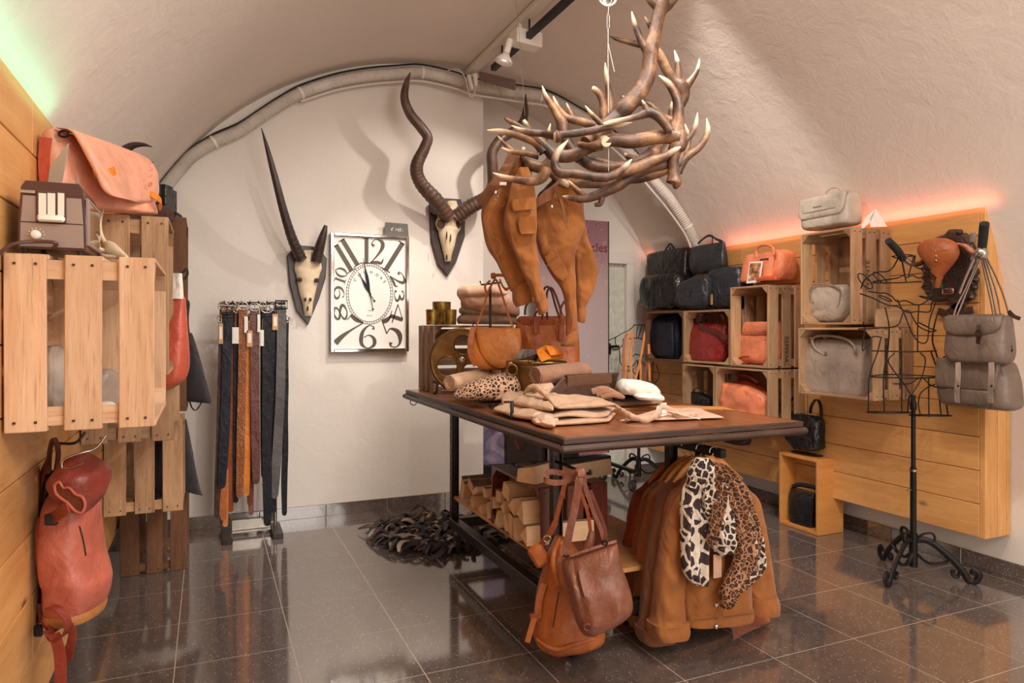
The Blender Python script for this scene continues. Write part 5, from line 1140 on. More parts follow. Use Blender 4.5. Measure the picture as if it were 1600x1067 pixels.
wz([zc(105, 80), zc(128, 210)]); wz([zc(178, 80), zc(145, 210)]); wz([zc(165, 80)+(-.03,), zc(195, 225)+(-.03,)])
wz([zc(-20, 228)+(.0,), zc(60, 215)+(F_,), zc(90, 200)+(F_,), zc(115, 212)+(F_,), zc(150, 200)+(F_,), zc(185, 215)+(F_,), zc(310, 200)+(.03,), zc(400, 240)+(.02,)])
wz([zc(-20, 232)+(-.03,), zc(150, 232)+(-.04,), zc(290, 225)+(-.03,)])
for (cx_, cy_, rx, ry) in ((18, 205, 24, 38), (50, 328, 18, 20), (-70, 225, 30, 50), (292, 325, 14, 14), (306, 180, 18, 40)):
    wires.append(tube([P(*zc(cx_+rx*math.cos(a), cy_+ry*math.sin(a)), D=D0)+NCAM*(.05*math.sin(a)) for a in np.linspace(0, 2*math.pi, 13)[:-1]], .003, 6, 3, closed=True))
wz([zc(-90, 290), zc(-20, 300), zc(10, 300), zc(50, 320), zc(80, 350), zc(130, 345), zc(200, 370), zc(260, 340), zc(280, 280), zc(300, 225)])
wz([zc(-100, 300)+(.0,), zc(-60, 330), zc(0, 370)+(F_,), zc(60, 380)+(F_,), zc(100, 405)+(F_,), zc(130, 415)+(F_,), zc(200, 408)+(.06,), zc(285, 408)+(.04,), zc(330, 350)+(0,), zc(380, 335)+(0,)])
wz([zc(60, 340)+(F_,), zc(100, 420)+(F_,), zc(150, 540)+(F_,), zc(195, 590)+(F_,), zc(235, 575)+(F_,), zc(270, 460)+(.06,), zc(340, 340)+(.02,)])
wz([zc(-110, 510)+(.0,), zc(-50, 505)+(F_,), zc(60, 490)+(F_,), zc(95, 415)+(F_,), zc(130, 410)+(F_,), zc(180, 490)+(F_,), zc(250, 525)+(F_,), zc(330, 520)+(.03,), zc(330, 505)+(-.02,), zc(270, 470)+(-.03,)])
wz([zc(50, 380)+(0,), zc(60, 500)+(.02,), zc(65, 640)+(.0,), zc(40, 790)+(0,), zc(45, 1010)+(0,)])
wz([zc(207, 372), zc(200, 500), zc(200, 640)]); wz([zc(365, 405)+(0,), zc(340, 500)+(0,), zc(332, 585)+(0,), zc(355, 660)+(0,), zc(380, 760)+(0,), zc(405, 900)+(0,), zc(425, 1028)+(0,)], .0036)
wz([zc(-70, 500)+(0,), zc(-85, 640)+(0,), zc(-30, 560)+(0,), zc(30, 560)+(0,)])
wz([zc(25, 565)+(0,), zc(0, 660)+(0,), zc(-45, 800)+(0,), zc(-50, 1010)+(0,)])
wz([zc(-30, 640)+(.0,), zc(150, 642)+(F_,), zc(355, 640)+(0,)]); wz([zc(-40, 795)+(.0,), zc(150, 795)+(F_,), zc(385, 797)+(0,)], .0036); wz([zc(-40, 790)+(.0,), zc(150, 788)+(-F_,), zc(385, 793)+(0,)])
wz([zc(65, 650), zc(30, 690), zc(50, 740), zc(120, 830), zc(150, 880), zc(165, 895)]); wz([zc(215, 650), zc(245, 690), zc(225, 790), zc(180, 870), zc(160, 895)])
wz([zc(105, 645), zc(108, 1000)]); wz([zc(165, 895), zc(175, 960), zc(183, 1008)]); wz([zc(322, 645)+(0,), zc(355, 740)+(0,), zc(365, 810)+(0,), zc(345, 870)+(.03,), zc(345, 1015)+(.05,)])
wz([zc(60, 830), zc(150, 830), zc(200, 800), zc(225, 795)]); wz([zc(230, 795), zc(280, 840), zc(330, 850), zc(358, 835), zc(330, 828)])
wz([zc(345, 840)+(.0,), zc(260, 850), zc(215, 890), zc(205, 950), zc(215, 1010)]); wz([zc(264, 800), zc(266, 1025)])
for (cx_, cy_, rx, ry) in ((68, 1006, 116, 10), (318, 1024, 108, 10)):
    wires.append(tube([P(*zc(cx_+rx*math.cos(a), cy_+ry*math.sin(a)), D=D0)+NCAM*(-.09*math.sin(a)) for a in np.linspace(0, 2*math.pi, 17)[:-1]], .0036, 6, 3, closed=True))
mk('wire_torso', *join(wires), M['black'], t)
mk('torso_bracket', *tube([pol+UP*(topz-.03), P(*zc(160, 900), D=D0)+NCAM*.05, P(*zc(183, 1008), D=D0)+NCAM*.0], .004, 6, 3), M['black'], t)

# ============================================================ FAR CORNER
def banner_mat():
    m, nt, bs = nodes('banner_print'); v = coords(nt); sep = nt.nodes.new('ShaderNodeSeparateXYZ'); lk(nt, v, sep.inputs[0])
    mp = nt.nodes.new('ShaderNodeMapRange'); mp.inputs[1].default_value = 0; mp.inputs[2].default_value = 1.9; lk(nt, sep.outputs[2], mp.inputs[0])
    base = ramp(nt, mp.outputs[0], [(0, srgb(150, 84, 100)), (.16, srgb(160, 120, 126)), (.3, srgb(176, 160, 158)), (.7, srgb(170, 146, 146)), (.85, srgb(138, 96, 104)), (1, srgb(122, 72, 82))])
    vo = tex(nt, 'vor', v, 7); w_ = nt.nodes.new('ShaderNodeMath'); w_.operation = 'SINE'; mu = nt.nodes.new('ShaderNodeMath'); mu.operation = 'MULTIPLY'; mu.inputs[1].default_value = 60
    lk(nt, vo.outputs['Distance'], mu.inputs[0]); lk(nt, mu.outputs[0], w_.inputs[0])
    lk(nt, mixc(nt, base, srgb(196, 170, 168), ramp(nt, w_.outputs[0], [(.4, (0, 0, 0)), (1, (.28, .28, .28))])), bs.inputs['Base Color']); bs.inputs['Roughness'].default_value = .6; return m
t = thing('roll_up_banner', 'tall purple-grey printed banner with red lettering in the far corner', 'banner', P(930, 716, Y=3.86))
a, b = P(838, 338, Y=3.86), P(950, 338, Y=3.86)
mk('banner_sheet', *bx(a.x, b.x, 3.86*H-.001, 3.86*H+.001, .20*H, a.z), banner_mat(), t, False)
mk('banner_edge', *bx(b.x, b.x+.008, 3.86*H-.004, 3.86*H+.004, .20*H, a.z), M['darkbrown'], t, False)
text('cles', .098, P(949.5, 388, Y=3.857), (1, 0, 0), (0, 0, 1), plain('dark_red_ink', srgb(110, 30, 40), .5), t, align='RIGHT')
t = thing('rolling_base', 'long black low rolling display base behind the table', 'display base', W(1.95, 3.80, 0))
a, b = P(760, 722, Y=3.84), P(952, 716, Y=3.84)
mk('base_beam', *bx(1.49*H, b.x+.01, 3.83*H, 3.90*H, .135*H, .185*H, .003), M['black'], t, False)
mk('base_arm', *bx(b.x+.02, b.x+.05, 3.6*H, 3.99*H, .115*H, .135*H, .002), M['black'], t, False); mk('base_arm', *bx(1.6*H, 1.64*H, 3.7*H, 3.99*H, .115*H, .135*H, .002), M['black'], t, False)
castor(t, b.x+.035, 3.62*H, .115*H, .04); castor(t, b.x+.035, 3.96*H, .115*H, .04); castor(t, 1.62*H, 3.73*H, .115*H, .04)
def ice():
    m, nt, bs = nodes('violet_print'); v = coords(nt, (1, 1, 2)); n = tex(nt, 'noise', v, 3, 4, .6, 1.5)
    lk(nt, ramp(nt, n.outputs[0], [(.35, srgb(84, 72, 98)), (.5, srgb(136, 120, 142)), (.65, srgb(180, 168, 178))]), bs.inputs['Base Color']); return m
t = thing('poster_panel', 'violet printed poster panel behind the table at the wall edge', 'poster', P(772, 730, Y=3.86))
a, b = P(757, 600, Y=3.86), P(788, 730, Y=3.86)
mk('poster_sheet', *bx(1.486*H, b.x, 3.86*H-.003, 3.86*H+.003, .187*H, .72*H), ice(), t, False); mk('poster_frame', *bx(b.x, b.x+.012, 3.855*H-.006, 3.855*H+.006, .187*H, .72*H), M['steel'], t, False)
t = thing('dark_cabinet', 'dark brown glossy cabinet on the rolling base behind the table', 'cabinet', W(1.8, 3.87, .187))
a, b = P(790, 700, Y=3.84), P(852, 700, Y=3.84)
mk('cabinet_body', *bx(a.x, b.x, 3.83*H, 3.92*H, .187*H, .62*H, .004), plain('dark_gloss', srgb(40, 24, 22), .2), t, False)
mk('cabinet_post', *bx(b.x, b.x+.02, 3.82*H, 3.84*H, .187*H, .62*H), M['steel'], t, False); mk('cabinet_side', *bx(b.x+.02, P(905, 700, Y=3.84).x, 3.84*H, 3.92*H, .187*H, .6*H, .004), M['black'], t, False)
# second dress form, hung with tan belts
D1 = 4.5
t = thing('wire_mannequin', 'far wire dress form draped with yellow-tan belts near the corner door', 'mannequin', P(1000, 754, Z=0))
b2 = P(998, 514, D=D1); pol = Vector((b2.x, b2.y, 0)); mk('pole', *tube([pol+UP*.1, pol+UP*.95], .013, 10, 1), M['black'], t); mk('hub', *tube([pol+UP*.05, pol+UP*.2], .018, 10, 1), M['black'], t)
for k in range(3): scroll_leg(t, pol, a0+math.radians(10+120*k), .25)
def y4(x, y): return (930+x/6.67, 480+y/6.67)
ws = []
for pts in ([y4(400, 185), y4(520, 185)], [y4(400, 190), y4(360, 240), y4(290, 265), y4(220, 310), y4(150, 350), y4(150, 400), y4(220, 445), y4(280, 400), y4(300, 330)], [y4(220, 310), y4(210, 380), y4(240, 440), y4(265, 560), y4(300, 640), y4(330, 740)],
            [y4(330, 330), y4(420, 320), y4(510, 335)], [y4(420, 200), y4(440, 320)], [y4(470, 200), y4(450, 320)], [y4(520, 190), y4(560, 300), y4(600, 420)], [y4(380, 510), y4(430, 490), y4(500, 510)],
            [y4(290, 600), y4(380, 620), y4(430, 550), y4(480, 600), y4(430, 700), y4(380, 640)], [y4(480, 570), y4(560, 640), y4(610, 570), y4(590, 700), y4(600, 790)], [y4(640, 600), y4(650, 720), y4(600, 800)], [y4(280, 650), y4(340, 660), y4(400, 640)]):
    ws.append(tube([P(*q, D=D1)+NCAM*random.uniform(-.05, .08) for q in pts], .0035, 6, 5))
mk('wire_torso', *join(ws), M['black'], t)
for i, (pts, mt, lab) in enumerate([([y4(320, 270), y4(290, 330), y4(278, 450), y4(272, 740)], 'cognac', 'leftmost tan belt draped on the far dress form'), ([y4(350, 250), y4(325, 330), y4(305, 480), y4(300, 760)], 'orange_belt', 'second yellow-tan belt from the left on the far dress form'),
                                    ([y4(375, 270), y4(360, 380), y4(350, 500), y4(358, 740)], 'orange_belt', 'middle yellow-tan belt hanging straight on the far dress form'), ([y4(515, 220), y4(490, 300), y4(460, 480), y4(400, 740)], 'orange_belt', 'yellow-tan belt slanting from the neck of the far dress form'),
                                    ([y4(440, 540), y4(450, 640), y4(450, 750)], 'orange_belt', 'short yellow-tan belt low on the far dress form'), ([y4(520, 560), y4(500, 660), y4(486, 760)], 'cognac_dark', 'brown belt low at the right of the far dress form'), ([y4(530, 380), y4(535, 560), y4(540, 760)], 'orange_belt', 'rightmost yellow-tan belt beside the blue bag crate')]):
    o = mk('belt', *strap([P(*q, D=D1)+NCAM*(.08+.004*i) for q in pts], rpx(3.4, D1), .003, RT), M[mt]); tag(o, lab, 'belt', 'tan belts on the far dress form')
# ============================================================ ANTLER CHANDELIER
ch = thing('antler_chandelier', 'hanging chandelier of interlocked red deer antlers above the table', 'chandelier', P(940, 230, D=2.55))
def antler(pieces, D, name='antler'):
    V, F, A = [], [], []
    for pc in pieces:
        tip = pc[0]; pts = [P(p[0], p[1], D=D+(p[3] if len(p) > 3 else 0)) for p in pc[1]]; rr = [rpx(p[2], D) for p in pc[1]]
        v, f = tube(pts, rr, 10, n=6, nz=.06); k = len(V); V += v; F += [tuple(i+k for i in q) for q in f]; m = len(v)//10
        for i in range(m):
            t = i/(m-1); A += [max(0, min(1, (t-.62)/.3)) if tip else (.75 if tip is None else 0)]*10
    o = mk(name, V, F, M['antler'], ch)
    at = o.data.attributes.new('tip', 'FLOAT', 'POINT'); at.data.foreach_set('value', A); return o
T_, B_0 = True, False
z7 = lambda x, y: (755+x/7.11, 170+y/7.11)
# tall antler rising at the right
antler([(B_0, [(915, 222, 9, -.1), (957, 188, 13), (976, 169, 14), (996, 148, 13.5), (1011, 121, 12.5), (1015, 94, 11.5), (1017, 76, 12.5), (1023, 52, 10.5), (1029, 25, 10), (1034, 8, 13), (1034, -2, 10)]),
        (T_, [(1029, 12, 8), (1016, -4, 8), (1006, -25, 6), (998, -60, 1)]), (T_, [(1037, 14, 8), (1046, 5, 8), (1060, -16, 7), (1075, -60, 1)]),
        (T_, [(1014, 84, 8), (1005, 70, 6.5), (997, 52, 5.5), (991, 35, 4), (987, 18, .8)])], 2.55)
antler([(B_0, [(952, 56, .8), (964, 61, 3), (980, 65, 4), (1000, 70, 5), (1018, 74, 6), (1030, 86, 7.5), (1041, 108, 7.5), (1053, 126, 8), (1064, 138, 13), (1068, 152, 9), (1060, 172, 6), (1050, 192, 6)]),
        (T_, [(1017, 72, 4), (1018, 50, 3.5), (1013, 36, 3), (1007, 26, .8)]), (T_, [(1060, 130, 7), (1060, 112, 5.5), (1058, 96, 4), (1054, 79, .8)]), (T_, [(1068, 140, 9), (1076, 130, 6.5), (1086, 116, 4.5), (1091, 105, 3), (1093, 92, .8)]),
        (T_, [(1052, 192, 4), (1048, 176, 4), (1052, 160, 4)])], 2.85)
# left reaching antlers
antler([(B_0, [(945, 222, 11, -.1), (933, 226, 10.5), (920, 231, 9.5), (893, 243, 10), (868, 243, 10), (855, 232, 9), (833, 212, 8.5), (815, 201, 6), (792, 187, 3), (788, 186, 1)]),
        (T_, [(850, 238, 8), (838, 224, 7), (822, 216, 6.5), (800, 209, 5.5), (780, 205, 4.5), (761, 203.5, 1)]),
        (T_, [(842, 244, 6), (825, 240, 5), (808, 238, 4.5), (795, 236, 4), (784, 231, 1)]), (T_, [(803, 237, 3.5), (792, 228, 3.5), (784, 220, 2.5), (778, 212, .8)]),
        (None, [(947.5, 221.5, 7.5, -.12), (945, 222, 10.5, -.10)])], 2.5)
antler([(T_, [(868, 213, 6.5, -.05), (850, 209, 5.5), (830, 207, 5.5), (813, 203, 4), (799, 196, .8)]), (B_0, [(866, 214, 9, -.05), (872, 213, 10, -.05), (876, 212, 6.5, -.05)]),
        (T_, [(874, 211, 6), (900, 208, 6), (925, 204, 6), (950, 199, 5), (970, 195, 3.5), (988, 191.5, .8)]), (None, [(864.5, 214, 5.5, -.06), (868, 214, 9, -.06)])], 2.38)
antler([(B_0, [(906, 250, 8), (888, 226, 9), (880, 208, 10), (879, 196, 10), (876, 186, 8)]), (T_, [(878, 195, 8), (870, 178, 7), (860, 162, 5.5), (852, 149, 4), (847, 134, .8)]),
        (T_, [(884, 200, 6), (877, 178, 5), (870, 165, 4), (864, 150, .8)]), (B_0, [(874, 172, 5), (884, 183, 6), (899, 188, 6.5), (915, 192, 7), (930, 195, 7.5)]), (T_, [(896, 186, 4), (890, 174, 3.5), (885, 161, .8)])], 2.62)
antler([(T_, [(948, 202, 5), (938, 192, 5), (925, 179, 4), (914, 165, .8)])], 2.42)
antler([(T_, [(952, 208, 6), (954, 188, 7), (953, 160, 6), (950, 135, 5), (947, 115, 3.5), (945.5, 98, .8)]), (T_, [(942, 205, 6.5), (943, 180, 6.5), (942, 160, 6), (936, 146, 5.5), (928, 139, 4.5), (925, 137, 3)])], 2.72)
# right crown with pale tines
antler([(B_0, [(905, 226, 5, .05), (925, 228, 6), (957, 219, 10), (984, 221, 11), (1005, 218, 11), (1025, 214, 11.5), (1045, 213, 12), (1060, 214, 13)]), (T_, [(1054, 212, 13), (1059, 190, 9.5), (1060, 170, 8.5), (1056, 150, 7), (1046, 133, 6), (1037, 124, 4), (1029, 118, .8)]),
        (B_0, [(1062, 205, 9), (1063, 225, 11), (1055, 232, 11), (1052, 250, 9), (1053, 272, 9.5), (1053, 285, 12), (1052, 287, 8)])], 2.4)
antler([(T_, [(1047, 205, 8), (1040, 194, 8), (1028, 181, 8.5), (1015, 176, 8), (997, 182, 5.5), (975, 187, 4.5), (955, 191, 3.8), (943, 194, 2.5)]), (T_, [(1012, 177, 8), (1008, 166, 4.5), (1003, 156, .8)])], 2.36)
antler([(T_, [(1052, 187, 6.5), (1038, 184, 6.5), (1026, 175, 6.5), (1014, 163, 6), (1000, 161, 5), (985, 164, 4), (971, 167.5, .8)]), (T_, [(990, 170, 4), (984, 160, 3.5), (975, 152, 2), (973, 150, 1)])], 2.6)
antler([(B_0, [(1055, 262, 7), (1064, 248, 7), (1066, 235, 6)]), (T_, [(1062, 236, 6), (1070, 222, 5.5), (1080, 210, 5), (1087, 195, 4), (1090, 176, .8)]), (T_, [(1060, 258, 7), (1075, 243, 6.5), (1092, 230, 6), (1103, 214, 5), (1106, 200, 4), (1104, 185, .8)]),
        (T_, [(1070, 240, 5), (1076, 225, 4), (1075, 210, 3.5), (1070, 194, .8)]), (B_0, [(1060, 270, 6), (1066, 256, 6), (1076, 240, 6)])], 2.55)
# lower ring
antler([(T_, [(950, 278, 7), (920, 275, 7), (895, 271, 7.5), (875, 270, 8), (867, 259, 6.5), (868, 244, 6), (875, 233, 4.5), (887.5, 219, .8)]), (T_, [(925, 277, 7), (948, 277, 7), (965, 270, 6), (978, 259, 4.5), (987, 249, .8)])], 2.36)
antler([(B_0, [(880, 222, 6), (895, 236, 9), (912, 250, 10), (930, 260, 9), (955, 261, 8), (985, 256, 8), (1010, 245, 9), (1022, 238, 12), (1030, 228, 6)]), (T_, [(960, 258, 6), (940, 252, 5), (920, 246, 4), (908, 241, 1)]), (T_, [(1000, 250, 6), (985, 246, 5), (979, 243, 4), (976, 239, .8)])], 2.65)
antler([(B_0, [(902, 311, 6), (920, 309, 7), (940, 302, 8), (965, 290, 9), (985, 276, 9), (1008, 265, 8), (1035, 258, 8), (1050, 256, 6)]), (T_, [(905, 310, 6), (892, 309, 5), (879, 306.5, .8)]), (T_, [(912, 306, 6), (903, 298, 5), (894, 289, 3), (888, 282, .8)]),
        (B_0, [(942, 303, 5), (940, 312, 5), (937, 319, 4), (929, 320, 3)])], 2.42)
antler([(B_0, [(893, 287, 4), (910, 287.5, 6.5), (940, 287, 7), (963, 283, 7), (985, 276, 6)])], 2.55)
antler([(T_, [(975, 268, 9), (1000, 260, 9), (1022, 250, 8), (1040, 243, 6), (1055, 234, 4.5), (1065, 228, .8)]), (B_0, [(975, 268, 9), (955, 275, 7), (945, 280, 4)])], 2.38)
antler([(B_0, [(1045, 262, 9), (1020, 270, 11), (1000, 276, 10), (975, 282, 6)]), (B_0, [(1030, 255, 9), (1038, 240, 9), (1046, 225, 8)])], 2.68)
antler([(T_, [(853, 262, 9), (848, 276, 9), (835, 283, 7.5), (815, 282, 6), (797, 279, 5), (782, 275, 3.5), (770, 270, .8)])], 2.46)
antler([(B_0, [(864, 240, 8), (858, 256, 10), (844, 262, 9), (828, 258, 8), (820, 250, 7)]), (B_0, [(824, 256, 7), (822, 268, 6), (817, 278, 5)]), (T_, [(820, 256, 5), (816, 244, 4), (818, 230, 3)]), (T_, [(850, 258, 6), (858, 268, 6), (872, 280, 6), (890, 290, 5)])], 2.58)
antler([(T_, [(848, 236, 5), (850, 222, 4.5), (856, 208, 3.5), (860, 193, .8)]), (T_, [(832, 214, 5), (825, 200, 5), (818, 188, 3)])], 2.75)
# suspension
mk('hanging_wire', *tube([P(820, 180, D=2.6), P(814, 90, D=2.6), P(804, -30, D=2.62)], .0012, 4, 1), M['steel'], ch)
mk('hanging_wire', *join([tube([P(951, 268, D=2.6), P(950, 66, D=2.6)], .0012, 4, 1), tube([P(950, 66, D=2.6), P(960, 112, D=2.6)], .0012, 4, 1)]), M['paper'], ch)
mk('turnbuckle', *join([tube([P(950, 66, D=2.6), P(950, 44, D=2.6)], .003, 6, 1), tube([P(948.5, 44, D=2.6), P(948.5, 24, D=2.6)], .002, 6, 1), tube([P(952, 44, D=2.6), P(952, 24, D=2.6)], .002, 6, 1), tube([P(950, 24, D=2.6), P(951, 10, D=2.6)], .002, 6, 1)]), M['steel'], ch)
t = thing('ceiling_downlight', 'round chrome spotlight head at the top edge above the antlers', 'spotlight', P(950, -6, D=2.6))
mk('lamp_ring', *tube([P(950+13*math.cos(a), -4+13*math.sin(a), D=2.6) for a in np.linspace(0, 2*math.pi, 15)[:-1]], .005, 8, 3, closed=True), M['white'], t)
mk('lamp_reflector', *lathe([(.002, .0), (.02, -.004), (.036, .006)], P(950, -4, D=2.6), 16, 'y'), M['chrome'], t)

# ============================================================ HANGING TROUSERS
def leg(rowsp, D, mt, par, name='leg', th=.09, amp=.010, seed=0):
    th *= .8; amp *= 1.5
    rw = []
    for r in rowsp:
        yl, xl, yr, xr = r[:4]; k = r[4] if len(r) > 4 else 1
        rw.append((P(xl, yl, D=D), P(xr, yr, D=D), th*k))
    o = mk(name, *pouch(rw, NCAM, 44, 8, 2.6, amp, 10, seed=seed), M[mt], par); return o
def seam(pts, D, mt='mustard_dark', r=.0016, par=None, off=.05, name='seam'):
    return mk(name, *tube([P(x, y, D=D)+NCAM*off for x, y in pts], r, 5, 4), M[mt], par)
t = thing('trousers', 'mustard cargo trousers hung from the antlers by one leg, left pair', 'trousers', P(812, 490, D=2.62))
D = 2.62; hipc = 'mustard'
leg([(243, 798, 240, 813, .4), (262, 790, 256, 828, .8), (285, 779, 280, 832), (305, 762, 300, 836, 1.1), (330, 752, 322, 838, 1.1), (362, 755, 350, 838, 1.1), (388, 762, 372, 836, 1.0), (415, 778, 400, 830, .9), (440, 790, 430, 830, .9), (455, 798, 450, 838, .8)], D, hipc, t, 'hips_and_leg', .10, .012, 1)
leg([(262, 812, 262, 826, .5), (285, 800, 285, 834, .8), (315, 793, 318, 838), (345, 787, 350, 839), (370, 793, 380, 838), (400, 806, 410, 842, .9), (430, 818, 440, 845, .8), (460, 832, 462, 853, .7), (482, 838, 478, 856, .7)], D-.09, hipc, t, 'leg', .085, .010, 2)
mk('cuff', *pouch([(P(800, 452, D=D), P(834, 436, D=D), .11), (P(801, 470, D=D), P(838, 458, D=D), .12), (P(806, 480, D=D), P(839, 470, D=D), .11)], NCAM, 30, 4, 2.4, .003), M[hipc], t)
mk('cuff', *pouch([(P(838, 474, D=D-.09), P(855, 466, D=D-.09), .09), (P(840, 488, D=D-.09), P(857, 480, D=D-.09), .095), (P(843, 493, D=D-.09), P(856, 487, D=D-.09), .08)], NCAM, 26, 4, 2.4, .003), M[hipc], t)
mk('waistband', *strap([P(752, 318, D=D-.045), P(764, 300, D=D-.07), P(780, 280, D=D-.075), P(793, 260, D=D-.06), P(801, 243, D=D-.03)], .045, .012, RT+UP*.4), M['mustard_dark'], t)
mk('button', *lathe([(.001, -.003), (.008, -.002), (.009, .002)], P(775, 301, D=D-.10), 12, 'y'), M['steel'], t)
mk('label_patch', *box(P(786, 287, D=D-.10), (RT, NCAM, UP), (.03, .003, .014), .001), M['paper'], t)
for pts in ([(762, 322), (772, 316), (784, 326), (790, 318)], [(768, 372), (780, 378), (784, 392), (778, 402)], [(800, 312), (816, 306), (832, 312)], [(756, 345), (764, 372), (774, 396), (784, 420)]): seam(pts, D-.05, par=t)
mk('pocket', *pouch([(P(a, y, D=D-.135), P(b, y2, D=D-.135), .016) for y, a, y2, b in [(312, 800, 308, 834), (322, 799, 318, 835), (330, 802, 327, 834)]], NCAM, 24, 3, 4), M[hipc], t)
mk('pocket', *pouch([(P(a, y, D=D-.14), P(b, y2, D=D-.14), .018) for y, a, y2, b in [(340, 809, 338, 836), (355, 810, 353, 838), (366, 814, 365, 838)]], NCAM, 24, 3, 4), M[hipc], t)
t = thing('trousers', 'mustard cargo trousers hung from the antlers by the waistband, right pair', 'trousers', P(900, 540, D=2.62))
D = 2.62
leg([(278, 870, 275, 902, .4), (295, 855, 292, 908, .8), (318, 838, 312, 911), (338, 834, 330, 912, 1.1), (365, 836, 355, 914, 1.1), (392, 842, 370, 908, 1.1), (410, 850, 392, 900, 1.0), (430, 862, 412, 898, .9), (455, 878, 440, 900, .8), (480, 883, 465, 900, .7), (505, 884, 492, 902, .7), (525, 884, 512, 903, .7)], D, hipc, t, 'hips_and_leg', .11, .012, 3)
leg([(330, 880, 318, 910, .5), (352, 884, 345, 914, .8), (380, 894, 372, 919), (400, 898, 398, 928), (428, 899, 424, 934), (455, 899, 455, 927, .9), (480, 899, 480, 915, .8), (488, 900, 486, 914, .8)], D+.05, hipc, t, 'leg', .085, .010, 4)
mk('cuff', *pouch([(P(899, 482, D=D+.05), P(916, 484, D=D+.05), .09), (P(899, 494, D=D+.05), P(915, 499, D=D+.05), .1), (P(899, 501, D=D+.05), P(913, 505, D=D+.05), .09)], NCAM, 26, 4, 2.4, .002), M[hipc], t)
mk('cuff', *pouch([(P(882, 526, D=D), P(903, 512, D=D), .09), (P(876, 540, D=D), P(903, 528, D=D), .11), (P(880, 541, D=D), P(898, 541, D=D), .09)], NCAM, 26, 4, 2.6, .004), M[hipc], t)
mk('waistband', *strap([P(834, 330, D=D-.06), P(840, 318, D=D-.08), P(855, 306, D=D-.09), P(868, 292, D=D-.07), P(874, 278, D=D-.04)], .045, .012, RT*.5+UP), M['mustard_dark'], t)
mk('waist_lining', *strap([P(836, 322, D=D-.02), P(846, 308, D=D-.03), P(858, 296, D=D-.03), P(870, 278, D=D-.02)], .04, .01, RT*.5+UP), M['darkbrown'], t)
q = P(855, 302, D=D-.06); text('Buena Vista', .020, q, (P(868, 288, D=D)-P(840, 314, D=D)), (P(868, 288, D=D)-P(840, 314, D=D)).cross(NCAM)*-1, M['paper'], t, 'label_lettering', .0005, shear=.2)
for pts in ([(838, 352), (850, 356), (858, 346), (856, 336)], [(848, 396), (862, 392), (868, 402), (854, 412)], [(862, 312), (868, 330), (880, 348), (887, 362)], [(852, 418), (874, 402), (880, 425), (888, 436)], [(866, 300), (874, 322), (886, 350)]): seam(pts, D-.045, par=t)
mk('button', *lathe([(.001, -.003), (.008, -.002), (.009, .002)], P(863, 323, D=D-.10), 12, 'y'), M['steel'], t)
mk('cargo_pocket', *pouch([(P(a, y, D=D-.045), P(b, y2, D=D-.045), .02) for y, a, y2, b in [(402, 850, 388, 868), (415, 856, 400, 874), (432, 868, 420, 884), (440, 878, 430, 887)]], NCAM, 24, 4, 4), M[hipc], t)
mk('fly', *strap([P(872, 300, D=D-.09), P(880, 325, D=D-.1), P(884, 350, D=D-.1)], .012, .004, RT), M['mustard_dark'], t)

# ============================================================ ON THE TABLE
zt = TZ
t = crate('old grey-brown crate lying on its side at the back left of the table', .962, 1.375, 3.105, 3.352, zt, 1.018, 'y-', 'crate_old', 21, back=3)
# gold tealight glasses
for i, (x, w_, y0, y1, lab) in enumerate([(690, 29, 472, 507, 'tallest of the three mottled gold glasses'), (675.5, 20, 484, 507, 'left short mottled gold glass'), (703.5, 20, 484, 507, 'right short mottled gold glass')]):
    Dd = 3.26 if i == 0 else 3.14; zb = 1.018*H+.001; c = P(x, y1, D=Dd); c.z = zb; r = rpx(w_/2, Dd); h = P(x, y0, D=Dd).z-zb
    t = thing('gold_glass', lab+' on the table crate', 'candle holder', c, 'gold candle glasses')
    mk('glass', *lathe([(r*.9, 0), (r*.94, .006), (r, h), (r*.95, h), (r*.88, .012)], c, 24), M['gold'], t); mk('rim', *tube([c+Vector((r*.98*math.cos(a), r*.98*math.sin(a), h)) for a in np.linspace(0, 2*math.pi, 17)[:-1]], .0016, 6, 2, closed=True), M['brass'], t)
# folded stack
def fold(name, lab, spec, D, mt, th=.2, amp=.006, ex=3.2, group='folded clothes', cat='folded clothing', seed=0, sc=12):
    o = mk(name, *pouch([(P(a, y, D=D), P(b, y2, D=D), th*H*k) for y, a, y2, b, k in spec], NCAM, 46, 5, ex, amp, sc, seed=seed), M[mt]); tag(o, lab, cat, group); return o
fold('folded_knit', 'ribbed knit at the bottom of the stack on the table crate', [(489, 724, 489, 798, .7), (494, 717, 494, 806, .95), (500, 714, 501, 808, 1), (506, 716, 507, 806, .9)], 3.22, 'knit', .16, .004, group=None)
fold('folded_knit', 'second ribbed knit from the bottom of the stack on the crate', [(478, 726, 478, 800, .7), (482, 718, 483, 808, .95), (489, 718, 490, 810, .95), (493, 726, 494, 804, .8)], 3.21, 'knit', .15, .004, group=None, seed=3)
fold('folded_trousers', 'mauve brown folded garment above the knits in the stack', [(466, 724, 468, 800, .7), (472, 720, 474, 810, .95), (482, 722, 490, 812, .95), (487, 730, 495, 808, .7)], 3.20, 'mauve_brown', .15, .006, group=None, seed=4)
fold('folded_trousers', 'second blush folded garment from the top of the stack', [(458, 722, 460, 796, .7), (466, 718, 468, 800, .95), (478, 726, 476, 800, .95), (487, 736, 480, 790, .6)], 3.19, 'blush', .15, .008, group=None, seed=5)
fold('folded_trousers', 'blush pink garment folded on top of the stack', [(443, 738, 446, 774, .5), (449, 718, 450, 784, .9), (458, 714, 457, 792, 1), (464, 716, 461, 793, .9), (470, 720, 464, 788, .5)], 3.18, 'blush', .15, .008, group=None, seed=6)
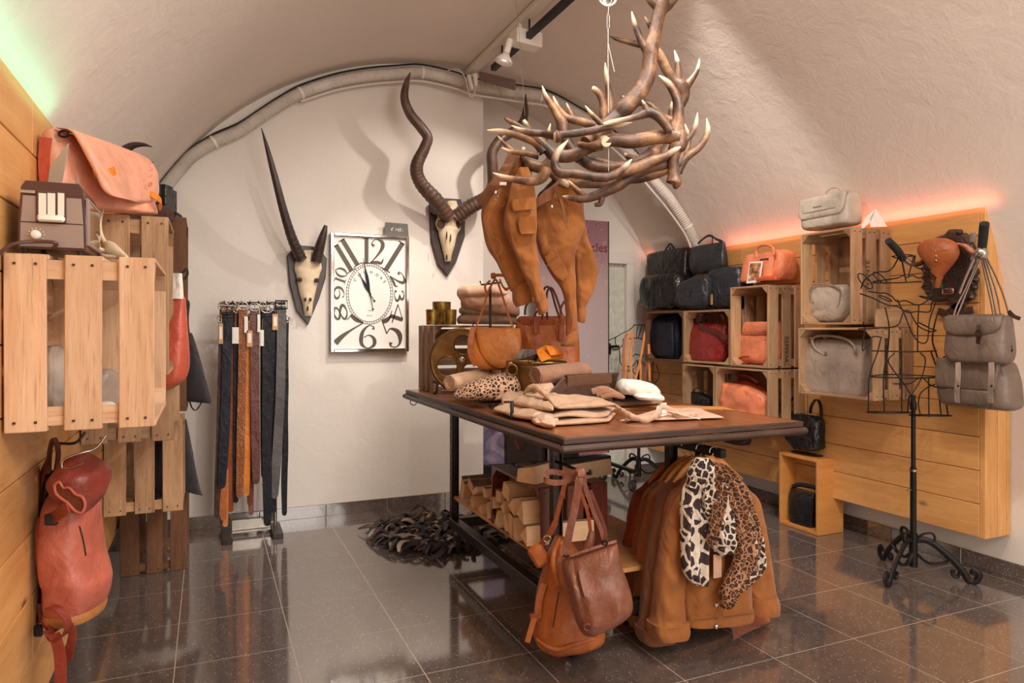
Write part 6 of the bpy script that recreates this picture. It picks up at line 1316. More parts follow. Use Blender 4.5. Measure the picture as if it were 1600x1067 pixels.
# pulley wheel
w_c = P(722, 563, D=3.06); Rw = rpx(48, 3.06)
cc = [(Rw*math.cos(a), Rw*math.sin(a)) for a in np.linspace(0, 2*math.pi, 49)[:-1]]
holes = []
for an in (205, 320-8, 85, ):
    a = math.radians(an-3); q = (Rw*.52*math.cos(a), Rw*.52*math.sin(a)); holes.append([(q[0]+Rw*.33*math.cos(b), q[1]+Rw*.33*math.sin(b)) for b in np.linspace(0, 2*math.pi, 29)[:-1]])
t = thing('pulley_wheel', 'brass spoked wheel with round cutouts leaning against the table crate', 'wheel', P(722, 612, D=3.06))
Mw = Matrix((RT, UP, NCAM)).transposed().to_4x4(); Mw.translation = w_c
o = flat_holes(cc, holes, .008, Mw, M['brass'], t, 'wheel_disc', .002)
mk('wheel_rim', *tube([w_c+RT*Rw*math.cos(a)+UP*Rw*math.sin(a) for a in np.linspace(0, 2*math.pi, 33)[:-1]], .012, 8, 2, closed=True), M['brass'], t)
for hq in holes: 
    mk('hole_rim', *tube([w_c+RT*p[0]+UP*p[1]+NCAM*.010 for p in hq[::2]], .0035, 6, 2, closed=True), M['brass'], t)
mk('hub', *lathe([(.022, -.01), (.022, .02), (.012, .026)], w_c+NCAM*.0, 16, M=Matrix((RT, UP, NCAM)).transposed()), M['steel'], t)
# tan saddle bag on its stand
D = 2.86
t = thing('saddle_bag', 'tan leather saddle bag with rounded flap hanging on a stand at the table centre', 'handbag', P(778, 580, D=D))
mk('body', *pouch(rows([(513, 738, 812, .05), (520, 734, 814, .08), (545, 732, 815, .11), (562, 737, 812, .11), (574, 748, 800, .09), (578, 760, 790, .05)], D=D), NCAM, 46, 6, 3, .004), M['tan'], t)
mk('flap', *pouch([(a+NCAM*.05*k, b+NCAM*.05*k, h) for (a, b, h), k in zip(rows([(512, 746, 802, .03), (517, 744, 805, .04), (535, 747, 812, .035), (552, 753, 812, .03), (566, 763, 806, .026), (574, 775, 796, .02)], D=D), (.4, .9, 1.1, 1.15, 1.15, 1.1))], NCAM, 44, 6, 2.6, .003, 6), M['tan'], t)
mk('gusset', *strap([P(740, 512, D=D-.02), P(736, 530, D=D-.03), P(736, 552, D=D-.03), P(744, 570, D=D-.02)], .03, .03, NCAM), M['cognac'], t)
for pts in ([(743, 512), (752, 490), (760, 465), (768, 445), (774, 436)], [(802, 512), (793, 488), (785, 462), (778, 442), (774, 436)], [(766, 438), (758, 447), (760, 458)]):
    mk('strap', *strap([P(x, y, D=D-.02) for x, y in pts], .010, .004, RT), M['cognac'], t)
mk('strap_loop', *strap([P(772, 430, D=D-.03), P(783, 430, D=D-.03), P(795, 433, D=D-.04), P(798, 445, D=D-.04), P(791, 452, D=D-.04), P(785, 446, D=D-.03), P(781, 436, D=D-.03)], .018, .003, NCAM+UP), M['tan'], t)
mk('strap_wrap', *box(P(771, 431, D=D-.03), (RT, NCAM, UP), (.026, .026, .03), .006), M['cognac'], t)
for x in (742, 803): mk('side_ring', *tube([P(x+3.5*math.cos(a), 510+5*math.sin(a), D=D-.01) for a in np.linspace(0, 5.6, 8)], .003, 6, 2), M['black'], t)
t = thing('bag_stand', 'slim grey metal stand with crossbar holding up the tan saddle bag', 'display stand', P(766, 600, D=D+.03))
b_ = P(766, 500, D=D+.03); b0 = Vector((b_.x, b_.y, zt*H)); mk('stand_rod', *tube([b0+UP*.003, P(766, 448, D=D+.03)], .007, 8, 1), M['darksteel'], t); mk('crossbar', *tube([P(750, 442, D=D+.03)+UP*.01, P(752, 445, D=D+.03), P(784, 441, D=D+.03)], .0045, 8, 1), M['darksteel'], t)
mk('stand_foot', *box(b0+UP*.006, AX, (.14, .14, .008), .002), M['darksteel'], t, False)
# large cognac bag
D = 2.98
t = thing('handbag', 'large cognac leather handbag with gathered front behind the brass basin', 'handbag', P(858, 605, D=D))
mk('body', *pouch(rows([(497, 812, 898, .06), (505, 806, 902, .10), (530, 806, 904, .16), (560, 808, 905, .17), (590, 812, 904, .17), (602, 818, 900, .12)], D=D), NCAM, 56, 7, 4, .008, 9, disp=lambda x, v, y: (.006*math.sin(x*26)*max(0, 1-abs(x+.45)*2.5)*(1-v) if y > 0 else 0)), M['cognac'], t)
mk('top_band', *pouch(rows([(494, 812, 898, .05), (498, 808, 901, .09), (506, 808, 901, .10), (509, 809, 900, .10)], D=D-.005), NCAM, 40, 3, 4, .003), M['cognac_dark'], t)
for pts in ([(838, 508), (836, 492), (842, 482), (838, 474), (830, 470), (822, 478), (820, 492)], [(846, 506), (848, 488), (846, 468), (850, 452), (856, 448), (862, 456), (868, 478), (876, 500)], [(856, 504), (854, 480), (855, 456), (862, 450), (870, 466), (880, 498)], [(880, 506), (876, 484), (882, 470)]):
    mk('handle', *tube([P(x, y, D=D-.04) for x, y in pts], .006, 8, 6), M['chestnut'], t)
for x, y, h in ((838, 508, 26), (877, 512, 40)): mk('handle_tab', *box(P(x, y, D=D-.085), (RT, NCAM, UP), (.03, .006, rpx(h, D)), .003), M['cognac_dark'], t)
# brass basin with papers
D = 2.70
t = thing('brass_basin', 'oval hammered brass basin with ring handles on the table', 'basin', P(838, 622, D=D))
cbx = P(838, 570, D=D); rx, ry = rpx(46, D), rpx(46, D)*.55; V, F = [], []
prof = [(.70, -.105), (.84, -.07), (.94, -.03), (.98, .0), (1.02, .004), (1.02, .010), (1.0, .022), (.97, .022), (.93, -.02), (.8, -.07), (.5, -.09)]
zb = zt*H+.002; prof = [(a, (h+.105)/.127*(cbx.z+.012-zb)+zb-cbx.z) for a, h in prof]
for a, h in prof:
    for k in range(36): V.append(cbx+RT*rx*a*math.cos(k*math.pi/18)+NCAM*ry*a*math.sin(k*math.pi/18)+UP*h)
for i in range(len(prof)-1):
    for k in range(36): k2 = (k+1) % 36; F.append((i*36+k, i*36+k2, (i+1)*36+k2, (i+1)*36+k))
F.append(tuple(range(36))[::-1]); F.append(tuple((len(prof)-1)*36+k for k in range(36))); mk('bowl', V, F, M['brass'], t)
mk('rim_band', *tube([cbx+RT*rx*1.0*math.cos(a)+NCAM*ry*1.0*math.sin(a)+UP*.010 for a in np.linspace(0, 2*math.pi, 25)[:-1]], .009, 8, 2, closed=True, flat=.5), M['brass'], t)
mk('ring_handle', *tube([P(800+8*math.cos(a), 578+8.5*math.sin(a), D=D-.09) for a in np.linspace(0, 2*math.pi, 13)[:-1]], .005, 8, 2, closed=True), M['brass'], t)
mk('handle_boss', *box(P(797, 568, D=D-.06), (RT, NCAM, UP), (.026, .014, .02), .004), M['brass'], t); mk('handle_boss', *lathe([(.001, -.006), (.008, -.002), (.009, .004)], P(828, 565, D=D-.14), 10, 'y'), M['brass'], t)
o = mk('grey_card', *prism([P(802, 561, D=D-.02), P(816, 546, D=D), P(838, 548, D=D+.02), P(822, 562, D=D)], NCAM+UP, .004), M['slate'], smooth=False); tag(o, 'light grey card sticking up from the left of the brass basin', 'card')
o = mk('dark_box', *prism([P(816, 562, D=D-.02), P(822, 548, D=D), P(844, 553, D=D), P(838, 564, D=D)], NCAM*.3+UP, .006), M['darkbrown'], smooth=False); tag(o, 'dark brown box lid in the middle of the brass basin', 'box')
o = mk('orange_cloth', *join([prism([P(x, y, D=d_) for x, y, d_ in q_], NCAM+UP*.4, .006) for q_ in ([(838, 548, D), (846, 564, D-.05), (880, 560, D-.03), (881, 553, D), (868, 541, D+.03), (851, 540, D+.03)], [(838, 551, D-.02), (850, 548, D-.03), (862, 560, D-.06), (846, 566, D-.07)], [(852, 540, D-.01), (868, 542, D-.01), (881, 554, D-.05), (860, 556, D-.05)])]), M['orange_belt'], smooth=False); tag(o, 'bright orange folded leather piece on the right of the brass basin', 'leather piece')
# rolled garments
def roll(name, lab, a, b, r, D0_, D1_, mt, turns=2, seed=0, flat=.85):
    A, B = P(*a, D=D0_), P(*b, D=D1_); T = (B-A).normalized(); t_ = thing(name, lab, 'rolled clothing', (A+B)/2-UP*r)
    mk('roll', *tube([A, A+(B-A)*.12, A+(B-A)*.5, A+(B-A)*.85, B], [r*.9, r, r*1.02, r, r*.85], 22, 7, flat, up=UP.cross(T), nz=.06), M[mt], t_)
    S = UP.cross(T).normalized()
    pts = [A-T*.004+(S*math.cos(q)+UP*flat*math.sin(q))*r*(.92-.13*q/(2*math.pi)*1.6) for q in np.linspace(0, turns*2*math.pi, 22)]
    mk('rolled_edge', *tube(pts, r*.07, 5, 2), M[mt], t_); return t_
roll('rolled_trousers', 'light tan garment rolled beside the table crate', (704, 599), (772, 586), .050, 2.78, 2.95, 'sand')
roll('rolled_trousers', 'second tan garment rolled behind the light tan roll', (728, 592), (774, 590), .042, 2.93, 3.0, 'blush')
roll('rolled_trousers', 'cocoa brown trousers rolled in front of the brass basin', (838, 588), (915, 580), .052, 2.50, 2.62, 'cocoa')
t = fold('folded_trousers', 'tan folded layer beneath the cocoa brown roll', [(600, 836, 598, 862, .5), (606, 834, 604, 866, 1), (614, 836, 612, 866, 1), (618, 842, 616, 862, .6)], 2.48, 'blush', .10, .004, group=None)
# leopard scarf
fold('scarf', 'small-spotted leopard scarf bundled on the left of the table', [(583, 780, 581, 792, .3), (590, 752, 588, 806, .8), (598, 728, 598, 812, 1), (610, 712, 608, 814, 1.1), (619, 708, 617, 806, 1.0), (625, 720, 624, 790, .6)], 2.66, 'leo_small', .13, .012, 2.4, cat='scarf', group=None)
# beige sweater lying across the front
def flatg(name, lab, quad, h, mt, amp=.006, lift=None, cat='folded clothing', seed=0, z=zt, sc=12, ex=3.0, nu=22):
    o = mk(name, *patch([P(x, y, Z=z)+UP*.001 for x, y in quad], h, nu, nu, amp, sc, lift, seed, ex), M[mt]); tag(o, lab, cat); return o
t = thing('sweater', 'crumpled beige ribbed sweater folded along the front edge of the table', 'sweater', P(860, 660, Z=zt))
D = 2.30
def rp(quad, z, h, nm='fold', amp=.012, sc=14, lift=None, seed=0, ex=2.6, mt='sweater', n=40): mk(nm, *patch([P(x, y, Z=zt)+UP*z for x, y in quad], h, n, n, amp, sc, lift, seed, ex), M[mt], t)
rp([(772, 648), (862, 671), (884, 650), (800, 624)], .001, .040, 'torso', .016, 12, lambda u, v: .02*v, 4)
rp([(768, 640), (830, 656), (872, 640), (812, 618)], .022, .045, 'torso', .020, 13, lambda u, v: .030*v+.012*math.sin(u*9), 7)
rp([(800, 650), (862, 664), (880, 648), (832, 632)], .035, .040, 'torso', .020, 15, lambda u, v: .035*v, 9)
rp([(832, 668), (866, 673), (868, 656), (838, 654)], .0, .035, 'cuff', .018, 22, None, 3, mt='blush')
rp([(862, 668), (952, 662), (962, 650), (870, 648)], .001, .020, 'folded_body', .003, 12, None, 2, 5)
rp([(862, 666), (950, 661), (962, 648), (868, 646)], .022, .020, 'folded_body', .004, 12, lambda u, v: .006*math.sin(u*6), 5, 5)
rp([(842, 652), (872, 664), (960, 656), (930, 640)], .045, .030, 'sleeve', .008, 10, lambda u, v: .028*(1-v)*math.sin(min(1, u*1.2)*3.0), 8, 2.4)
mk('collar', *tube([P(818, 616, D=2.42), P(826, 606, D=2.38), P(836, 604, D=2.36), P(846, 612, D=2.32), P(860, 624, D=2.26), P(872, 636, D=2.2)], [.006, .010, .012, .012, .010, .006], 10, 6, .6, nz=.3), M['sweater'], t)
# dark book-like box (tilted)
t = thing('tilted_display_box', 'dark worn wooden display box tilted on the table beside the sweater', 'box', P(905, 630, Z=zt))
q = [P(862, 620, D=2.38), P(884, 588, D=2.44), P(966, 585, D=2.52), P(951, 607, D=2.44)]
A, B, Cc, Dd_ = P(886, 589, D=2.46), P(966, 585, D=2.60), P(952, 607, D=2.46), P(862, 625, D=2.30)
mk('lid_edge', *box((P(887, 596, D=2.44)+P(955, 591, D=2.56))/2, ((P(955, 591, D=2.56)-P(887, 596, D=2.44)).normalized(), NCAM, UP), ((P(955, 591, D=2.56)-P(887, 596, D=2.44)).length*1.02, .02, rpx(17, 2.5)), .003), M['crate_dark'], t, False)
mk('front_panel', *prism([P(884, 603, D=2.43), P(952, 599, D=2.55), P(958, 632, D=2.45), P(868, 624, D=2.34)], NCAM*-.6+UP*-.3, .014, .002), M['darkbrown'], t, False)
mk('side_panel', *prism([P(858, 618, D=2.38), P(884, 589, D=2.45), P(888, 606, D=2.43), P(868, 628, D=2.34)], RT*-1, .012, .002), M['edge'], t, False)
mk('top_rim', *tube([P(883, 588, D=2.46), P(966, 584, D=2.60)], .007, 4, 1), M['darkbrown'], t, False)
mk('back_panel', *prism([P(884, 589, D=2.5), P(966, 585, D=2.62), P(958, 622, D=2.62), P(880, 622, D=2.5)], -NCAM, .012), M['darkbrown'], t, False)
# right side garments
flatg('folded_trousers', 'cocoa folded trousers under the white lace top, lower layer', [(936, 640), (1036, 634), (1030, 622), (925, 624)], .028, 'mauve_brown', .003, seed=2)
o = flatg('folded_trousers', 'cocoa folded trousers under the white lace top, upper layer', [(930, 640), (1036, 634), (1028, 620), (918, 620)], .026, 'mauve_brown', .005, lambda u, v: .03+.035*max(0, 1-abs(u-.35)*3.2), seed=6)
for i in range(3):
    q = P(925+i*7, 612+i*4, D=2.44); tag(mk('trouser_fold', *tube([q, q+RT*.05+UP*.012, q+RT*.1-UP*.004], [.012, .016, .006], 10, 5, .5, nz=.3), M['mauve_brown']), ['crumpled cocoa waistband end nearest the tilted box', 'middle crumpled cocoa fold beside the tilted box', 'lowest crumpled cocoa fold beside the tilted box'][i], 'folded clothing')
fold('lace_top', 'white lace top folded behind the cocoa trousers', [(592, 972, 594, 1000, .4), (597, 966, 600, 1020, .9), (606, 963, 610, 1030, 1), (615, 968, 616, 1031, .8)], 2.62, 'offwhite', .13, .007, 2.8, group=None, sc=20)
fold('plain_camisole', 'plain white camisole lying under the lace top', [(614, 996, 615, 1030, .6), (618, 990, 619, 1036, 1), (623, 994, 624, 1037, .8)], 2.56, 'offwhite', .12, .002, 3, group=None)
t = thing('camisole', 'blush camisole with lace trim spread flat near the table corner', 'camisole', P(1050, 660, Z=zt))
mk('body', *patch([P(x, y, Z=zt)+UP*.002 for x, y in [(968, 661), (1132, 656), (1090, 641), (1030, 642)]], .014, 26, 18, .006, 14, seed=3), M['blush'], t)
mk('lace_edge', *tube([P(962, 634, D=2.30), P(972, 642, D=2.27), P(984, 650, D=2.2), P(1002, 655, D=2.17), P(1020, 653, D=2.18), P(1030, 644, D=2.24), P(1034, 636, D=2.30), P(1046, 640, D=2.3), P(1062, 648, D=2.26), P(1090, 646, D=2.3)], [.006, .012, .014, .012, .012, .014, .012, .014, .012, .006], 8, 8, .5, nz=.5), M['blush'], t)
mk('lace_panel', *patch([P(x, y, Z=zt)+UP*.012 for x, y in [(1018, 660), (1042, 656), (1040, 636), (1028, 640)]], .014, 12, 12, .008, 20, seed=5), M['offwhite'], t)
mk('shoulder_strap', *strap([P(1036, 640, D=2.28), P(1060, 646, D=2.25), P(1094, 655, D=2.22)], .012, .002, NCAM), M['offwhite'], t)
# worn board, card clip, ring
o = mk('wooden_inlay', *prism([P(x, y, Z=zt)+UP*.001 for x, y in [(960, 640), (1130, 640), (1148, 642), (1128, 636), (1040, 634), (958, 634)]], UP, .002), M['pine_box'], smooth=False); tag(o, 'lighter wooden strip set on the table behind the camisole', 'board')
t = thing('iron_clamp', 'small black iron bracket at the table edge in front of the sweater', 'bracket', P(797, 650, Z=zt))
mk('bracket', *join([box((P(800, 640, D=2.28)), (RT, NCAM, UP), (.014, .012, rpx(26, 2.28)), .002), box(P(795, 628, D=2.28), (RT, NCAM, UP), (.04, .012, .008), .002)]), M['black'], t)
t = thing('iron_clamp', 'small black iron bracket beside the crate at the far left table edge', 'bracket', P(681, 614, Z=zt))
mk('bracket', *tube([P(676, 596, D=3.0), P(683, 598, D=3.0), P(682, 612, D=2.98), P(678, 615, D=2.98)], .007, 6, 4), M['black'], t)

# ============================================================ UNDER THE TABLE
# wooden display crate (stained red) with logs
t = crate('dark red stained crate with worn grey top standing on the trolley shelf', 1.0, 1.26, 2.05, 2.48, .252, .475, 'x-', 'redwood', 31, back=2)
sh = .25*H
rl = random.Random(3)
def log(lab, a, b, D, h, w_, seed, sides=4):
    """split log seen end-on at a (pixel), running away along +X"""
    rnd = random.Random(seed); c = P(a, b, D=D); L = .26+rnd.uniform(-.03, .03)
    dirn = Vector((1, rnd.uniform(-.12, .12), rnd.uniform(-.02, .02))).normalized(); Yv = Vector((0, 1, 0))
    if sides == 3: poly = [(-w_/2, 0), (w_/2, 0), (rnd.uniform(-.3, .3)*w_, h)]
    else: poly = [(-w_/2, 0), (w_/2*rnd.uniform(.8, 1), h*.1), (w_/2*.8, h), (-w_/2*rnd.uniform(.5, 1), h*rnd.uniform(.7, 1))]
    if sides == 4: poly = poly[:3]+[(w_*rnd.uniform(-.15, .1), h*rnd.uniform(1.0, 1.12))]+poly[3:]
    ra = rnd.uniform(-.45, .45); poly = [(u*math.cos(ra)-(v-h/2)*math.sin(ra), u*math.sin(ra)+(v-h/2)*math.cos(ra)) for u, v in poly]; mv = min(v for u, v in poly); poly = [(u, v-mv) for u, v in poly]
    pts = [c+Yv*u+UP*v for u, v in poly]
    t_ = thing('firewood_log', lab, 'log', c, 'split firewood on the trolley shelf')
    v, f = prism(pts, dirn, L); 
    me = mk('log_wood', v, f, M['rawwood'], t_, False)
    if rnd.random() < .6:
        e = pts[2]
        mk('bark', *prism([pts[-1]+UP*.002, pts[-1]+UP*.008, pts[2]+UP*.008 if sides == 4 else pts[-1]+Yv*.01+UP*.006, pts[2]+UP*.002 if sides == 4 else pts[-1]+Yv*.01], dirn, L*.98), M['bark'], t_, False)
LG = [(722, 780, 3.02, .10, .06, 4), (738, 794, 2.92, .055, .06, 3), (750, 804, 2.82, .05, .07, 3), (742, 776, 2.86, .03, .09, 4), (757, 778, 2.76, .055, .055, 4), (762, 812, 2.72, .075, .05, 4), (770, 796, 2.66, .06, .05, 4), (776, 822, 2.58, .07, .06, 3), (786, 802, 2.56, .055, .055, 3),
      (790, 830, 2.50, .07, .04, 4), (797, 838, 2.44, .09, .045, 4), (805, 846, 2.36, .09, .05, 4), (820, 852, 2.28, .07, .07, 4), (815, 818, 2.30, .075, .075, 4), (800, 804, 2.40, .06, .07, 4), (790, 782, 2.52, .065, .08, 4), (778, 784, 2.62, .05, .06, 4), (735, 770, 2.96, .05, .09, 4)]
wh = ['furthest log on the shelf beneath the raised plank', 'thin triangular log near the far end of the stack', 'small wedge log at the shelf edge', 'flat bark-topped log on the far part of the stack', 'square-ended log in the upper far row', 'upright split log at the shelf edge', 'short log in the middle upper row',
      'triangular log standing at the shelf edge mid-stack', 'little wedge log tucked mid-stack', 'narrow split log at the shelf edge before the near end', 'tall pale split log at the shelf edge', 'pale log with slanted end second from the near end', 'nearest log low on the shelf edge', 'large pale log with pointed end near the red crate post',
      'grey barked log high in the near half', 'broad topmost pale log under the crate top', 'small log beneath the broad topmost log', 'long thin log lying at the far top of the stack']
for i, (x, y, D, h, w_, s) in enumerate(LG): 
    s = 3 if i in (1, 2, 5, 7, 8, 11, 12, 13, 14) else 4
    c = P(x, y, D=D); 
    # seat the lowest logs on the shelf
    log('split firewood: '+wh[i], x, y, D, h, w_, 40+i, s)
for a, b, h, lab, dd in ((822, 862, rpx(26, 2.35), 'pale split log lying on top of the red crate at the left', 2.36), (884, 945, rpx(24, 2.4), 'pale split log lying on top of the red crate behind the steel upright', 2.42)):
    t_ = thing('firewood_log', lab, 'log', P(a, 752, D=dd)); c = P(a, 752, D=dd); c.z = .475*H+.001; e = P(b, 752, D=dd+.12); e.z = c.z
    dv = (e-c).normalized(); s = UP.cross(dv)
    mk('log_wood', *prism([c-s*.05, c+s*.05, c+s*.042+UP*h*.8, c-s*.03+UP*h], dv, (e-c).length), M['rawwood'], t_, False)

# ---- shaggy rug
t = thing('shaggy_rug', 'black and grey shaggy rug of leather strips under the trolley', 'rug', P(700, 835, Z=0))
def inrug(x, y):
    return ((x-695)/105)**2+((y-834)/30)**2 < 1
cen = P(695, 834, Z=0); mk('rug_backing', *prism([P(695+96*math.cos(a), 835+27*math.sin(a), Z=0)+UP*.0005 for a in np.linspace(0, 2*math.pi, 25)[:-1]], UP, .006), M['rubber'], t, False)
strips = []
cols = [plain('strip_black', srgb(40, 36, 38), .6, 0, .3), plain('strip_dark', srgb(62, 54, 54), .55, 0, .3), plain('strip_brown', srgb(84, 66, 58), .6), plain('strip_grey', srgb(176, 160, 148), .7), plain('strip_taupe', srgb(112, 98, 92), .6)]
for k in range(10):
    rnd = random.Random(100+k); L = rnd.uniform(.08, .13); pts = [Vector((L*s, .012*math.sin(s*4+k), .004+.035*math.sin(s*math.pi)*rnd.uniform(.6, 1))) for s in (0, .25, .5, .75, 1)]
    v, f = tube(pts, [.011, .012, .011, .010, .005], n=3, flat=.18, up=(0, 1, 0), rect=True)
    me = bpy.data.meshes.new('leather_strip'); me.from_pydata([tuple(q) for q in v], [], f); me.materials.append(cols[0 if k < 4 else 1 if k < 6 else 2 if k == 6 else 3 if k in (7, 8) else 4]); strips.append(me)
rnd = random.Random(5); cnt = 0
while cnt < 290:
    a = rnd.uniform(0, 2*math.pi); r = math.sqrt(rnd.random()); x, y = 695+100*r*math.cos(a), 835+29*r*math.sin(a); q = P(x, y, Z=0)
    Mx = Matrix.Translation(q+UP*(.005+.014*rnd.random())) @ Matrix.Rotation(math.pi+rnd.gauss(.25, .7), 4, 'Z') @ Matrix.Rotation(rnd.uniform(-.7, .7), 4, 'X') @ Matrix.Scale(rnd.uniform(.8, 1.35), 4)
    place('leather_strip', rnd.choice(strips), Mx, t); cnt += 1
sv, sf = [], []
for k in range(420):
    a = rnd.uniform(0, 2*math.pi); r = math.sqrt(rnd.random()); q = P(695+98*r*math.cos(a), 835+28*r*math.sin(a), Z=0)+UP*.004; d_ = Vector((math.cos(a+rnd.gauss(0, .6)), math.sin(a+rnd.gauss(0, .6)), 0))
    v, f = tube([q, q+d_*.04+UP*.02, q+d_*.09+UP*.006], [.010, .011, .005], n=2, flat=.2, up=UP.cross(d_), rect=True); kk = len(sv); sv += v; sf += [tuple(i+kk for i in z) for z in f]
mk('shag_pile', sv, sf, cols[1], t)['kind'] = 'stuff'

# ============================================================ BROWN BAGS ON THE TROLLEY HOOK
D = 2.06
t = thing('backpack', 'tall cognac leather backpack hanging on the trolley hook, its base near the floor', 'backpack', P(885, 1020, D=D))
mk('body', *pouch([(P(a, y, D=D), P(b, y2, D=D), h) for y, a, y2, b, h in [(838, 868, 842, 884, .05), (860, 858, 862, 904, .12), (890, 848, 890, 925, .17), (925, 839, 920, 938, .20), (960, 834, 955, 944, .21), (985, 832, 978, 945, .21), (1005, 842, 995, 943, .19), (1017, 862, 1003, 930, .13), (1021, 875, 1010, 908, .05)]], NCAM, 56, 7, 2.7, .012, 9), M['cognac'], t)
mk('side_seam', *strap([P(850, 912, D=D-.06), P(843, 935, D=D-.07), P(840, 965, D=D-.07)], .022, .008, RT), M['cognac'], t)
mk('side_buckle', *box(P(835, 965, D=D-.07), (RT, NCAM, UP), (.034, .016, .03), .004), M['cognac_dark'], t); mk('side_strap', *strap([P(835, 965, D=D-.075), P(829, 985, D=D-.075), P(824, 1003, D=D-.07)], .018, .006, RT), M['cognac'], t)
mk('front_pocket_zip', *tube([P(873, 925, D=D-.10), P(868, 955, D=D-.10), P(864, 980, D=D-.10)], .003, 6, 3), M['chestnut'], t)
mk('rolled_side', *tube([P(874, 842, D=D-.03), P(866, 862, D=D-.06), P(864, 885, D=D-.08), P(871, 915, D=D-.09)], [.006, .010, .010, .006], 8, 6), M['cognac'], t)
for pts, w_ in (([(886, 742), (880, 765), (874, 790), (868, 815)], .016), ([(868, 815), (860, 832), (850, 845), (842, 858)], .020), ([(896, 742), (906, 765), (918, 800), (923, 832)], .012)): mk('strap', *strap([P(x, y, D=D-.04) for x, y in pts], w_, .006, RT), M['cognac_dark'], t)
mk('strap_end', *box(P(842, 868, D=D-.04), (RT+UP*.6, NCAM, UP-RT*.6), (.05, .02, .07), .01), M['cognac'], t)
mk('strap_buckle', *tube([P(855+6*math.cos(a), 842+5*math.sin(a), D=D-.05) for a in np.linspace(0, 2*math.pi, 9)[:-1]], .003, 6, 2, closed=True), M['steel'], t)
mk('base_fold', *tube([P(838, 998, D=D-.07), P(855, 1010, D=D-.09), P(875, 1014, D=D-.09), P(900, 1006, D=D-.09), P(930, 998, D=D-.07)], [.004, .008, .009, .008, .004], 8, 6), M['cognac'], t)
D = 1.88
t = thing('shoulder_bag', 'brown slouchy leather shoulder bag hanging in front of the cognac backpack', 'handbag', P(930, 988, D=D))
mk('body', *pouch([(P(a, y, D=D), P(b, y2, D=D), h) for y, a, y2, b, h in [(872, 880, 847, 962, .04), (884, 878, 852, 965, .09), (905, 881, 880, 970, .14), (930, 888, 905, 979, .17), (955, 895, 930, 986, .18), (975, 902, 948, 985, .17), (985, 910, 962, 972, .13), (988, 918, 973, 950, .06)]], NCAM, 56, 8, 3, .014, 9, seed=3, disp=lambda x, v, y: (.012*math.sin((x+.2)*20)*math.exp(-((x+.45)**2)*14-((v-.28)**2)*22) if y > 0 else 0)), M['brown'], t)
mk('top_edge', *tube([P(878, 872, D=D-.01), P(900, 866, D=D-.02), P(930, 856, D=D-.02), P(963, 846, D=D-.01)], .006, 8, 5), M['brown'], t)
mk('corner_scallop', *tube([P(918+6*math.cos(a), 980+5*math.sin(a), D=D-.085) for a in np.linspace(0, 5.4, 9)], .005, 8, 3), M['chestnut'], t)
mk('handle', *strap([P(884, 866, D=D-.02), P(890, 830, D=D-.02), P(899, 790, D=D-.02), P(905, 750, D=D-.03), P(907, 736, D=D-.02)], .024, .006, RT), M['brown'], t)
mk('handle', *strap([P(945, 850, D=D), P(940, 830, D=D), P(928, 800, D=D), P(916, 766, D=D), P(912, 745, D=D)], .014, .006, RT), M['brown'], t)
mk('handle', *strap([P(945, 850, D=D), P(946, 830, D=D), P(936, 800, D=D), P(922, 766, D=D)], .012, .006, RT), M['chestnut'], t)
mk('strap_loop', *strap([P(905, 737, D=D+.02), P(880, 739, D=D+.02), P(862, 737, D=D+.02), P(852, 741, D=D+.01), P(853, 750, D=D), P(866, 754, D=D), P(884, 752, D=D), P(902, 743, D=D)], .018, .004, UP), M['brown'], t)
mk('strap_knot', *box(P(907, 739, D=D-.02), (RT, NCAM, UP), (.036, .036, .034), .008), M['brown'], t)
mk('tassel', *tube([P(924, 830, D=D+.02), P(922, 845, D=D+.02), P(918, 858, D=D+.02)], [.008, .014, .018], 10, 4), M['brown'], t)
for x, y in ((885, 866), (945, 848)): mk('ring', *tube([P(x+4*math.cos(a), y+4*math.sin(a), D=D-.02) for a in np.linspace(0, 2*math.pi, 9)[:-1]], .003, 6, 2, closed=True), M['black'], t)

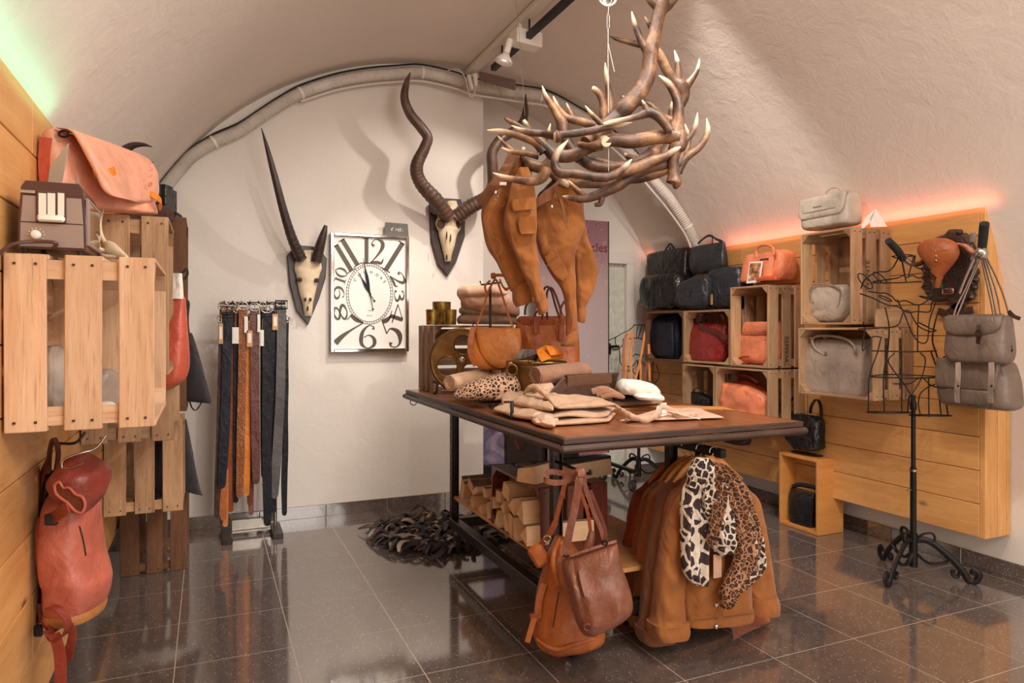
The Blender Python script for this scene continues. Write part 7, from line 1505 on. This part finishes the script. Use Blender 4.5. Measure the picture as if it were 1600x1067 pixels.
# ============================================================ JACKETS ON THE RAIL
def jacket(lab, Y, mt, x0, side=0, hem=975, cuffy=998, cutrm=0, seed=0, leather_=False, collar=True, group='jackets on the rail'):
    """front-facing jacket in the plane Y; x0 = pixel shift of the whole jacket"""
    t_ = thing('jacket', lab, 'jacket', P(1115+x0, hem, Y=Y), group); A = lambda x, y, o=0: P(x+x0, y, Y=Y)+YD*o
    mk('body', *pouch([(A(a, y), A(b, y2), h) for y, a, y2, b, h in [(738, 1094, 736, 1136, .05), (752, 1072, 750, 1156, .09), (775, 1058, 772, 1168, .11), (820, 1058, 816, 1170, .12), (880, 1062, 875, 1170, .12), (930, 1064, 922, 1168, .12), (hem-3, 1066, hem-12, 1170, .12)]], YD, 56, 8, 3.2, .013, 9, seed=seed), M[mt], t_)
    mk('hem_band', *pouch([(A(1064, hem-18), A(1171, hem-28), .125), (A(1065, hem-8), A(1171, hem-18), .13), (A(1066, hem), A(1170, hem-10), .125)], YD, 44, 3, 3, .003), M[mt], t_)
    mk('sleeve', *pouch([(A(a, y), A(b, y2), h) for y, a, y2, b, h in [(760, 1066, 752, 1082, .05), (778, 1050, 774, 1078, .09), (810, 1042, 806, 1074, .09), (850, 1034, 848, 1070, .09), (890, 1028, 888, 1066, .09), (930, 1024, 930, 1066, .09), (965, 1020, 962, 1066, .09), (cuffy-22, 1018, cuffy-30, 1067, .11)]], YD, 40, 8, 2.5, .014, 11, seed=seed+1), M[mt], t_)
    mk('cuff', *pouch([(A(1017, cuffy-24), A(1069, cuffy-34), .10), (A(1018, cuffy-10), A(1070, cuffy-16), .105), (A(1023, cuffy), A(1067, cuffy-6), .10)], YD, 40, 4, 4, .004), M[mt], t_)
    if side != 2:
        mk('sleeve', *pouch([(A(a, y), A(b, y2), h) for y, a, y2, b, h in [(758, 1146, 762, 1164, .05), (774, 1150, 778, 1178, .09), (810, 1156, 812, 1188, .10), (860, 1162, 862, 1196, .10), (910, 1166, 912, 1204, .10), (935, 1168, 934, 1208, .10)]], YD, 40, 8, 2.5, .013, 11, seed=seed+2), M[mt], t_)
        mk('cuff', *pouch([(A(1166, 932), A(1209, 928), .11), (A(1168, 945), A(1212, 941), .115), (A(1170, 958), A(1211, 955), .11)], YD, 32, 4, 2.4, .003), M[mt], t_)
    if collar: mk('collar', *strap([A(1084, 762, .06), A(1094, 745, .06), A(1104, 734, .0), A(1118, 732, -.03), A(1128, 736, .02), A(1136, 750, .06)], .05, .012, UP+RT*.2), M[mt], t_)
    # hanger
    k_ = mk('hanger', *tube([A(1072, 756, 0), A(1092, 733, 0), A(1114, 719, 0), A(1136, 733, 0), A(1156, 756, 0)], [.012, .018, .020, .018, .012], 10, 6, .7), M['pine_box'], t_)
    rz_ = .627*H+.004; c = A(1114, 721); hk = Vector((1.449*H, Y*H, rz_)); mk('hanger_hook', *tube([c, c+UP*.03, Vector((hk.x+.018, hk.y, hk.z-.03)), Vector((hk.x+.014, hk.y, hk.z-.002)), hk, Vector((hk.x-.014, hk.y, hk.z-.006)), Vector((hk.x-.018, hk.y, hk.z-.02))], .0025, 8, 5), M['steel'], k_)
    return t_, A
j, A = jacket('front mustard denim jacket with metal buttons nearest on the rail', 1.735, 'mustard', 0, seed=1)
for y in (935, 968): mk('button', *lathe([(.001, -.004), (.008, -.003), (.010, .002)], A(1101, y, .068), 12, 'y'), M['steel'], j)
mk('placket', *strap([A(1108, 770, .060), A(1106, 850, .064), A(1104, 965, .066)], .035, .006, RT), M['mustard'], j)
mk('hem_seam', *tube([A(1066, 958, .066), A(1110, 954, .068), A(1168, 947, .064)], .0018, 5, 4), M['mustard_dark'], j)
jacket('second mustard jacket, its turned-up cuff showing left of the front jacket', 1.80, 'mustard_dark', -19, side=2, hem=968, cuffy=1004, seed=5)
jacket('third mustard jacket with sleeve behind the second one', 1.875, 'mustard', -32, side=2, hem=972, cuffy=982, seed=9)
j, A = jacket('fourth mustard corduroy jacket near the back of the rail', 1.95, 'mustard', -42, side=2, hem=968, cuffy=968, seed=12)
jacket('rust red leather jacket at the back of the rail', 2.04, 'rust', -58, side=2, hem=930, cuffy=940, seed=15)
t = mk('rust_garment', *pouch([(P(a, y, Y=1.80), P(b, y2, Y=1.80), h) for y, a, y2, b, h in [(930, 1110, 930, 1180, .03), (950, 1105, 952, 1192, .05), (965, 1120, 968, 1202, .05), (972, 1150, 974, 1196, .03)]], YD, 34, 5, 2.4, .006), M['rusty']); tag(t, 'hem of a rust red garment peeking out under the front jacket', 'jacket')
# leopard scarf over the front jacket
t = thing('leopard_scarf', 'large leopard print scarf draped over the front mustard jacket', 'scarf', P(1120, 950, Y=1.66))
S = lambda x, y, Yk=1.655: P(x, y, Y=Yk)
def drape(nm, spec, Yk, mt, amp=.010, seed=0):
    mk(nm, *pouch([(S(a, y, Yk), S(b, y2, Yk), h) for y, a, y2, b, h in spec], YD, 64, 9, 3.0, amp*1.3, 12, seed=seed, disp=lambda x, v, y: .009*math.sin(x*9+v*4+seed)), M[mt], t)
drape('left_end', [(735, 1092, 732, 1112, .03), (760, 1072, 758, 1104, .04), (800, 1066, 800, 1104, .04), (850, 1066, 850, 1106, .035), (890, 1067, 892, 1108, .035), (908, 1078, 913, 1106, .03), (914, 1090, 914, 1098, .015)], 1.665, 'leo_big', .006)
drape('middle_fold', [(722, 1096, 720, 1112, .04), (745, 1094, 742, 1128, .06), (785, 1098, 780, 1146, .06), (820, 1106, 815, 1158, .06), (850, 1112, 845, 1160, .05), (868, 1122, 862, 1152, .03)], 1.645, 'leo_mid', .012, 4)
drape('right_fold', [(722, 1104, 722, 1122, .04), (738, 1110, 740, 1146, .06), (770, 1126, 775, 1166, .07), (810, 1140, 815, 1178, .07), (850, 1148, 855, 1186, .07), (885, 1144, 885, 1189, .06), (912, 1132, 908, 1176, .05), (935, 1126, 930, 1150, .04), (950, 1128, 948, 1138, .02)], 1.632, 'leo_brown', .014, 7)
drape('neck_fold', [(716, 1092, 716, 1106, .04), (728, 1086, 728, 1112, .06), (744, 1080, 744, 1106, .05), (762, 1078, 762, 1098, .04)], 1.64, 'leo_mid', .008, 9)
drape('lower_fold', [(800, 1152, 800, 1176, .03), (840, 1160, 842, 1188, .05), (880, 1160, 880, 1190, .05), (905, 1156, 902, 1180, .03)], 1.625, 'leo_mid', .01, 15)
drape('inner_fold', [(735, 1112, 735, 1124, .02), (770, 1116, 770, 1132, .03), (810, 1112, 810, 1126, .03), (850, 1106, 850, 1118, .02)], 1.62, 'leo_brown', .008, 12)
o = mk('kraft_label', *box(S(1121, 884, 1.66), AX, (rpx(17, 1.95), .003, rpx(40, 1.95)), .001), M['blush'], t, False)

t = thing('key_fob', 'red and dark leather key fob hanging from the table edge near its corner', 'key fob', P(812, 704, D=2.45))
mk('fob_strap', *strap([P(808, 678, D=2.42), P(806, 688, D=2.42), P(810, 702, D=2.42)], .012, .004, RT), M['red'], t)
mk('fob_loop', *tube([P(815+7*math.cos(a), 692+11*math.sin(a), D=2.43) for a in np.linspace(0, 2*math.pi, 13)[:-1]], .004, 6, 2, closed=True), M['darkbrown'], t)
mk('fob_ring', *tube([P(800+5*math.cos(a), 677+5*math.sin(a), D=2.42) for a in np.linspace(0, 2*math.pi, 11)[:-1]], .002, 6, 2, closed=True), M['brass'], t)
